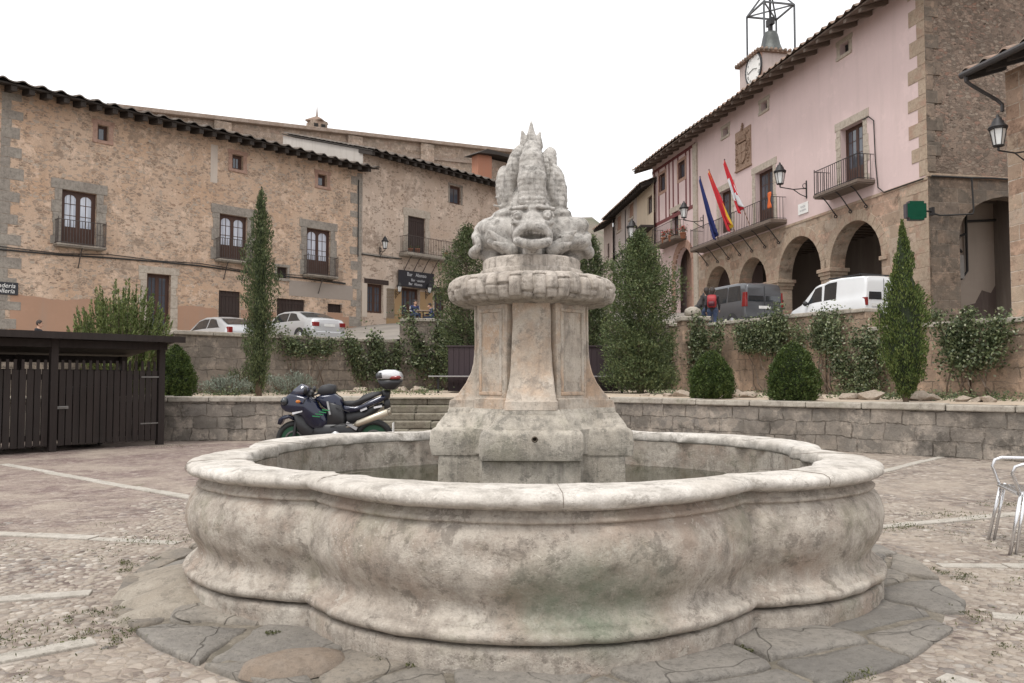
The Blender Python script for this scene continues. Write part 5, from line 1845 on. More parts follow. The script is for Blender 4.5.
def hall_things():
    Fm = RIGHT
    # clock turret on the roof
    d = 2.6
    s1 = Fm.sx(765, d); s0 = Fm.sx(743.5, d)
    zt = Fm.hit(765, 45, d)[1]; zt0 = Fm.hit(743.5, 65, d)[1]; zt = (zt + zt0) / 2
    zb = TH_EZ - .5
    o = thing('clock_turret', 'square rendered turret with a round white clock above the roof', 'clock turret', Fm.w(s1, d, zb), Fm.a)
    H = zt - zb; W_ = s1 - s0; D = 2.5
    MB().box(-W_, 0, 0, D, 0, H).obj('wall', plaster_mat('turret_render', (.5, .42, .39), .5), o)
    MB().box(-.1, .02, -.02, .1, 0, H).obj('brick_corner', M_redstone, o)
    mb = MB()
    mb.add([(-W_ - .2, -.2, H), (.2, -.2, H), (.2, D + .2, H), (-W_ - .2, D + .2, H), (-W_ / 2, D / 2, H + .45)], [(0, 1, 4), (1, 2, 4), (2, 3, 4), (3, 0, 4)])
    mb.box(-W_ - .2, .2, -.2, D + .2, H - .1, H - .001)
    rf = mb.obj('roof', M_tile, o)
    mb = MB(); n = 10
    for i in range(n): 
        x = -W_ - .2 + (W_ + .4) * (i + .5) / n
        mb.lathe([(.1, -.05), (.1, .1)], 8, (x, -.2, H + .02), 'y')
    for i in range(n):
        y = -.2 + (D + .4) * (i + .5) / n; mb.lathe([(.1, -.05), (.1, .1)], 8, (.2, y, H + .02), 'x')
    mb.obj('tile_ends', M_tile, rf, smooth=True)
    # clock
    sc, zc = Fm.hit(754.5, 69, d)
    cl = thing('wall_clock', 'round white clock with roman hour marks and black hands on the turret', 'clock', Fm.w(sc, d - .02, zc), Fm.a)
    r = .88
    MB().lathe([(r * 1.08, 0), (r * 1.08, -.08), (r * .97, -.09), (r * .95, -.05)], 40, (0, 0, 0), 'y').obj('rim', M_iron, cl, smooth=False)
    MB().lathe([(.001, -.055), (r * .97, -.055), (r * .97, 0)], 40, (0, 0, 0), 'y').obj('dial', M_white, cl)
    hm = MB()
    num = ['XII', 'I', 'II', 'III', 'IIII', 'V', 'VI', 'VII', 'VIII', 'IX', 'X', 'XI']
    for i, t in enumerate(num):
        a = -2 * PI * i / 12
        text_obj('numeral', t, r * .24, M_void, cl, (-r * .78 * math.sin(a), -.06, r * .78 * math.cos(a)), (PI / 2, -a * 1.0, 0), .002)
    for ang, L, w_ in ((R(-100), .72, .035), (R(105), .5, .05)):
        hm = MB(); hm.bar((0, -.075, 0), (math.sin(-ang) * r * L * -1, -.075, math.cos(ang) * r * L), w_, .012)
        hm.obj('clock_hand', M_void, cl)
    # bell and its frame
    M_galv = plain('grey_painted_steel', (.1, .105, .11), .5, .3, .15)
    fr = thing('bell_frame', 'open grey steel frame holding the bell above the turret', 'bell frame', Fm.w(s1, d, zt - .1), Fm.a)
    Hf = Fm.hit(752, 10, d)[1] - zt + .2
    e = .2; X0, X1, Y0, Y1 = -W_ + .5, .0, .25, D - .35
    mb = MB()
    for x in (X0, X1):
        for y in (Y0, Y1): mb.bar((x, y, -.1), (x, y, Hf), .11)
    mb.obj('posts', M_galv, fr) if False else None
    for x in (X0, X1):
        for y in (Y0, Y1): MB().bar((x, y, 0), (x, y, Hf), .085).obj('post', M_galv, fr)
    mb = MB()
    for a, b in (((X0, Y0), (X1, Y0)), ((X0, Y1), (X1, Y1)), ((X0, Y0), (X0, Y1)), ((X1, Y0), (X1, Y1))): mb.bar((*a, Hf), (*b, Hf), .09)
    mb.bar((X0, Y0, Hf), (X1, Y1, Hf), .07); mb.bar((X1, Y0, Hf), (X0, Y1, Hf), .07)
    mb.obj('top_beams', M_galv, fr)
    mb = MB(); ap = ((X0 + X1) / 2, (Y0 + Y1) / 2, Hf + 1.5)
    for x in (X0, X1):
        for y in (Y0, Y1): mb.bar((x, y, Hf), ap, .08)
    mb.obj('rafters', M_galv, fr)
    cx, cy = ap[0], ap[1]
    b = thing('bronze_bell', 'dark bronze bell hanging in the steel frame over the turret', 'bell', Fm.w(s1 + cx, d + cy, zt + .25), Fm.a)
    M_bell = plain('dark_bell_bronze', (.1, .105, .1), .5, .6, .2)
    MB().lathe([(.74, 0), (.76, .06), (.66, .2), (.55, .5), (.48, .85), (.43, 1.1), (.34, 1.28), (.15, 1.36), (.0, 1.38)], 28).obj('bell_body', M_bell, b, smooth=True)
    MB().lathe([(.03, .9), (.03, .15), (.1, .08), (.1, 0), (.03, -.08)], 10).obj('clapper', M_iron, b)
    mb = MB(); mb.box(-.1, .1, -.1, .1, 1.36, 1.75); mb.box(-.3, .3, -.12, .12, 1.7, 2.1); mb.box(-.05, .05, -.05, .05, 2.1, Hf + .9 - .25); mb.obj('yoke', M_iron, b)
    # flags at the long balcony
    dep = -.95
    def flag(label, pA, pB, cols, wid, tail):
        a = Fm.hit(*pA, -2.0); b = Fm.hit(*pB, dep)
        A_ = Vector((a[0], -2.0, a[1])); B_ = Vector((b[0], dep, b[1]))
        o = thing('flag', label, 'flag', Fm.w(B_.x, B_.y, B_.z), Fm.a, 'flags on the long town hall balcony')
        D_ = A_ - B_
        MB().tube([(0, 0, 0), tuple(D_)], .022, 6).obj('pole', M_polew, o)
        MB().lathe([(0, -.05), (.045, 0), (0, .07)], 8, tuple(D_)).obj('finial', M_iron, o)
        # cloth hanging limp from the pole, gathered into folds
        n, m_ = 26, 22; v = []; f = []; fm = []
        for i in range(n + 1):
            t = i / n
            p = D_ * (1 - t * tail)
            for j in range(m_ + 1):
                u = j / m_
                drop = u * wid * (.35 + .65 * t)
                fold = .1 * math.sin(u * 11 + t * 3) * (.3 + t)
                q = p + Vector((fold + .05 * math.sin(u * 5), -.03 + .1 * math.cos(u * 9 + t * 2) * t, -drop * (1.0 if u < .99 else 1.02)))
                v.append(q)
        for i in range(n):
            for j in range(m_):
                f.append((i * (m_ + 1) + j, i * (m_ + 1) + j + 1, (i + 1) * (m_ + 1) + j + 1, (i + 1) * (m_ + 1) + j))
                fm.append(cols((i + .5) / n, (j + .5) / m_))
        c = mkobj('cloth', v, f, FM, o, smooth=True, fmat=fm)
        sd = c.modifiers.new('s', 'SOLIDIFY'); sd.thickness = .006
        return o
    flag('limp blue flag on a slanting pole, leftmost of the balcony flags', (700, 177), (718.5, 240), lambda t, u: 0, .5, .86)
    flag('red and yellow banded flag on the middle pole of the balcony', (709, 170), (735, 232), lambda t, u: 2 if .3 < u < .62 else 1, .55, .84)
    flag('crimson and white flag on the right pole of the balcony', (724.5, 160), (750, 226), lambda t, u: 1 if (u < .45) == (t < .75) or t < .3 else 3, .55, .66)
    # orange child's bag or banner hung on the rail
    s, z = Fm.hit(770, 200, -.95)
    o = thing('hanging_banner', 'narrow orange cloth figure hung on the long balcony rail by the tall door', 'banner', Fm.w(s, -.97, z), Fm.a)
    v = []; f = []
    for i in range(13):
        t = i / 12; w_ = .12 + .03 * math.sin(t * 9)
        for j in range(5): v.append(((j - 2) / 2 * w_, .02 * math.sin(j * 2 + t * 6), (.36 - t * .75)))
    for i in range(12):
        for j in range(4): f.append((i * 5 + j, i * 5 + j + 1, i * 5 + j + 6, i * 5 + j + 5))
    c = mkobj('cloth', v, f, plain('orange_cloth', (.62, .13, .03), .8), o, smooth=True); c.modifiers.new('s', 'SOLIDIFY').thickness = .03
    # white plaque
    a, b = Fm.sx(801.5), Fm.sx(811.5); z0, z1 = Fm.hit(806, 213)[1], Fm.hit(806, 202)[1]
    o = thing('street_plaque', 'small white street name plaque on the pink wall above the arches', 'plaque', Fm.w((a + b) / 2, -.01, (z0 + z1) / 2), Fm.a)
    MB().box(-(b - a) / 2, (b - a) / 2, -.03, .0, -(z1 - z0) / 2, (z1 - z0) / 2).obj('plate', M_white, o, bevel=.006)
    text_obj('lettering', 'PLAZA', .13, M_greyl, o, (0, -.033, .07), (PI / 2, 0, 0), .001)
    text_obj('lettering', 'DE ESPAÑA', .1, M_greyl, o, (0, -.033, -.09), (PI / 2, 0, 0), .001)
    # pharmacy cross on its arm
    p = P(915.5, 211, 27.2)
    o = thing('pharmacy_cross', 'dark green pharmacy cross box on a short arm at the gable corner', 'sign', p, 0)
    M_gr = plain('dark_green_panel', (.004, .07, .04), .25, 0, .1); M_dk = plain('sign_casing', (.07, .06, .07), .5)
    def cross(a, c): return [(-c, -a), (c, -a), (c, -c), (a, -c), (a, c), (c, c), (c, a), (-c, a), (-c, c), (-a, c), (-a, -c), (-c, -c)]
    MB().prism(cross(.33, .25), -.1, .12).obj('casing', M_dk, o)
    MB().prism(cross(.32, .24), -.112, -.1).obj('panel', M_gr, o)
    MB().box(-.36, -.335, -.09, .11, -.24, .24).obj('side_panel', M_dk, o)
    mb = MB(); mb.tube([(.3, 0, 0), (.62, .1, 0)], .035, 8); mb.box(.56, .66, .0, .2, -.14, .14); mb.obj('arm', M_iron, o)
    # plants on the small balcony
    for i, (px, col) in enumerate(((664, 0), (671, 0), (683, 0))):
        s, z = Fm.hit(px, 243 - (px - 664) * .25, -.7)
        lab = ('potted geranium on the left of the small half-timbered house balcony', 'potted geranium in the middle of the small half-timbered house balcony', 'potted geranium at the right corner of the small half-timbered house balcony')[i]
        p = thing('potted_plant', lab, 'potted plant', Fm.w(s, -.7, z), Fm.a, 'potted plants on the small balcony')
        MB().lathe([(.13, 0), (.19, .3), (.2, .3), (.2, .34), (.16, .34)], 14).obj('pot', M_clay, p, smooth=True)
        q = np.random.default_rng(i + 9).normal(size=(260, 3)) * (.14, .12, .14) + (0, 0, .5)
        leaf_cloud('leaves', q, .08, M_grass, p, up=.5, seed=i)
        q = np.random.default_rng(i + 19).normal(size=(60, 3)) * (.13, .13, .1) + (0, 0, .62)
        leaf_cloud('flowers', q, .07, plain('red_petal', (.5, .04, .04), .6), p, up=.5, elong=1.2, seed=i)


FM = [plain('flag_blue', (.02, .03, .14), .8, 0, .1, 3), plain('flag_red', (.5, .02, .03), .8, 0, .1, 3), plain('flag_yellow', (.65, .4, .03), .8, 0, .1, 3), plain('flag_white', (.66, .66, .68), .8, 0, .1, 3)]
M_polew = plain('varnished_pole', (.2, .12, .08), .5)
M_greyl = plain('grey_lettering', (.3, .3, .32), .7)
hall_things()


# ------------------------------------------------------------------ far houses beyond the town hall
def far_houses():
    a = Vector((9.55 - .15, 53.8, 0))
    G = Frame((a.x, a.y), math.atan2(-.995, .098))
    o = thing('row_house', 'cream and grey rendered house with a dark overhanging eave, left of the town hall', 'house', G.o, G.a)
    def box(px0, px1, py0, py1):
        pm = (px0 + px1) / 2
        return G.sx(px0), G.sx(px1), G.hit(pm, py1)[1], G.hit(pm, py0)[1]
    ez = (G.hit(652, 186)[1] + G.hit(612, 222)[1]) / 2
    s0 = G.sx(614); s1 = G.sx(655); sm = G.sx(638)
    wc = [box(648.5, 653.5, 195, 213)]
    wg = [box(630, 634.5, 202, 217), box(618, 622, 215, 230)]
    mC = plaster_mat('cream_render', (.6, .5, .38), .3); mG = plaster_mat('grey_render', (.52, .46, .43), .35); mP = plaster_mat('pink_grey_render', (.48, .4, .36), .4)
    facade('wall', mC, o, [(sm, 0), (s1, 0), (s1, ez + .35), (sm, ez + .35)], [rect(*b) for b in wc], .25)
    facade('wall', mG, o, [(s0, 0), (sm - .01, 0), (sm - .01, ez + .35), (s0, ez + .35)], [rect(*b) for b in wg], .25)
    for b in wc: french_window(o, *b, y=.1, style='single', curtain=False)
    for b in wg:
        plank_door(o, *b, y=.06, m=M_redstone, name='shutter')
        surround(o, *b, w_=.14, top=.15, m=M_sur2, blocks=False, proud=.02, sill=True)
    MB().box(s0, s1, .3, 8, 0, ez).obj('rear_wall', mG, o)
    z = G.hit(626, 250)[1]
    mb = MB(); mb.box(s0, sm, -.03, .04, z - .12, z + .12); s = G.sx(626.5); mb.box(s - .08, s + .08, -.03, .04, z, ez)
    mb.obj('timber_band', M_iron, o)
    roof(o, s0, s1, ez, .9, 7, 22, side1=0, raf=.16)
    # lower porch of the cream house
    z = G.hit(648, 231)[1]
    MB().prism([(sm + .3, z - .3), (s1, z), (s1, z + .15), (sm + .3, z - .15)], -.9, .05).obj('porch_roof', M_eave, o)
    # further house, lower eave
    b = Vector((7.35, 70, 0))
    G2 = Frame((b.x, b.y), math.atan2(-.99, .14))
    q = thing('row_house', 'narrow pinkish house at the far end of the row by the rocky slope', 'house', G2.o, G2.a)
    zq = G2.hit(606, 229)[1]
    t0, t1 = G2.sx(604.5), G2.sx(613.5)
    wins = [(G2.sx(608), G2.sx(610), G2.hit(609, 258)[1], G2.hit(609, 243)[1])]
    facade('wall', mP, q, [(t0, 0), (t1, 0), (t1, zq + .35), (t0, zq + .35)], [rect(*w_) for w_ in wins], .2)
    for w_ in wins: french_window(q, *w_, y=.08, style='single', curtain=False)
    MB().box(t0, t1, .3, 7, 0, zq).obj('rear_wall', mP, q)
    roof(q, t0, t1, zq, .9, 7, 22, raf=.16)
    # lamp on the corner
    wall_lamp('small black lantern on the cream and grey house, above the conifer', G, 632, 233, 1.6, 1.4)
    # blue board
    # near house at the right edge
    X = (1013 - 512) / 800 * 22
    N = Frame((X, 22), math.atan2(-.981, .195))
    h = thing('corner_house', 'sandstone block house with dark tiled eave at the right edge', 'house', N.o, N.a)
    ms = masonry('sandstone_blocks', [(.38, .25, .18), (.5, .4, .3), (.44, .3, .22), (.54, .45, .36)], (.5, .44, .37), .8, .42, .02, .05, .5, tint=.3)
    ez = N.hit(1016, 64)[1] - .1
    MB().box(0, 9, 0, 7, .2, ez).obj('wall', ms, h)
    roof(h, 0, 9, ez, .95, 6, 18, side0=.45, raf=.16, rafter=.7, pitch=.34)
    mb = MB()
    mb.tube([(-.45, -1.03, ez + .0), (9, -1.03, ez - .05)], .09, 10)
    pts = [(-.3, -1.03, ez - .02), (-.3, -1.0, ez - .2), (-.25, -.85, ez - .34), (-.1, -.2, ez - .75), (-.02, -.1, ez - .9), (-.02, -.1, ez - 1.1)]
    mb.tube(pts, .05, 10); mb.obj('gutter', plain('dark_zinc', (.06, .055, .055), .5, .4), h)
    return h, N


CH, NF = far_houses()


def corner_lamp():
    # bracket lamp on the near corner house
    p = P(998, 131, 20.6)
    o = thing('wall_lantern', 'largest black lantern with frosted glass on the sandstone house at right', 'street lamp', p, 0, 'iron wall lanterns round the square')
    L = wall_lamp('tmp', NF, 900, 100, 1.0, .9)
    for ch in list(L.children): ch.parent = o
    bpy.data.objects.remove(L)
    o.rotation_euler.z = R(-88); o.location = Vector((13.74, 20.9, p.z - .08)) 
    # lantern sits .9 m out from the wall along -X
    return o


cl = corner_lamp()
LAMPB = wall_lamp('black lantern over the stone ledge between the arched doors and the bar', BF, 385, 245, .85, .45)
for px, py, lab in ((402.5 - 3, 289, 'small carriage lantern left of the bar door'), (429.5, 290, 'small carriage lantern between the two bar doors')):
    wall_lamp(lab, BF, px, py, .7, .35)
# ------------------------------------------------------------------ terraces, walls, steps
TZ = .86
M_low = masonry('low_wall_stone', [(.2, .178, .155), (.28, .25, .215), (.36, .31, .26), (.25, .225, .2)], (.09, .075, .06), .5, .25, .012, .16, .9, tint=.55, stain=(.12, .105, .09), rubble=.35)
M_ret = masonry('retaining_stone', [(.3, .22, .16), (.37, .28, .21), (.42, .3, .22), (.27, .215, .17)], (.16, .13, .1), .6, .3, .011, .2, .9, tint=.5, stain=(.15, .125, .1), rubble=.3)
M_retL = masonry('grey_retaining_stone', [(.2, .17, .145), (.27, .23, .19), (.33, .275, .225), (.23, .2, .175)], (.14, .12, .1), .6, .3, .011, .2, .9, tint=.6, stain=(.13, .115, .1), rubble=.4)
M_cop = aged_stone('coping_stone', (.36, .32, .27), (.19, .165, .14), (.45, .41, .35), streak=0, green=.4, bump=.5, scale=1.3)
mt = NB('terrace_earth')
M_earth = mt.done(mt.mix(mt.ramp(mt.noise(1.2, 8, .75), [(.42, 0.0), (.62, 1.0)]), (.46, .38, .3), (.36, .28, .2)), .95, mt.bump(mt.noise(14, 7, .7), .7, .03))


def stone_wall(name, label, a, b, z0, z1, th, m, cop=.0, copm=None, over=.05, cat='wall', group=None, seed=0, z1b=None, block=1.0, coph=.11):
    """straight wall from a to b (plan points), face toward local -y"""
    a = Vector(a); b = Vector(b); L = (b - a).length
    Fm = Frame(a, math.atan2(b.y - a.y, b.x - a.x))
    o = thing(name, label, cat, Fm.o, Fm.a, group)
    z1b = z1 if z1b is None else z1b
    n = max(2, int(L / .25)); v = []; f = []
    nz = 8
    for i in range(n + 1):
        t = i / n; zt = z1 + (z1b - z1) * t - coph
        for j in range(nz + 1):
            u = j / nz; q = Vector((t * L, 0, z0 + (zt - z0) * u))
            v.append((t * L, .025 * mnoise.noise(q * 1.4 + Vector((seed, 0, 0))), q.z))
        v.append((t * L, th, zt)); v.append((t * L, th, z0))
    k = nz + 3
    for i in range(n):
        for j in range(k - 1): f.append((i * k + j, (i + 1) * k + j, (i + 1) * k + j + 1, i * k + j + 1))
    f.append(tuple(range(k))); f.append(tuple(n * k + j for j in range(k))[::-1])
    MB().add(v, f).obj('masonry', m, o)
    r = random.Random(seed); mb = MB(); x = 0
    while x < L - .05:
        w_ = min(r.uniform(.7, 1.3) * block, L - x)
        if L - x - w_ < .3: w_ = L - x
        za = z1 + (z1b - z1) * x / L; zb = z1 + (z1b - z1) * (x + w_) / L
        j = r.uniform(-.012, .012); oo = over + r.uniform(-.015, .015)
        k = 5
        for q in range(1):
            mb.hexa([(x + .005, -oo, za - coph + .002), (x + w_ - .005, -oo, zb - coph + .002), (x + w_ - .005, th + .03, zb - coph + .002), (x + .005, th + .03, za - coph + .002)],
                    [(x + .005, -oo + .01, za + j), (x + w_ - .005, -oo + .01, zb + j), (x + w_ - .005, th + .02, zb + j), (x + .005, th + .02, za + j)])
        x += w_
    mb.obj('coping', copm or M_cop, o, bevel=.022)
    return o


LW0, LW1 = (-15.0, 15.9), (-2.75, 16.55)
stone_wall('low_wall', 'low grey stone terrace wall running behind the parked motorcycle', LW0, LW1, -.1, .9, .4, M_low, seed=1)
RW0, RW1 = (2.1, 17.15), (11.2, 9.45)
stone_wall('low_wall', 'long low stone wall with slab coping on the right of the square', RW0, RW1, -.1, .86, .38, M_low, seed=2)
stone_wall('low_wall', 'short low stone wall hidden between the steps and the conifer', (.9, 17.2), (2.08, 17.16), -.1, .86, .38, M_low, seed=3)
# steps
M_step = aged_stone('worn_step_stone', (.2, .17, .13), (.085, .075, .055), (.28, .25, .2), streak=0, green=.8, bump=.7, scale=1.6)
st = thing('stone_steps', 'worn stone steps rising to the terrace behind the motorcycle', 'steps', (-.9, 14.95, 0))
for i in range(6):
    z1 = .145 * (i + 1); y0 = .3 * i
    mb = MB(); x = -1.85; r = random.Random(i)
    while x < 1.8:
        w_ = min(r.uniform(.7, 1.2), 1.8 - x); mb.box(x + .003, x + w_ - .003, y0, 2.0, z1 - .145 - (.02 if i == 0 else 0) + .003, z1 + r.uniform(-.006, .006)); x += w_
    mb.obj('step', M_step, st, bevel=.025)
MB().box(-2.1, -1.86, -.02, 2.0, -.02, .8).obj('side_block', M_low, st, bevel=.02)
# terrace ground
poly = [(-15, 16.1), (-2.75, 16.75), (-2.75, 16.4), (.95, 16.4), (.95, 17.4), (2.2, 17.3), (11.3, 9.6), (14.6, 9.6), (9.7, 16.7), (8.3, 20.3), (6.0, 25.7), (5.7, 28.3), (-2.9, 28.3), (-3.7, 26.4), (-8.75, 20.9), (-15.4, 15.5)]
v = [(x, y, TZ) for x, y in poly]
tr = tessellate_polygon([[Vector(p) for p in v]])
tag(mkobj('terrace', v, [tuple(t) for t in tr], M_earth), kind='structure')
# retaining walls
stone_wall('retaining_wall', 'rough retaining wall half hidden behind the dark timber shelter', RET_L[0], RET_L[1], .5, 1.75, .5, M_retL, seed=4, z1b=2.5)
stone_wall('retaining_wall', 'rubble retaining wall under the two silver cars, behind the tall cypress', RET_L[1], RET_L[2], .5, 2.52, .5, M_retL, seed=5)
stone_wall('retaining_wall', 'stone parapet wall below the bar terrace, behind the fountain pillar', (-3.72, 26.5), (5.6, 28.0), .5, 3.25, .45, M_retL, seed=6)
RT = [(5.9, 25.6), (8.2, 20.2), (9.6, 16.6), (14.5, 9.5)]
stone_wall('retaining_wall', 'rose-covered retaining wall below the grey van', RT[0], (8.05, 20.55), .5, 3.0, .45, M_ret, seed=7, z1b=3.0)
# find where the parapet steps down: right of the white van
stone_wall('retaining_wall', 'stone retaining wall below the white van, ending in a step down', (8.07, 20.5), (8.55, 19.3), .5, 2.98, .45, M_ret, seed=8, z1b=2.98)
stone_wall('retaining_wall', 'reddish lower retaining wall behind the columnar cypress at right', (8.57, 19.25), (9.55, 16.75), .5, 2.5, .45, M_ret, seed=9)
stone_wall('retaining_wall', 'far right stretch of the retaining wall with pale coping', (9.57, 16.7), (14.5, 9.5), .5, 2.5, .45, M_ret, seed=10)
stone_wall('retaining_wall', 'short return of the retaining wall behind the stone pier', (5.5, 28.2), (5.88, 25.62), .5, 3.2, .45, M_ret, seed=12, z1b=3.0)
# square pier at the head of the right wall
pr = thing('stone_pier', 'square stone pier with a ball top beside the grey van', 'pier', (5.75, 25.4, .8))
MB().box(-.42, .42, -.42, .42, 0, 2.25).obj('shaft', M_ret, pr, bevel=.02)
MB().box(-.48, .48, -.48, .48, 2.252, 2.4).obj('cap', M_cop, pr, bevel=.03)
mb = MB(); mb.lathe([(.0, 0), (.2, .02), (.27, .12), (.24, .26), (.1, .34), (0, .35)], 16, (0, 0, 2.39)); mb.obj('ball', M_cop, pr, smooth=True)

# ------------------------------------------------------------------ timber shelter for the bins
M_shed = wood_mat('dark_stained_timber', (.032, .023, .02), 2, .55, .75, .5)
M_shedR = wood_mat('shelter_roof_board', (.06, .048, .04), 0, .6, .85)
M_zinc = plain('zinc_hinge', (.2, .19, .18), .5, .6)
def shelter():
    a = Vector((-8.02, 14.0)); b = Vector((-6.8, 15.5))
    d = (b - a).normalized()
    Fm = Frame(b, math.atan2(d.y, d.x))
    o = thing('timber_shelter', 'low dark brown timber bin shelter with slatted gates at left', 'shelter', Fm.o, Fm.a)
    L = 7.2; gap = (b - a).length
    for i in range(4):
        x = -gap * i
        MB().box(x - .06, x + .06, -.06, .06, 0, 2.0).obj('post', M_shed, o, bevel=.006)
        MB().box(x - .06, x + .06, 1.5, 1.62, 0, 1.72).obj('post', M_shed, o, bevel=.006)
    MB().box(-L, .1, -.05, .05, 1.82, 1.955).obj('beam', M_shed, o)
    MB().box(-L, .1, 1.62, 1.7, 1.58, 1.72).obj('beam', M_shed, o)
    mb = MB(); n = 24
    mb.hexa([(-L, -.35, 2.02), (.28, -.35, 2.02), (.28, 1.95, 1.72), (-L, 1.95, 1.72)], [(-L, -.35, 2.06), (.28, -.35, 2.06), (.28, 1.95, 1.76), (-L, 1.95, 1.76)])
    mb.obj('roof', M_shedR, o)
    MB().box(-L, .29, -.38, -.352, 1.96, 2.08).obj('fascia', M_shed, o)
    for g in range(3):
        x1 = -gap * g - .08; x0 = -gap * (g + 1) + .08
        gt = MB(); n = 15; w_ = (x1 - x0) / n; rr = random.Random(g)
        for i in range(n):
            top = 1.5 + (.04 if i in (0, n - 1) else 0) + rr.uniform(-.01, .01)
            gt.box(x0 + i * w_ + .008, x0 + (i + 1) * w_ - .008, -.04 + rr.uniform(-.003, .003), -.015, .1 + rr.uniform(-.01, .01), 1.42)
            gt.box(x0 + i * w_ + .035, x0 + (i + 1) * w_ - .035, -.038, -.018, 1.421, 1.6)
        gt.box(x0, x1, -.012, .02, 1.25, 1.35); gt.box(x0, x1, -.012, .02, .2, .3)
        q = gt.obj('gate', M_shed, o, bevel=.004)
        if g == 0:
            for z in (1.3, .42): MB().box(x1 - .32, x1 + .04, -.052, -.042, z - .012, z + .012).obj('hinge', M_zinc, q)
        hb = MB(); hb.box(x0 - .02, x0 + .16, -.056, -.042, .74, .79); hb.tube([(x0 + .0, -.07, .77), (x0 + .12, -.07, .77)], .012, 6); hb.obj('latch', M_zinc, q)
    mb = MB(); n = 28
    for i in range(n):
        x = -L + L * i / n; mb.box(x + .01, x + L / n - .01, 1.56, 1.58, .1, 1.45)
    mb.obj('rear_fence', M_shed, o)
    for i, x in enumerate((-1.0, -2.9)):
        bn = thing('waste_bin', ('dark wheeled bin inside the right bay of the timber shelter', 'dark wheeled bin inside the left bay of the timber shelter')[i], 'waste bin', Fm.w(x, .75, 0), Fm.a, 'bins inside the timber shelter')
        MB().hexa([(-.3, -.3, .08), (.3, -.3, .08), (.3, .3, .08), (-.3, .3, .08)], [(-.4, -.38, 1.0), (.4, -.38, 1.0), (.4, .38, 1.0), (-.4, .38, 1.0)]).obj('body', M_binp, bn, bevel=.02)
        MB().hexa([(-.42, -.4, 1.002), (.42, -.4, 1.002), (.42, .4, 1.002), (-.42, .4, 1.002)], [(-.34, -.3, 1.12), (.34, -.3, 1.12), (.34, .3, 1.12), (-.34, .3, 1.12)]).obj('lid', M_binp, bn, bevel=.02)
        for sx_ in (-.3, .3): MB().lathe([(.001, -.03), (.1, -.03), (.1, .03), (.001, .03)], 14, (sx_, .2, .1), 'x').obj('wheel', M_rub, bn)
M_binp = plain('bin_plastic', (.03, .04, .035), .5)
M_rub = plain('black_rubber', (.02, .02, .02), .85)
shelter()


# dark screens with a counter behind the pillar
def screens():
    M_sc = wood_mat('dark_plum_boards', (.045, .03, .034), 2, .7, .7)
    o = thing('board_screen', 'dark plum boarded kiosk screen with a thin counter behind the pillar', 'kiosk', (.55, 22.6, TZ))
    mb = MB(); x = -2.35
    while x < 2.3: mb.box(x + .004, x + .146, 0, .03, .04, 1.28); x += .15
    mb.box(-2.36, 2.3, .03, 1.3, .04, 1.25)
    mb.obj('boards', M_sc, o)
    MB().box(-2.4, 2.34, -.03, 1.35, 1.285, 1.33).obj('top_rail', M_sc, o, bevel=.01)
    t = MB(); t.box(-2.85, 2.7, -.62, -.06, .44, .475); t.obj('counter', plain('worn_zinc_top', (.28, .27, .27), .4, .3), o, bevel=.008)
    for x in (-2.6, -1.3, 0, 1.3, 2.5): MB().box(x - .03, x + .03, -.36, -.3, -.01, .438).obj('counter_leg', M_iron, o)


screens()

# ------------------------------------------------------------------ planting
L_con = leaf_mat('conifer_leaf', (.035, .05, .022), (.08, .11, .045), (.18, .21, .09), .15, .6, 1.5)
L_cyp = leaf_mat('cypress_leaf', (.028, .04, .018), (.068, .09, .038), (.15, .175, .075), .1, .6, 2.5)
L_cyp2 = leaf_mat('thuja_leaf', (.03, .05, .012), (.07, .105, .025), (.17, .2, .06), .12, .6, 2.5)
L_box = leaf_mat('topiary_leaf', (.022, .04, .01), (.05, .08, .018), (.1, .13, .035), .1, .6, 6)
L_shr = leaf_mat('shrub_leaf', (.05, .07, .022), (.11, .145, .045), (.24, .28, .1), .25, .5, 2)
L_rose = leaf_mat('rose_leaf', (.028, .04, .02), (.08, .105, .05), (.21, .24, .12), .2, .45, 2)
L_grey = leaf_mat('santolina_leaf', (.1, .12, .09), (.19, .22, .17), (.33, .36, .3), .1, .7, 4)
L_pale = leaf_mat('pale_flower_highlight', (.14, .16, .08), (.26, .28, .17), (.42, .43, .32), .2, .5, 4)  # pale flowers and leaf highlights, the highlights put into the colour
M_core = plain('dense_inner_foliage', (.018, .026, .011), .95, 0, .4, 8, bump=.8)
M_bark = aged_stone('grey_bark', (.16, .12, .09), (.08, .06, .045), (.24, .19, .15), streak=.6, bump=.8, scale=3, speck=False)


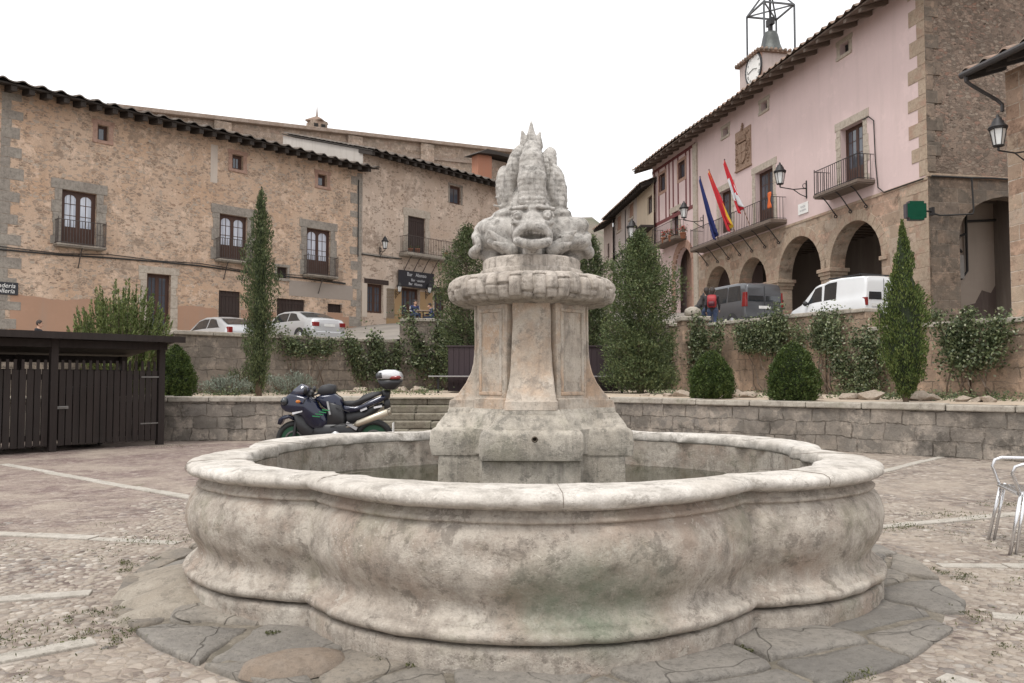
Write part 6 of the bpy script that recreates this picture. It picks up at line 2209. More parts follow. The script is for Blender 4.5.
def shell_crown(name, prof, n, leaf, m, parent, seed, z0=0.0, rough=.16, up=.8, inner=.35, core=True, corem=None, elong=2.0, lump=3.0, corek=.74):
    """leaves through the outer volume of a shaped crown; prof = [(height, radius)]"""
    rg = np.random.default_rng(seed)
    hs = np.array([p[0] for p in prof]); rs = np.array([p[1] for p in prof])
    hh = np.linspace(hs[0], hs[-1], 200); rr = np.interp(hh, hs, rs)
    w_ = rr + .02; cdf = np.cumsum(w_) / w_.sum()
    h = np.interp(rg.uniform(0, 1, n), cdf, hh)
    a = rg.uniform(0, 2 * PI, n)
    r = np.interp(h, hs, rs)
    lmp = np.array([mnoise.noise(Vector((math.cos(x) * lump * max(q, .12) * 1.6 + seed, math.sin(x) * lump * max(q, .12) * 1.6, y * lump))) + .5 * mnoise.noise(Vector((math.cos(x) * lump * 3 * q, math.sin(x) * lump * 3 * q + seed, y * lump * 2.5))) for x, y, q in zip(a, h, r)])
    R_ = r * (1 + rough * lmp * 1.6)
    t = 1 - inner * rg.uniform(0, 1, n) ** 1.6
    t += rg.normal(size=n) * .03
    x = R_ * t * np.cos(a); y = R_ * t * np.sin(a)
    pts = np.stack([x, y, h + z0 + rg.normal(size=n) * leaf * .5], 1)
    out = np.stack([np.cos(a), np.sin(a), np.full(n, .2)], 1)
    o = leaf_cloud(name, pts, leaf, m, parent, elong=elong, up=up, seed=seed, out=out * .8)
    if core:
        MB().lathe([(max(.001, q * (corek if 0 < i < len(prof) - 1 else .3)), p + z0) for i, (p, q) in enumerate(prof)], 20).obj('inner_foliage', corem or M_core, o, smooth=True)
    return o


def cypress(label, x, y, z, H, prof, n, leaf, m, seed, trunk=.09, group=None, name='cypress_tree', cat='tree', th=.25, **kw):
    o = thing(name, label, cat, (x, y, z), 0, group)
    MB().tube([(0, 0, -.05), (.01, .0, H * .4), (0, 0, H * .8)], [trunk, trunk * .7, trunk * .15], 10).obj('trunk', M_bark, o, smooth=True)
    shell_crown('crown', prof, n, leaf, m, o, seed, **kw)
    return o


# tall thin cypress by the left wall (photo x 243-275)
tp = P(259, 392, 21.0)
cypress('tall thin dark cypress standing before the left retaining wall', (259 - 512) / 800 * 18.6, 18.6, TZ, 4.6,
        [(.12, .06), (.4, .2), (1.2, .31), (2.2, .36), (3.2, .31), (4.1, .2), (4.6, .09), (4.85, .02)], 17000, .065, L_cyp, 11, rough=.5, inner=.8, corek=.35, up=1.6, trunk=.08, elong=3)
# columnar one at the right
cypress('full columnar thuja with a bare lower trunk on the right terrace', 6.95, 14.15, TZ, 3.1,
        [(.1, .06), (.25, .18), (.5, .29), (.92, .37), (1.3, .36), (1.7, .35), (1.95, .28), (2.2, .2), (2.5, .15), (2.8, .09), (3.15, .035), (3.22, .01)], 17000, .05, L_cyp2, 12, rough=.34, up=1.5, trunk=.05, elong=2.6)
for (px, Y, w_, H, sd, lab) in ((711, 16.4, .45, .97, 13, 'small clipped dark green bush, nearer the big conifer, behind the right low wall'), (793, 15.1, .46, 1.1, 14, 'larger clipped dark green bush in the middle of the right terrace'), (176, 17.8, .4, 1.15, 15, 'clipped green bush beside the right end of the timber shelter')):
    o = thing('clipped_bush', lab, 'bush', ((px - 512) / 800 * Y, Y, TZ), 0, 'clipped bushes on the terraces')
    shell_crown('crown', [(.0, w_ * .82), (.12, w_ * .96), (H * .35, w_), (H * .6, w_ * .82), (H * .8, w_ * .58), (H * .93, w_ * .3), (H, w_ * .05)], 13000, .042, L_box, o, sd, rough=.17, up=.7, inner=.2, lump=5)


def conifer(label, x, y, z, H, Rm, n, seed, leaf=.08, m=None, name='conifer_tree', base=.15, droop=.25, prof=None):
    """loose feathery conifer: whorled limbs bearing leafy sprays"""
    m = m or L_con
    rg = np.random.default_rng(seed); o = thing(name, label, 'tree', (x, y, z))
    MB().tube([(0, 0, -.05), (.02, .01, H * .5), (.0, .0, H * .97)], [.11, .07, .012], 10).obj('trunk', M_bark, o, smooth=True)
    pts = []; outs = []; lm = MB(); nb = 150
    for i in range(nb):
        t = (i + .5) / nb; hb = base + (H - base) * t ** 1.05
        rad = Rm * (np.interp(t, *zip(*prof)) if prof else (1 - t) ** .72 * (.75 + .5 * min(1, t * 5)))
        rad *= rg.uniform(.66, 1.18)
        a = i * 2.399 + rg.uniform(-.4, .4)
        d = np.array([math.cos(a), math.sin(a), 0])
        rise = .35 + .55 * t
        if i % 3 == 0: lm.tube([(0, 0, hb - rad * .1), tuple(d * rad * .5 + (0, 0, hb + rad * rise * .3)), tuple(d * rad * .9 + (0, 0, hb + rad * rise * .72))], [.022, .013, .005], 5)
        k = int(n / nb * (.35 + rad / Rm))
        s = rg.uniform(.12, 1.03, k) ** .75
        side = rg.normal(size=k) * (.1 + .16 * (1 - np.abs(s - .6)))* max(.25, rad)
        vert = rg.normal(size=k) * .09
        q = np.array([-d[1], d[0], 0])
        # small sprays: pull points toward sub-twigs
        tw = np.round(s * 7) / 7; s2 = tw + (s - tw) * .5
        p = d * (rad * s2)[:, None] + q * side[:, None]
        p[:, 2] += hb + rad * rise * s2 * .8 - droop * np.abs(side) + vert
        pts.append(p); outs.append(np.tile(d * .6, (k, 1)) + q * (np.sign(side) * .3)[:, None])
    lm.obj('branches', M_bark, o)
    pts = np.concatenate(pts); outs = np.concatenate(outs)
    leaf_cloud('crown', pts, leaf, m, o, elong=3.2, up=.55, seed=seed, out=outs)
    return o


conifer('big feathery green conifer right of the fountain pillar', (640 - 512) / 800 * 21.5, 21.5, TZ, 4.25, 1.2, 46000, 21, leaf=.08, base=.05,
        prof=[(0, .78), (.12, .88), (.3, .8), (.45, .72), (.52, .95), (.62, .85), (.75, .62), (.88, .34), (1, .1)])
conifer('dark conifer just left of the fountain pillar', (466 - 512) / 800 * 24.5, 24.5, TZ, 5.0, .95, 22000, 22, leaf=.09, m=L_cyp,
        prof=[(0, .7), (.3, .9), (.6, 1), (.8, .7), (1, .12)])
conifer('dark tree between the pillar and the big conifer', (590 - 512) / 800 * 26, 26, TZ, 4.9, .85, 20000, 23, leaf=.1, m=L_cyp,
        prof=[(0, .7), (.3, 1), (.6, .9), (.85, .6), (1, .2)])


def shoots(label, x, y, z, H, Rm, ns, nl, seed, leaf, m, name='leafy_shrub', sw=.1, el=2.8, stemw=.008, cat='shrub'):
    """shrub of upright leafy shoots"""
    rg = np.random.default_rng(seed); o = thing(name, label, cat, (x, y, z))
    pts = []; outs = []; st = MB()
    for i in range(ns):
        a = rg.uniform(0, 2 * PI); r = Rm * rg.uniform(0, 1) ** .55
        d = np.array([math.cos(a), math.sin(a), 0])
        h = H * (1 - .38 * (r / Rm) ** 2) * rg.uniform(.78, 1.04)
        b0 = d * r * .3; tip = d * r * 1.0 + (0, 0, h)
        mid = (b0 + tip) / 2 + d * r * .12
        st.tube([tuple(b0), tuple(mid), tuple(tip)], [stemw * 1.5, stemw, stemw * .3], 4)
        t = rg.uniform(.12, 1, nl)
        p = ((1 - t) ** 2)[:, None] * b0 + (2 * t * (1 - t))[:, None] * mid + (t ** 2)[:, None] * tip
        w_ = sw * (1.15 - t)
        p = p + rg.normal(size=(nl, 3)) * w_[:, None]
        pts.append(p); outs.append(np.tile(d * .5 * r / Rm, (nl, 1)))
    st.obj('stems', M_bark, o)
    leaf_cloud('leaves', np.concatenate(pts), leaf, m, o, elong=el, up=1.1, seed=seed, out=np.concatenate(outs))
    return o


shoots('large light green shrub with upright shoots rising behind the timber shelter', (121 - 512) / 800 * 19.2, 19.2, TZ - .1, 2.85, 1.25, 190, 190, 31, .1, L_shr, sw=.055, el=4.0)
for px, Y, H, Rm, sd, lab in ((228, 19.6, .5, .7, 32, 'grey-green santolina mound left of the thin cypress'), (290, 20.4, .6, .75, 33, 'grey-green santolina mound right of the thin cypress'), (250, 21.2, .9, .6, 34, 'dark leafy mound against the wall behind the thin cypress')):
    shoots(lab, (px - 512) / 800 * Y, Y, TZ, H, Rm, 70, 60, sd, .05, L_grey if sd < 34 else L_rose, name='low_shrub')


def climber(label, a, b, z_lo, z_hi, n, seed, leaf=.075, m=None, off=.12, dens=None, pale=.12, group='climbing roses on the retaining walls', stems=7):
    """climbing plant trained on a wall between plan points a and b"""
    rg = np.random.default_rng(seed); a = Vector(a); b = Vector(b); L = (b - a).length
    Fm = Frame(a, math.atan2(b.y - a.y, b.x - a.x))
    o = thing('climbing_rose', label, 'climbing plant', (Fm.o.x, Fm.o.y, TZ), Fm.a, group)
    st = MB(); pts = []
    cl = []
    for i in range(stems):
        x0 = rg.uniform(.2, .8) * L; p = [(x0, -.1, 0)]
        z = 0; x = x0
        top = (z_hi - TZ) * rg.uniform(.75, 1.12)
        dr = rg.uniform(-.6, .6)
        while z < top:
            z += .25; x += dr * .25 + rg.uniform(-.06, .06); p.append((min(max(x, 0), L), -off + rg.uniform(-.05, .05), z))
        st.tube(p, [max(.006, .022 * (1 - k / len(p))) for k in range(len(p))], 5)
        for q in p: 
            if q[2] > z_lo - TZ: cl.append(q)
    nc = int(L * 9)
    for i in range(nc):
        x = rg.uniform(0, L); z = z_lo + (z_hi - z_lo) * (rg.beta(2.4, 1.5)) - TZ
        if mnoise.noise(Vector((x * 1.1 + seed, z * 1.5, 2))) < .1: continue
        cl.append((x, -off, z))
    per = max(16, int(.78 * n) // max(1, len(cl)))
    for c in cl:
        s_ = rg.uniform(.07, .22)
        pts.append(rg.normal(size=(per, 3)) * (s_, .09, s_ * .8) + c)
    pts = np.concatenate(pts); pts[:, 1] = -np.abs(pts[:, 1]) - .02
    st.obj('stems', M_bark, o)
    k = int(len(pts) * (1 - pale)); rg.shuffle(pts)
    leaf_cloud('leaves', pts[:k], leaf, m or L_rose, o, elong=1.7, up=.2, seed=seed)
    leaf_cloud('flower_highlight_leaves', pts[k:], leaf * .95, L_pale, o, elong=1.7, up=.4, seed=seed + 1)  # pale share of the leaves: flowers and painted highlights
    return o


def on(p, q, t): return (p[0] + (q[0] - p[0]) * t, p[1] + (q[1] - p[1]) * t)
La, Lb = RET_L[1], RET_L[2]
climber('dark ivy-like climber hanging over the wall just right of the thin cypress', on(La, Lb, .42), on(La, Lb, .68), 1.9, 2.35, 2600, 41, .08, pale=.03)
climber('bushy climber with yellow-green tips below the silver saloon rear', on(La, Lb, .72), on(La, Lb, 1.0), 1.3, 2.4, 4600, 42, .085, pale=.08)
climber('thick dark climber spilling over the parapet below the bar door', (-3.6, 26.4), (-1.2, 26.8), 1.3, 3.1, 7500, 43, .1, pale=.06, off=.25)
climber('climber in the shade right behind the big conifer', (4.2, 27.6), (5.6, 27.9), 1.0, 2.7, 3000, 44, .1)
climber('rose climber covering the stone pier by the grey van', (5.7, 25.1), (6.3, 23.9), 1.3, 2.75, 5600, 45, .09, pale=.1)
climber('broad flowering rose mass on the wall below the grey van', on(RT[0], RT[1], .4), on(RT[0], RT[1], .78), 1.9, 2.75, 8000, 46, .08, pale=.1, off=.22)
climber('rose climber below the bonnet of the white van', on(RT[0], RT[1], .8), (8.3, 19.9), 1.9, 2.6, 4200, 47, .07, pale=.12, off=.2)
climber('dense dark rose climber left of the columnar thuja', (8.2, 19.9), (8.9, 18.3), 1.0, 2.3, 7000, 48, .075, pale=.12, off=.28)
climber('pale flowering rose climber just right of the columnar thuja', (9.05, 17.6), (10.2, 15.6), 1.5, 2.3, 8500, 49, .07, pale=.12, off=.25)
climber('rose climber reaching the coping near the far right wall', (10.4, 15.2), (11.9, 13.0), 1.3, 2.2, 7500, 50, .065, pale=.1, off=.25)
# rocks and low weeds along the terrace beds
M_rock = aged_stone('garden_rock', (.35, .28, .22), (.2, .16, .12), (.46, .39, .32), streak=0, bump=.7, scale=4)
rg_ = random.Random(12)
for i in range(26):
    px = rg_.uniform(640, 1010) if i < 20 else rg_.uniform(350, 440)
    t = (px - 640) / 370
    Y = (18.5 - 4.8 * t) if i < 20 else 23
    s_ = rg_.uniform(.08, .24)
    pts = [Vector((rg_.gauss(0, 1), rg_.gauss(0, 1), rg_.gauss(0, .8))).normalized() for _ in range(14)]
    bm = bmesh.new()
    for p in pts: bm.verts.new((p.x * s_ * 1.3, p.y * s_, p.z * s_ * .7))
    bmesh.ops.convex_hull(bm, input=bm.verts)
    me = bpy.data.meshes.new('garden_rock'); bm.to_mesh(me); bm.free(); me.materials.append(M_rock)
    o = bpy.data.objects.new('garden_rock', me); C.objects.link(o); o.location = ((px - 512) / 800 * Y, Y, TZ + s_ * .25)
    b_ = o.modifiers.new('b', 'BEVEL'); b_.width = s_ * .12; b_.segments = 2
    tag(o, 'rough brown rock lying in the earth bed of the terrace', 'rock', 'rocks in the terrace beds')
rgn = np.random.default_rng(77); pts = []
for i in range(40):
    px = rgn.uniform(650, 1020); t = (px - 640) / 370; Y = 19.5 - 4.8 * t + rgn.uniform(-1, .6)
    pts.append(rgn.normal(size=(70, 3)) * (.16, .14, .05) + ((px - 512) / 800 * Y, Y, TZ + .07))
for i in range(30):
    px = rgn.uniform(185, 430); Y = 19.5 + rgn.uniform(-1, 2.5)
    pts.append(rgn.normal(size=(70, 3)) * (.2, .2, .05) + ((px - 512) / 800 * Y, Y, TZ + .07))
tag(leaf_cloud('ground_cover', np.concatenate(pts), .055, L_rose, elong=2, up=.5, seed=4), 'low weeds and ground cover in the terrace beds', 'ground cover', kind='stuff')
# ------------------------------------------------------------------ vehicles
def paint(name, col, metal=.3, rough=.3):
    n = NB(name)
    k = n.noise(1.5, 5, .6)
    c = n.mix(n.ramp(k, [(.45, 0.0), (.75, .25)]), col, tuple(x * .75 + .03 for x in col))
    return n.done(c, rough, None, metal, .5, Coat_Weight=.5, Coat_Roughness=.12)


M_autoglass = glassy('vehicle_glass', (.022, .026, .03), .05)
M_trim = plain('black_trim', (.025, .025, .026), .6)
M_tail = plain('red_lamp', (.2, .012, .012), .15, spec=.8)
M_lampw = plain('clear_lamp', (.6, .6, .6), .1, spec=.8)
M_rimm = plain('alloy_rim', (.4, .4, .41), .35, .7)
M_plate = plain('plate_white', (.72, .72, .7), .5)


def interp(pts, x):
    if x <= pts[0][0]: return pts[0][1]
    for (a, b), (c, d) in zip(pts[:-1], pts[1:]):
        if x <= c:
            t = (x - a) / (c - a) if c > a else 1
            return b + (d - b) * t
    return pts[-1][1]


def car(label, cat, loc, rz, L, W_, top, belt, mpaint, tumble=.22, zb=.26, side=(), shield=None, rear_glass=None, wheels=(.78, None), wr=.31, plan=None, group=None, name='parked_car', vertical_rear=False):
    """x runs forward from the rear bumper; side = window outlines [(x_bot_rear, x_bot_front, x_top_front, x_top_rear)]"""
    o = thing(name, label, cat, loc, rz, group)
    T = lambda x: interp(top, x)
    B = lambda x: min(interp(belt, x), T(x) - .02)
    plan = plan or [(0, .86), (.12, .95), (.5, 1), (L - .9, 1), (L - .3, .9), (L - .06, .72), (L, .6)]
    Wx = lambda x: W_ / 2 * interp(plan, x)
    xs = sorted(set([0, .02, .06] + [p[0] for p in top] + [p[0] for p in plan] + [i * .12 for i in range(int(L / .12) + 1)] + [L]))
    def sec(x):
        w_, t, b = Wx(x), T(x), B(x)
        dz = .12 * max(0, 1 - x / .25) + .14 * max(0, 1 - (L - x) / .35)
        z0 = zb + dz
        wr_ = w_ * .955 - tumble * max(0, t - b)
        q = [(0, z0), (w_ * .86, z0), (w_ * .97, z0 + .08), (w_, (z0 + b) / 2), (w_ * .99, b - .08), (w_ * .955, b)]
        for u in (.33, .66): q.append((w_ * .955 + (wr_ - w_ * .955) * u, b + (t - .05 - b) * u))
        r = min(.07, (t - b) * .5 + .02)
        q += [(wr_, max(b + .004, t - r)), (wr_ - .05, t - r * .3), (wr_ * .6, t - .004), (0, t + .012)]
        return q
    v = []; f = []; fm = []
    for x in xs:
        q = sec(x)
        for y, z in q: v.append((x, y, z))
        for y, z in q[-2:0:-1]: v.append((x, -y, z))
    k = 2 * len(sec(0)) - 2
    for i in range(len(xs) - 1):
        for j in range(k): f.append((i * k + j, i * k + (j + 1) % k, (i + 1) * k + (j + 1) % k, (i + 1) * k + j))
    f.append(tuple(range(k))[::-1]); f.append(tuple((len(xs) - 1) * k + j for j in range(k)))
    b = MB().add(v, f).obj('body', mpaint, o); weld_smooth(b, 38)
    def S_(x, u, sg, off=.006):
        w_, t, bb = Wx(x), T(x), B(x)
        y0 = w_ * .955; y1 = y0 - tumble * (t - bb)
        return (x, sg * (y0 + (y1 - y0) * u + off), bb + (t - .05 - bb) * u)
    for sg in (-1, 1):
        for (xa, xb, xc, xd) in side:
            mb = MB(); v = []; n = 8; m_ = 4
            for j in range(m_ + 1):
                u = .1 + .8 * j / m_
                for i in range(n + 1):
                    s0 = xa + (xd - xa) * (j / m_); s1 = xb + (xc - xb) * (j / m_)
                    v.append(S_(s0 + (s1 - s0) * i / n, u, sg))
            f = [(j * (n + 1) + i, j * (n + 1) + i + 1, (j + 1) * (n + 1) + i + 1, (j + 1) * (n + 1) + i) for j in range(m_) for i in range(n)]
            mb.add(v, f).obj('side_window', M_autoglass, o, smooth=True)
    def top_patch(nm, xa, xb, m):
        v = []; n, k_ = 8, 8
        for i in range(n + 1):
            x = xa + (xb - xa) * i / n
            w_ = Wx(x) * .955 - tumble * max(0, T(x) - B(x)) - .09
            s_ = (T(min(x + .02, L)) - T(x - .02)) / .04
            nl = math.hypot(1, s_)
            for j in range(k_ + 1):
                y = w_ * (2 * j / k_ - 1)
                yy = abs(y) / (Wx(x) * .955 - tumble * max(0, T(x) - B(x)))
                zz = T(x) + .012 - .016 * yy / .6
                v.append((x - s_ / nl * .012, y, zz + .012 / nl))
        f = [(i * (k_ + 1) + j, i * (k_ + 1) + j + 1, (i + 1) * (k_ + 1) + j + 1, (i + 1) * (k_ + 1) + j) for i in range(n) for j in range(k_)]
        MB().add(v, f).obj(nm, m, o, smooth=True)
    if shield: top_patch('windscreen', *shield, M_autoglass)
    if rear_glass and not vertical_rear: top_patch('rear_window', *rear_glass, M_autoglass)
    x0 = wheels[0]; x1 = wheels[1] or L - .85
    for x in (x0, x1):
        for sg in (-1, 1):
            y = sg * (W_ / 2 - .1)
            MB().lathe([(wr + .055, y + sg * .085), (wr + .06, y + sg * .108), (wr - .01, y + sg * .112)], 28, (x, 0, wr + .02), 'y').obj('wheel_arch', M_trim, o)
            w_ = MB().lathe([(.001, y - .1), (wr * .93, y - .1), (wr, y - .07), (wr, y + .07 * 1), (wr * .93, y + sg * .105), (wr * .66, y + sg * .112)], 28, (x, 0, wr), 'y').obj('wheel', M_rub, o, smooth=True)
            rm = MB().lathe([(wr * .68, y + sg * .116), (wr * .62, y + sg * .104), (.05, y + sg * .12), (.001, y + sg * .12)], 28, (x, 0, wr), 'y')
            rm.obj('rim', M_rimm, w_, smooth=True)
    # bumpers, lamps, plates
    mb = MB(); wq = Wx(.06) * .98
    mb.hexa([(-.05, -wq, zb + .02), (.2, -wq - .01, zb + .02), (.2, wq + .01, zb + .02), (-.05, wq, zb + .02)], [(-.06, -wq, zb + .26), (.2, -wq - .015, zb + .26), (.2, wq + .015, zb + .26), (-.06, wq, zb + .26)])
    mb.obj('bumper', mpaint if cat == 'car' else M_trim, o, bevel=.03)
    return o, T, B, Wx


def zs_at(x, y): return zstreet(x, y)


def mirrors(o, x, z, w_, m):
    for sg in (-1, 1):
        mb = MB(); mb.lathe([(.0, -.06), (.07, -.04), (.1, .02), (.08, .06), (0, .07)], 12, (x, sg * (w_ + .1), z), 'x'); mb.bar((x, sg * (w_ - .05), z - .03), (x, sg * (w_ + .06), z), .04)
        mb.obj('mirror', m, o, smooth=True)


def plate_on(o, x, z, txt='3247 CKD', w_=.52, y=0.0, rot=-PI / 2):
    p = MB().box(x - .012, x, y - w_ / 2, y + w_ / 2, z - .055, z + .055).obj('number_plate', M_plate, o)
    return p


# grey people carrier
rx, ry = 9.62, 30.4
GV, T, B, Wx = car('dark grey people carrier van seen from its rear beside the stone pier', 'van', (rx, ry, zs_at(rx, ry)), PI / 2 + R(19), 4.35, 1.8,
    [(0, 1.62), (.05, 1.76), (.2, 1.82), (.7, 1.86), (2.7, 1.85), (3.0, 1.78), (3.6, 1.22), (3.75, 1.12), (4.2, .98), (4.35, .8)], [(0, 1.08), (3.0, 1.04), (3.5, .98), (4.35, .9)], paint('graphite_paint', (.085, .087, .095)),
    side=[(.3, 1.15, 1.15, .42), (1.25, 2.15, 2.15, 1.25), (2.25, 3.35, 2.9, 2.25)], shield=(2.92, 3.62), wheels=(.8, 3.5), tumble=.12, name='parked_van', vertical_rear=True,
    plan=[(0, .93), (.1, .97), (.5, 1), (3.4, 1), (4.0, .92), (4.3, .75), (4.35, .65)])
mb = MB()
for a, b in ((-.74, -.04), (.03, .74)): mb.hexa([(-.014, a, 1.1), (-.014, b, 1.1), (.03, b, 1.1), (.03, a, 1.1)], [(.022, a * .93, 1.66), (.022, b * .93, 1.66), (.06, b * .93, 1.66), (.06, a * .93, 1.66)])
for q in (0, 1):
    m_ = MB(); a, b = ((-.74, -.04), (.03, .74))[q]
    m_.hexa([(-.014, a, 1.1), (-.014, b, 1.1), (.03, b, 1.1), (.03, a, 1.1)], [(.022, a * .93, 1.66), (.022, b * .93, 1.66), (.06, b * .93, 1.66), (.06, a * .93, 1.66)])
    m_.obj('rear_window', M_autoglass, GV, bevel=.01)
for sg in (1, -1): MB().hexa([(-.02, sg * .76, .9), (-.02, sg * .87, .9), (.2, sg * .885, .9), (.2, sg * .8, .9)], [(-.005, sg * .755, 1.45), (-.0, sg * .84, 1.45), (.16, sg * .86, 1.45), (.16, sg * .8, 1.45)]).obj('tail_light', M_tail, GV, bevel=.01)
plate_on(GV, -.012, .88)
MB().box(-.012, .0, -.006, .006, .45, 1.7).obj('door_seam', M_trim, GV)
mirrors(GV, 3.15, 1.12, .9, M_trim)
# white panel van
rx, ry = 12.55, 26.9
WV, T, B, Wx = car('small white panel van with a roof rack, partly behind the columnar thuja', 'van', (rx, ry, zs_at(rx, ry) - .13), PI / 2 + R(20.5), 4.0, 1.68,
    [(0, 1.6), (.04, 1.74), (.2, 1.8), (1.2, 1.84), (1.75, 1.82), (2.0, 1.74), (2.25, 1.72), (2.45, 1.66), (3.05, 1.14), (3.15, 1.06), (3.75, .88), (4.0, .68)], [(0, 1.06), (2.6, 1.0), (4.0, .8)], paint('white_van_paint', (.72, .73, .74), 0, .3),
    side=[(1.35, 1.95, 1.95, 1.35), (2.05, 2.88, 2.42, 2.08)], shield=(2.48, 3.02), wheels=(.72, 3.2), tumble=.1, name='parked_van', vertical_rear=True,
    plan=[(0, .95), (.1, .98), (.5, 1), (3.1, 1), (3.7, .9), (3.95, .75), (4, .65)])
for q in (0, 1):
    m_ = MB(); a, b = ((-.66, -.1), (.1, .66))[q]
    m_.hexa([(-.012, a, .98), (-.012, b, .98), (.03, b, .98), (.03, a, .98)], [(.018, a * .95, 1.64), (.018, b * .95, 1.64), (.05, b * .95, 1.64), (.05, a * .95, 1.64)])
    m_.obj('rear_window', M_autoglass, WV, bevel=.01)
for sg in (-1, 1): MB().box(-.02, .14, min(sg * .7, sg * .8), max(sg * .7, sg * .8), .78, 1.05).obj('tail_light', M_tail, WV, bevel=.01)
plate_on(WV, -.012, .8, y=.35, w_=.4)
MB().box(-.012, .0, -.006, .006, .4, 1.7).obj('door_seam', M_trim, WV)
mb = MB()
for x in (.4, 1.1, 1.8): mb.bar((x, -.66, 1.88), (x, .66, 1.88), .035)
for sg in (-1, 1): mb.bar((.3, sg * .62, 1.87), (1.9, sg * .62, 1.87), .03)
mb.obj('roof_rack', M_trim, WV)
mirrors(WV, 2.72, 1.05, .84, M_trim)
for sg in (-1, 1): MB().lathe([(0, -.04), (.09, -.02), (.1, .04), (0, .07)], 12, (3.86, sg * .6, .68), 'x').obj('headlight', M_lampw, WV, smooth=True)
# silver saloon and silver hatchback on the left street
silver = paint('silver_paint', (.55, .56, .57), .4, .3)
rx, ry = -7.45, 32.6
SC, T, B, Wx = car('silver saloon car with its boot toward the square, right of the thin cypress', 'car', (rx, ry, zs_at(rx, ry)), PI / 2 + R(49), 4.4, 1.74,
    [(0, .82), (.05, 1.0), (.15, 1.06), (.55, 1.1), (1.25, 1.36), (1.6, 1.42), (2.3, 1.43), (2.7, 1.36), (3.25, 1.0), (3.4, .95), (4.1, .8), (4.4, .58)], [(0, .9), (.6, .96), (3.2, .9), (4.4, .7)], silver,
    side=[(.85, 1.75, 1.75, 1.3), (1.82, 3.1, 2.6, 1.82)], shield=(2.72, 3.22), rear_glass=(.62, 1.2), wheels=(.85, 3.5), tumble=.35)
for sg in (-1, 1): MB().box(-.02, .2, min(sg * .5, sg * .79), max(sg * .5, sg * .79), .72, .9).obj('tail_light', M_tail, SC, bevel=.02)
plate_on(SC, -.01, .78)
mirrors(SC, 2.95, .98, .84, silver)
rx, ry = -10.0, 30.2
HC, T, B, Wx = car('silver hatchback of which only the arched roof shows, left of the thin cypress', 'car', (rx, ry, zs_at(rx, ry) - .12), PI / 2 + R(47), 4.1, 1.72,
    [(0, .85), (.05, 1.0), (.2, 1.08), (.9, 1.36), (1.4, 1.45), (2.1, 1.46), (2.6, 1.36), (3.15, 1.0), (3.3, .95), (3.9, .8), (4.1, .6)], [(0, .95), (.6, .96), (3.1, .92), (4.1, .7)], silver,
    side=[(.6, 1.6, 1.6, 1.1), (1.68, 3.0, 2.5, 1.68)], shield=(2.62, 3.12), rear_glass=(.26, .88), wheels=(.75, 3.3), tumble=.35)
for sg in (-1, 1): MB().box(-.02, .16, min(sg * .6, sg * .78), max(sg * .6, sg * .78), .75, 1.0).obj('tail_light', M_tail, HC, bevel=.02)


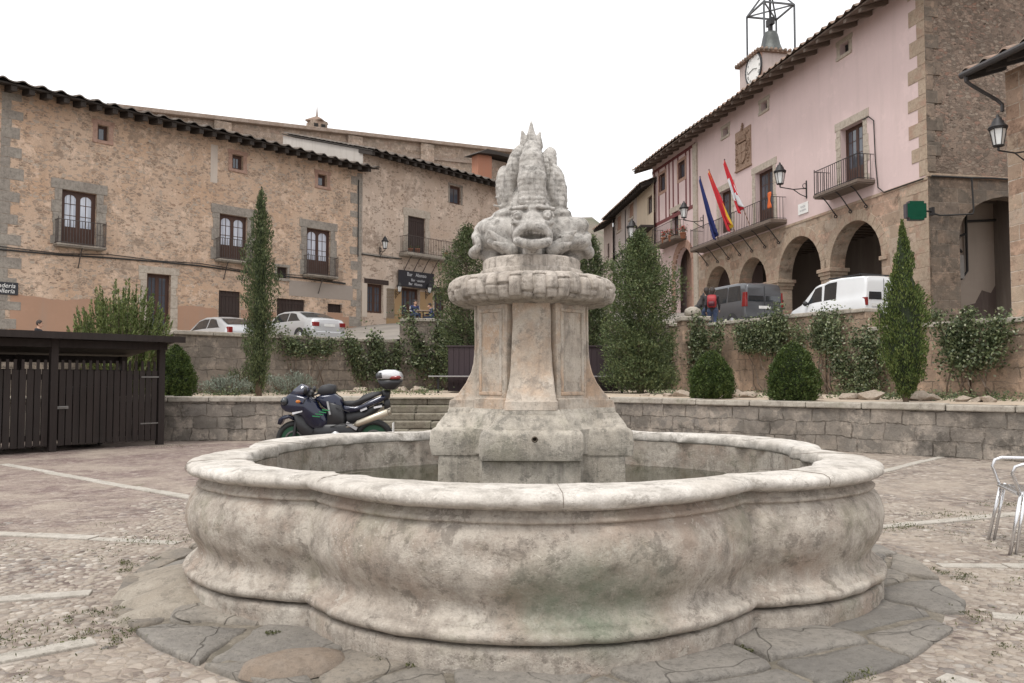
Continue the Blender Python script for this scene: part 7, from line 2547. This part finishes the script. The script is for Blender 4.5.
# ------------------------------------------------------------------ motorcycle
def motorcycle():
    D = 13.0
    rzz = PI + R(3)
    p = ((383 - 512) / 800 * D, D, 0)
    o = thing('parked_motorcycle', 'dark blue sports touring motorcycle with green wheels and a silver top box', 'motorcycle', p, rzz)
    def q(cx, cy): return ((383 - 260 - cx / 6.4) / 61.5, 1.3 - (360 + cy / 6.4 - 377) / 61.5)
    def Q(*pts): return [q(a, b) for a, b in pts]
    blue = paint('midnight_blue_paint', (.006, .009, .03), .2, .2); blk = plain('satin_black', (.018, .018, .02), .4)
    gre = plain('bright_green_line', (.02, .2, .07), .4); grw = plain('green_wheel_paint', (.015, .07, .035), .4, .3)
    tit = plain('titanium_silencer', (.5, .45, .36), .35, .7); sil = plain('silver_box_lid', (.6, .6, .62), .25, .3); seatm = plain('seat_vinyl', (.025, .025, .028), .6)
    scr = glassy('dark_screen', (.05, .055, .08), .05)
    def tyre(x, r, wd, nm):
        t = MB().lathe([(r * .72, -wd * .42), (r * .86, -wd * .5), (r * .96, -wd * .3), (r, 0), (r * .96, wd * .3), (r * .86, wd * .5), (r * .72, wd * .42), (r * .7, 0)], 40, (x, 0, r), 'y')
        w_ = t.obj('wheel', M_rub, o, smooth=True)
        m_ = MB(); m_.lathe([(r * .72, -wd * .3), (r * .69, -wd * .32), (r * .67, 0), (r * .69, wd * .32), (r * .72, wd * .3)], 36, (x, 0, r), 'y')
        for k in range(5):
            a = k * 2 * PI / 5 + .3
            for da in (-.13, .13): m_.bar((x + .04 * math.cos(a), 0, r + .04 * math.sin(a)), (x + r * .67 * math.cos(a + da), 0, r + r * .67 * math.sin(a + da)), .022, .05)
        m_.lathe([(.0, -.06), (.04, -.05), (.04, .05), (0, .06)], 14, (x, 0, r), 'y')
        m_.obj('rim', grw, w_)
        m_ = MB()
        for sg in ((-1, 1) if x > 1 else (1,)): m_.tube([(x + .13 * math.cos(t * PI / 16), sg * .07, r + .13 * math.sin(t * PI / 16)) for t in range(32)], .016, 6, closed=True)
        m_.obj('brake_disc', plain('dull_disc_steel', (.16, .15, .15), .4, .7), w_)
    xf = (383 - 297) / 61.5
    tyre(.13, .31, .18, 'rear'); tyre(xf, .3, .12, 'front')
    # rounded side panels built in full width
    MB().puff(Q((132, 405), (140, 372), (170, 350), (205, 345), (250, 362), (262, 392), (240, 385), (205, 368), (170, 378), (152, 412)), .08, k=.97).obj('front_mudguard', blue, o, smooth=True)
    fr = MB().puff(Q((150, 275), (172, 240), (205, 214), (262, 215), (330, 228), (375, 250), (400, 300), (440, 330), (462, 400), (440, 436), (370, 440), (322, 405), (290, 350), (230, 335), (178, 325), (152, 300)), lambda x, z: .23 - .13 * max(0, (x - 1.25)) / .4, k=.8).obj('fairing', blue, o, smooth=True)
    s_ = MB()
    for sg in (-1, 1):
        for i in range(4):
            a = q(362 + i * 20, 352 - i * 13); b = q(408 + i * 20, 357 - i * 13)
            s_.bar((a[0], sg * .236, a[1]), (b[0], sg * .236, b[1]), .008, .016)
    s_.obj('green_stripes', gre, fr)
    s_ = MB()
    for sg in (-1, 1): s_.add([(q(235, 330)[0], sg * .21, q(235, 330)[1]), (q(300, 318)[0], sg * .232, q(300, 318)[1]), (q(300, 326)[0], sg * .232, q(300, 326)[1]), (q(238, 344)[0], sg * .212, q(238, 344)[1])], [(0, 1, 2, 3)])
    s_.obj('fairing_decal', sil, fr)
    for sg in (-1, 1):
        a = q(180, 262); MB().lathe([(0, .07), (.06, .04), (.075, 0), (.05, -.05)], 14, (a[0], sg * .1, a[1]), 'x').obj('headlight', M_autoglass, fr, smooth=True)
    MB().puff(Q((205, 218), (235, 185), (285, 150), (322, 168), (338, 190), (300, 225), (250, 232)), lambda x, z: .2 - .1 * max(0, x - 1.2) / .3, k=.86).obj('windscreen', scr, o, smooth=True)
    MB().puff(Q((285, 225), (330, 185), (352, 205), (350, 240), (300, 245)), .12).obj('instrument_panel', blk, o, smooth=True)
    for sg in (-1, 1):
        a = q(332, 190); mb = MB(); mb.lathe([(0, -.02), (.05, -.01), (.06, .02), (0, .04)], 12, (a[0], sg * .36, a[1]), 'x'); mb.bar((q(300, 215)[0], sg * .2, q(300, 215)[1]), (a[0], sg * .33, a[1]), .02)
        mb.obj('mirror', blk, o, smooth=True)
        a = q(330, 225); b = q(358, 214); mb = MB(); mb.tube([(a[0], sg * .1, a[1]), (a[0] - .02, sg * .22, a[1]), (b[0], sg * .36, b[1])], .017, 8); mb.obj('handlebar', blk, o)
        a = q(272, 240); b = (xf, .3); mb = MB(); mb.tube([(a[0], sg * .1, a[1]), (b[0], sg * .1, b[1])], [.03, .027], 10); mb.obj('fork_leg', blk, o)
    MB().puff(Q((368, 238), (400, 222), (488, 212), (530, 240), (548, 285), (540, 330), (480, 335), (420, 300)), .17, k=.78).obj('fuel_tank', blue, o, smooth=True)
    MB().puff(Q((378, 215), (385, 185), (410, 160), (450, 152), (488, 160), (492, 195), (486, 218), (420, 230)), .14, k=.84).obj('tank_bag', seatm, o, smooth=True)
    MB().puff(Q((440, 250), (540, 280), (560, 360), (560, 425), (500, 440), (430, 436), (445, 340)), .19, k=.8).obj('side_frame_panel', blk, o, smooth=True)
    MB().puff(Q((540, 335), (700, 305), (780, 270), (800, 285), (740, 340), (650, 400), (560, 420)), .1, k=.85).obj('subframe', blk, o, smooth=True)
    MB().puff(Q((230, 330), (330, 350), (380, 430), (420, 500), (330, 520), (260, 440)), .16, k=.85).obj('radiator_cowl', blk, o, smooth=True)
    MB().puff(Q((360, 400), (600, 400), (640, 450), (600, 510), (420, 520), (350, 470)), .2, k=.85).obj('engine', blk, o, smooth=True)
    MB().puff(Q((540, 262), (600, 262), (640, 250), (668, 222), (720, 205), (792, 198), (800, 212), (740, 236), (690, 262), (640, 290), (580, 296), (548, 290)), .13, k=.84).obj('seat', seatm, o, smooth=True)
    tl = MB().puff(Q((530, 290), (600, 300), (660, 285), (720, 248), (800, 222), (822, 232), (790, 262), (700, 300), (620, 330), (548, 338)), .14, k=.84).obj('tail_cowl', blue, o, smooth=True)
    s_ = MB()
    for a, b in (((655, 322), (695, 305)), ((738, 302), (790, 292))):
        for sg in (-1, 1): s_.bar((q(*a)[0], sg * .15, q(*a)[1]), (q(*b)[0], sg * .15, q(*b)[1]), .02, .03)
    s_.obj('grab_rail', sil, o)
    MB().puff(Q((785, 192), (835, 192), (832, 240), (800, 262), (780, 240)), .1).obj('box_bracket', blk, o, smooth=True)
    MB().puff(Q((795, 250), (830, 250), (838, 300), (800, 320)), .08).obj('rear_mudguard', blk, o, smooth=True)
    MB().puff(Q((757, 128), (912, 126), (906, 152), (870, 188), (812, 190), (775, 165)), .25, k=.86).obj('top_box', blk, o, smooth=True)
    lid = MB().puff(Q((755, 124), (752, 92), (768, 72), (810, 62), (868, 63), (900, 78), (914, 102), (912, 124)), .25, k=.86).obj('top_box_lid', sil, o, smooth=True)
    MB().puff(Q((835, 118), (850, 104), (905, 98), (912, 112), (905, 122), (850, 124)), .256, k=.9).obj('reflector', M_tail, lid, smooth=True)
    MB().puff(Q((752, 120), (752, 92), (762, 80), (790, 80), (795, 118)), .254, k=.92).obj('lid_panel', plain('grey_lid_panel', (.06, .06, .065), .4), lid, smooth=True)
    for sg in (-1, 1):
        a, b = q(645, 400), q(828, 328)
        MB().tube([(a[0] + .05, sg * .2, a[1] - .02), (a[0], sg * .22, a[1]), (b[0], sg * .24, b[1]), (b[0] - .005, sg * .24, b[1])], [.03, .052, .056, .045], 16).obj('silencer', tit, o, smooth=True)
        a = q(560, 425); c = q(645, 402)
        MB().tube([(a[0] + .2, sg * .12, a[1] - .1), (a[0], sg * .17, a[1]), (c[0], sg * .2, c[1])], .028, 10).obj('exhaust_pipe', plain('exhaust_steel', (.3, .27, .23), .35, .8), o)
        MB().bar((.13, sg * .11, .315), (.6, sg * .12, .42), .04, .07).obj('swingarm', blk, o)
        mb = MB(); a = q(590, 395); mb.bar((a[0] + .05, sg * .2, a[1]), (a[0] - .12, sg * .2, a[1] - .1), .03, .05); mb.obj('footrest_plate', M_rimm, o)
    MB().tube([(.45, .15, .3), (.42, .35, .02)], .012, 6).obj('side_stand', blk, o)
    mb = MB(); mb.lathe([(.0, -.215), (.07, -.215), (.08, -.2), (.08, .2), (.07, .215), (.0, .215)], 18, (.72, 0, .36), 'y'); mb.obj('clutch_cover', M_rimm, o, smooth=True)
    MB().box(-.18, -.165, -.1, .1, .42, .56).obj('number_plate', M_plate, o)
    for sg in (-1, 1):
        a = q(300, 262); MB().lathe([(0, -.04), (.025, -.02), (.028, .02), (0, .04)], 10, (a[0] + .06, sg * .27, a[1]), 'x').obj('indicator', plain('amber_lens', (.5, .16, .02), .2), o, smooth=True)
        mb = MB()
        for i, (c0, c1) in enumerate((((345, 222), (300, 300)), ((350, 230), (380, 262)), ((505, 300), (590, 330)), ((470, 420), (640, 398)))):
            p0, p1 = q(*c0), q(*c1); mb.tube([(p0[0], sg * .2, p0[1]), ((p0[0] + p1[0]) / 2 + .03, sg * .235, (p0[1] + p1[1]) / 2 + .02), (p1[0], sg * .2, p1[1])], .007, 5)
        mb.obj('cables', M_trim, o)
        p0, p1 = q(452, 262), q(470, 345); MB().bar((p0[0], sg * .19, p0[1]), (p1[0], sg * .2, p1[1]), .02, .03).obj('frame_spar', M_rimm, o)


motorcycle()


# ------------------------------------------------------------------ aluminium cafe chair
def cafe_chair():
    al = plain('polished_aluminium', (.72, .72, .73), .25, .9, .05)
    o = thing('cafe_chair', 'shiny aluminium cafe armchair with slatted back at the right edge', 'chair', (4.0, 6.1, .0), R(163))
    # local: faces +x, seat centre at origin
    hoop = []
    for k in range(25):
        t = k / 24; a = R(-115 + 230 * t)
        # plan horseshoe open to the front (+x)
        x = -.03 - .25 * math.cos(a); y = .27 * math.sin(a)
        if abs(a) > PI / 2: x = .0 + (abs(a) - PI / 2) * .42; y = math.copysign(.27, a)
        z = .66 + .1 * max(0, math.cos(a)) ** 1.3
        hoop.append((x, y, z))
    front = [(hoop[-1][0] + .05, .265, .64), (hoop[-1][0] + .07, .262, .59), (.2, .255, .42)]
    pts = [(p[0], -p[1], p[2]) for p in front[::-1]] + hoop + front
    MB().tube(pts, .0125, 10).obj('arm_hoop', al, o, smooth=True)
    for sg in (-1, 1):
        MB().tube([(.2, sg * .255, .44), (.29, sg * .285, .0)], .0125, 10).obj('leg', al, o, smooth=True)
        MB().tube([(.17, sg * .25, .46), (.25, sg * .28, .0)], .011, 10).obj('leg', al, o, smooth=True)
        MB().tube([(-.2, sg * .17, .72), (-.19, sg * .19, .44), (-.31, sg * .27, .0)], .0125, 10).obj('leg', al, o, smooth=True)
    fr = MB().tube([(.22, -.24, .44), (.22, .24, .44), (-.2, .2, .43), (-.2, -.2, .43)], .0115, 8, closed=True).obj('seat_frame', al, o)
    for i in range(7):
        x = .19 - i * .06; MB().box(x - .023, x + .023, -.235 + .03 * (i / 7), .235 - .03 * (i / 7), .449, .456).obj('seat_slat', al, o, bevel=.002)
    for i in range(3):
        z = .56 + i * .065; v = []; n = 12
        for k in range(n + 1):
            a = R(-48 + 96 * k / n); x = -.01 - .245 * math.cos(a); y = .26 * math.sin(a)
            v += [(x, y, z), (x, y, z + .05), (x - .006, y, z + .05), (x - .006, y, z)]
        f = [(4 * k + j, 4 * k + (j + 1) % 4, 4 * k + 4 + (j + 1) % 4, 4 * k + 4 + j) for k in range(n) for j in range(4)] + [(0, 1, 2, 3), (4 * n, 4 * n + 1, 4 * n + 2, 4 * n + 3)]
        MB().add(v, f).obj('back_slat', al, o)


cafe_chair()


# ------------------------------------------------------------------ people
M_skin = plain('skin', (.5, .3, .21), .6, 0, .06)
M_hair = plain('dark_hair', (.03, .02, .015), .7, 0, .3, 20)
M_jean = plain('blue_denim', (.05, .07, .13), .9, 0, .2, 20)
M_shoe = plain('dark_shoes', (.03, .025, .025), .6)


def person(label, loc, rz, J, top_m, leg_m=None, hair_long=.0, sleeves=True, extra=None, sc=1.0):
    """J: joint positions; one continuous skinned body, colours by garment region"""
    o = thing('person', label, 'person', loc, rz)
    P_ = {k: np.array(v, float) * sc for k, v in J.items()}
    allp = np.array(list(P_.values()))
    lo = allp.min(0) - .2; hi = allp.max(0) + .22
    s = SDF(lo, hi, .0135)
    c = s.cap
    pel, che, nk, hd = P_['pelvis'], P_['chest'], P_['neck'], P_['head']
    s.join(s.cap(pel, (pel + che) / 2, .125, .12), .04); s.join(s.cap((pel + che) / 2, che, .12, .13), .05)
    for sd in ('l', 'r'):
        s.join(c(che + (0, 0, .03), P_['sho' + sd], .11, .06), .05)
        s.join(c(P_['sho' + sd], P_['elb' + sd], .052, .042), .02); s.join(c(P_['elb' + sd], P_['wri' + sd], .042, .028), .015)
        s.join(c(pel, P_['hip' + sd], .12, .1), .05); s.join(c(P_['hip' + sd], P_['kne' + sd], .09, .06), .03)
        s.join(c(P_['kne' + sd], P_['ank' + sd], .058, .042), .02); s.join(c(P_['ank' + sd] - (0, 0, .03), P_['toe' + sd], .045, .032), .02)
        w_ = P_['wri' + sd]; d = w_ - P_['elb' + sd]; d /= np.linalg.norm(d)
        q = np.cross(d, (1, 0, 0)); q /= np.linalg.norm(q) + 1e-6
        s.join(c(w_, w_ + d * .07, .03, .034, (q, 1.5)), .015)
        side = np.cross(d, q)
        for i in range(4):
            b0 = w_ + d * .08 + side * (.024 * (i - 1.5)); L = (.06, .075, .07, .055)[i]
            s.join(c(b0, b0 + d * L * .6 + q * .008, .0115, .011), .004); s.join(c(b0 + d * L * .6 + q * .008, b0 + d * L + q * .025, .011, .009), .004)
        s.join(c(w_ + d * .03 + side * .025, w_ + d * .07 + side * .06, .014, .011), .008)
    s.join(c(che + (0, 0, .05), nk, .07, .052), .03); s.join(c(nk, hd, .05, .05), .02)
    f = P_['face'] - hd; f /= np.linalg.norm(f)
    s.join(s.ell(hd + (0, 0, .03), (.082, .09, .105)), .02); s.join(s.ell(hd + f * .035 + (0, 0, -.04), (.055, .06, .065)), .02)
    s.join(c(hd + f * .088 + (0, 0, .01), hd + f * .108 + (0, 0, -.015), .012, .014), .008)
    e = np.cross(f, (0, 0, 1))
    for sg in (-1, 1): s.join(s.ell(hd + e * sg * .082 + (0, 0, .0), (.016, .02, .03)), .008); s.cut(s.ell(hd + f * .1 + e * sg * .032 + (0, 0, .02), (.018, .018, .01)), .008)
    s.cut(s.ell(hd + f * .1 + (0, 0, -.048), (.026, .02, .005)), .004)
    V, Fq = s.mesh()
    cen = V[Fq].mean(1)
    def seg(a, b):
        d = b - a; t = np.clip(((cen - a) @ d) / d.dot(d), 0, 1); return np.linalg.norm(cen - a - t[:, None] * d, axis=1)
    reg = {1: [], 2: [], 0: [], 3: []}
    dt = np.minimum.reduce([seg(pel, che), seg(che, P_['shol']), seg(che, P_['shor']), seg(P_['shol'], P_['elbl']), seg(P_['shor'], P_['elbr'])] + ([seg(P_['elbl'], P_['wril']), seg(P_['elbr'], P_['wrir'])] if sleeves else []))
    dl = np.minimum.reduce([seg(P_['hipl'], P_['knel']), seg(P_['hipr'], P_['kner']), seg(P_['knel'], P_['ankl']), seg(P_['kner'], P_['ankr'])])
    dsh = np.minimum(seg(P_['ankl'] - (0, 0, .05), P_['toel']), seg(P_['ankr'] - (0, 0, .05), P_['toer']))
    dh = np.minimum.reduce([seg(nk + (0, 0, .03), hd), seg(P_['wril'] + (P_['wril'] - P_['elbl']) * .12, P_['wril'] + (P_['wril'] - P_['elbl']) * .6), seg(P_['wrir'] + (P_['wrir'] - P_['elbr']) * .12, P_['wrir'] + (P_['wrir'] - P_['elbr']) * .6)])
    allm = np.stack([dh, dt * .95, dl, dsh * 1.05]); mi = allm.argmin(0)
    # shoes only near the foot
    body = mkobj('body', V, Fq, [M_skin, top_m, leg_m or M_jean, M_shoe], o, smooth=True, fmat=mi)
    # hair cap
    s = SDF(hd - .2, hd + .22, .0135)
    s.join(s.ell(hd + (0, 0, .045) - f * .012, (.094, .1, .108)), .01)
    if hair_long: s.join(s.cap(hd - f * .05, hd - f * .06 - (0, 0, hair_long), .075, .05), .03)
    s.cut(s.ell(hd + f * .085 + (0, 0, -.02), (.085, .085, .085)), .015)
    V, Fq = s.mesh(); mkobj('hair', V, Fq, M_hair, o, smooth=True)
    mb = MB()
    for sg in (-1, 1): mb.lathe([(.0, -.009), (.008, -.005), (.009, 0), (.008, .005), (0, .009)], 8, tuple(hd + f * .083 + e * sg * .032 + (0, 0, .02)), 'z')
    mb.obj('eyes', M_void, o, smooth=True)
    return o


STAND = dict(pelvis=(0, 0, .95), chest=(.02, 0, 1.28), neck=(.03, 0, 1.46), head=(.05, 0, 1.57), face=(.2, 0, 1.57), shol=(.01, .17, 1.38), shor=(.01, -.17, 1.38), elbl=(-.06, .22, 1.1), elbr=(.08, -.22, 1.1),
             wril=(.1, .22, .9), wrir=(.26, -.2, .98), hipl=(0, .09, .9), hipr=(0, -.09, .9), knel=(.12, .1, .5), kner=(-.02, -.1, .5), ankl=(.16, .1, .09), ankr=(-.2, -.1, .13), toel=(.32, .11, .04), toer=(-.06, -.11, .03))
SIT = dict(pelvis=(0, 0, .5), chest=(.06, 0, .84), neck=(.1, 0, 1.02), head=(.14, 0, 1.13), face=(.3, 0, 1.08), shol=(.05, .18, .94), shor=(.05, -.18, .94), elbl=(.12, .24, .68), elbr=(.12, -.24, .68),
           wril=(.36, .14, .66), wrir=(.36, -.12, .66), hipl=(.0, .1, .5), hipr=(.0, -.1, .5), knel=(.42, .13, .52), kner=(.42, -.13, .52), ankl=(.4, .13, .1), ankr=(.46, -.13, .1), toel=(.56, .14, .04), toer=(.62, -.14, .04))
D = 26.5; x = (37 - 512) / 800 * D
zp = 1.3 + (377 - 321.5) * D / 800 - 1.66
person('person with short dark hair in a dark jacket walking behind the timber shelter', (x, D, zp), R(15), STAND, plain('dark_jacket', (.02, .02, .025), .8), plain('dark_trousers', (.03, .03, .035), .9))
# two people walking by the grey van
D = 27.6
for px, dy, lab, col, rz in ((707.5, .2, 'person in dark clothes walking left of the grey van, farther one', (.04, .035, .035), 95), (713, -.3, 'person with dark hair and a red backpack beside the grey van', (.03, .03, .035), 70)):
    x = (px - 512) / 800 * (D + dy)
    zz = 1.3 + (377 - 288) * (D + dy) / 800 - 1.68
    person(lab, (x, D + dy, zz), R(rz), STAND, plain('top_cloth', col, .85), hair_long=.12)
    if dy < 0:
        bp = thing('backpack', 'red backpack worn by the dark haired person beside the grey van', 'backpack', (x, D + dy, zz), R(rz))
        MB().puff([(-.26, 1.02), (-.12, 1.0), (-.1, 1.2), (-.11, 1.42), (-.2, 1.44), (-.28, 1.3)], .15, k=.8).obj('bag', plain('red_nylon', (.3, .02, .025), .6), bp, smooth=True)
        MB().puff([(-.31, 1.05), (-.24, 1.04), (-.24, 1.22), (-.31, 1.2)], .1, k=.8).obj('pocket', plain('dark_nylon', (.08, .01, .02), .6), bp, smooth=True)
        for sg in (-1, 1): MB().tube([(-.1, sg * .1, 1.4), (.03, sg * .12, 1.45), (.13, sg * .12, 1.25), (.0, sg * .14, 1.05), (-.12, sg * .12, 1.05)], .015, 6).obj('strap', M_trim, bp)
# seated at the bar door, with tables
D = 41.0
M_tab = plain('worn_table_top', (.3, .22, .16), .6)
for i, (px, lab, col) in enumerate(((414, 'person in a navy jacket with white sleeve stripes seated before the bar door', (.02, .03, .09)), (432, 'person in a dark blue jacket seated right of the bar door', (.03, .04, .1)))):
    x = (px - 512) / 800 * D; zz = 1.3 + (377 - 299 - 3 * i) * D / 800 - 1.27 - .05
    o = person(lab, (x, D, zz), R(-60 if i == 0 else 200), SIT, plain('jacket_cloth', col, .8))
    if i == 0:
        mb = MB()
        for sg in (-1, 1): mb.tube([(.03, sg * .235, .95), (.1, sg * .292, .7), (.26, sg * .235, .67)], .014, 6)
        mb.obj('sleeve_stripe', M_white, o)
    ch = thing('bar_chair', ('brown wooden chair under the person before the bar door', 'brown wooden chair under the person right of the bar door')[i], 'chair', (x, D, zz), R(-60 if i == 0 else 200), 'wooden chairs outside the bar')
    MB().box(-.22, .24, -.22, .22, .38, .42).obj('seat', M_brown, ch, bevel=.01)
    MB().box(-.24, -.2, -.2, .2, .6, .88).obj('backrest', M_brown, ch, bevel=.01)
    for sx_ in (-.2, .2):
        for sy_ in (-.19, .19): MB().box(sx_ - .02, sx_ + .02, sy_ - .02, sy_ + .02, 0, .9 if sx_ < 0 else .38).obj('leg', M_brown, ch)
tb = thing('bar_table', 'small round brown table between the people outside the bar', 'table', ((423 - 512) / 800 * (D - .5), D - .5, 1.3 + (377 - 300) * D / 800 - 1.32))
MB().lathe([(.0, .7), (.36, .7), (.37, .72), (.36, .74), (0, .74)], 24).obj('table_top', M_tab, tb)
MB().lathe([(.2, 0), (.2, .02), (.03, .05), (.03, .7)], 16).obj('leg', M_iron, tb)
print('objects', len(bpy.data.objects))
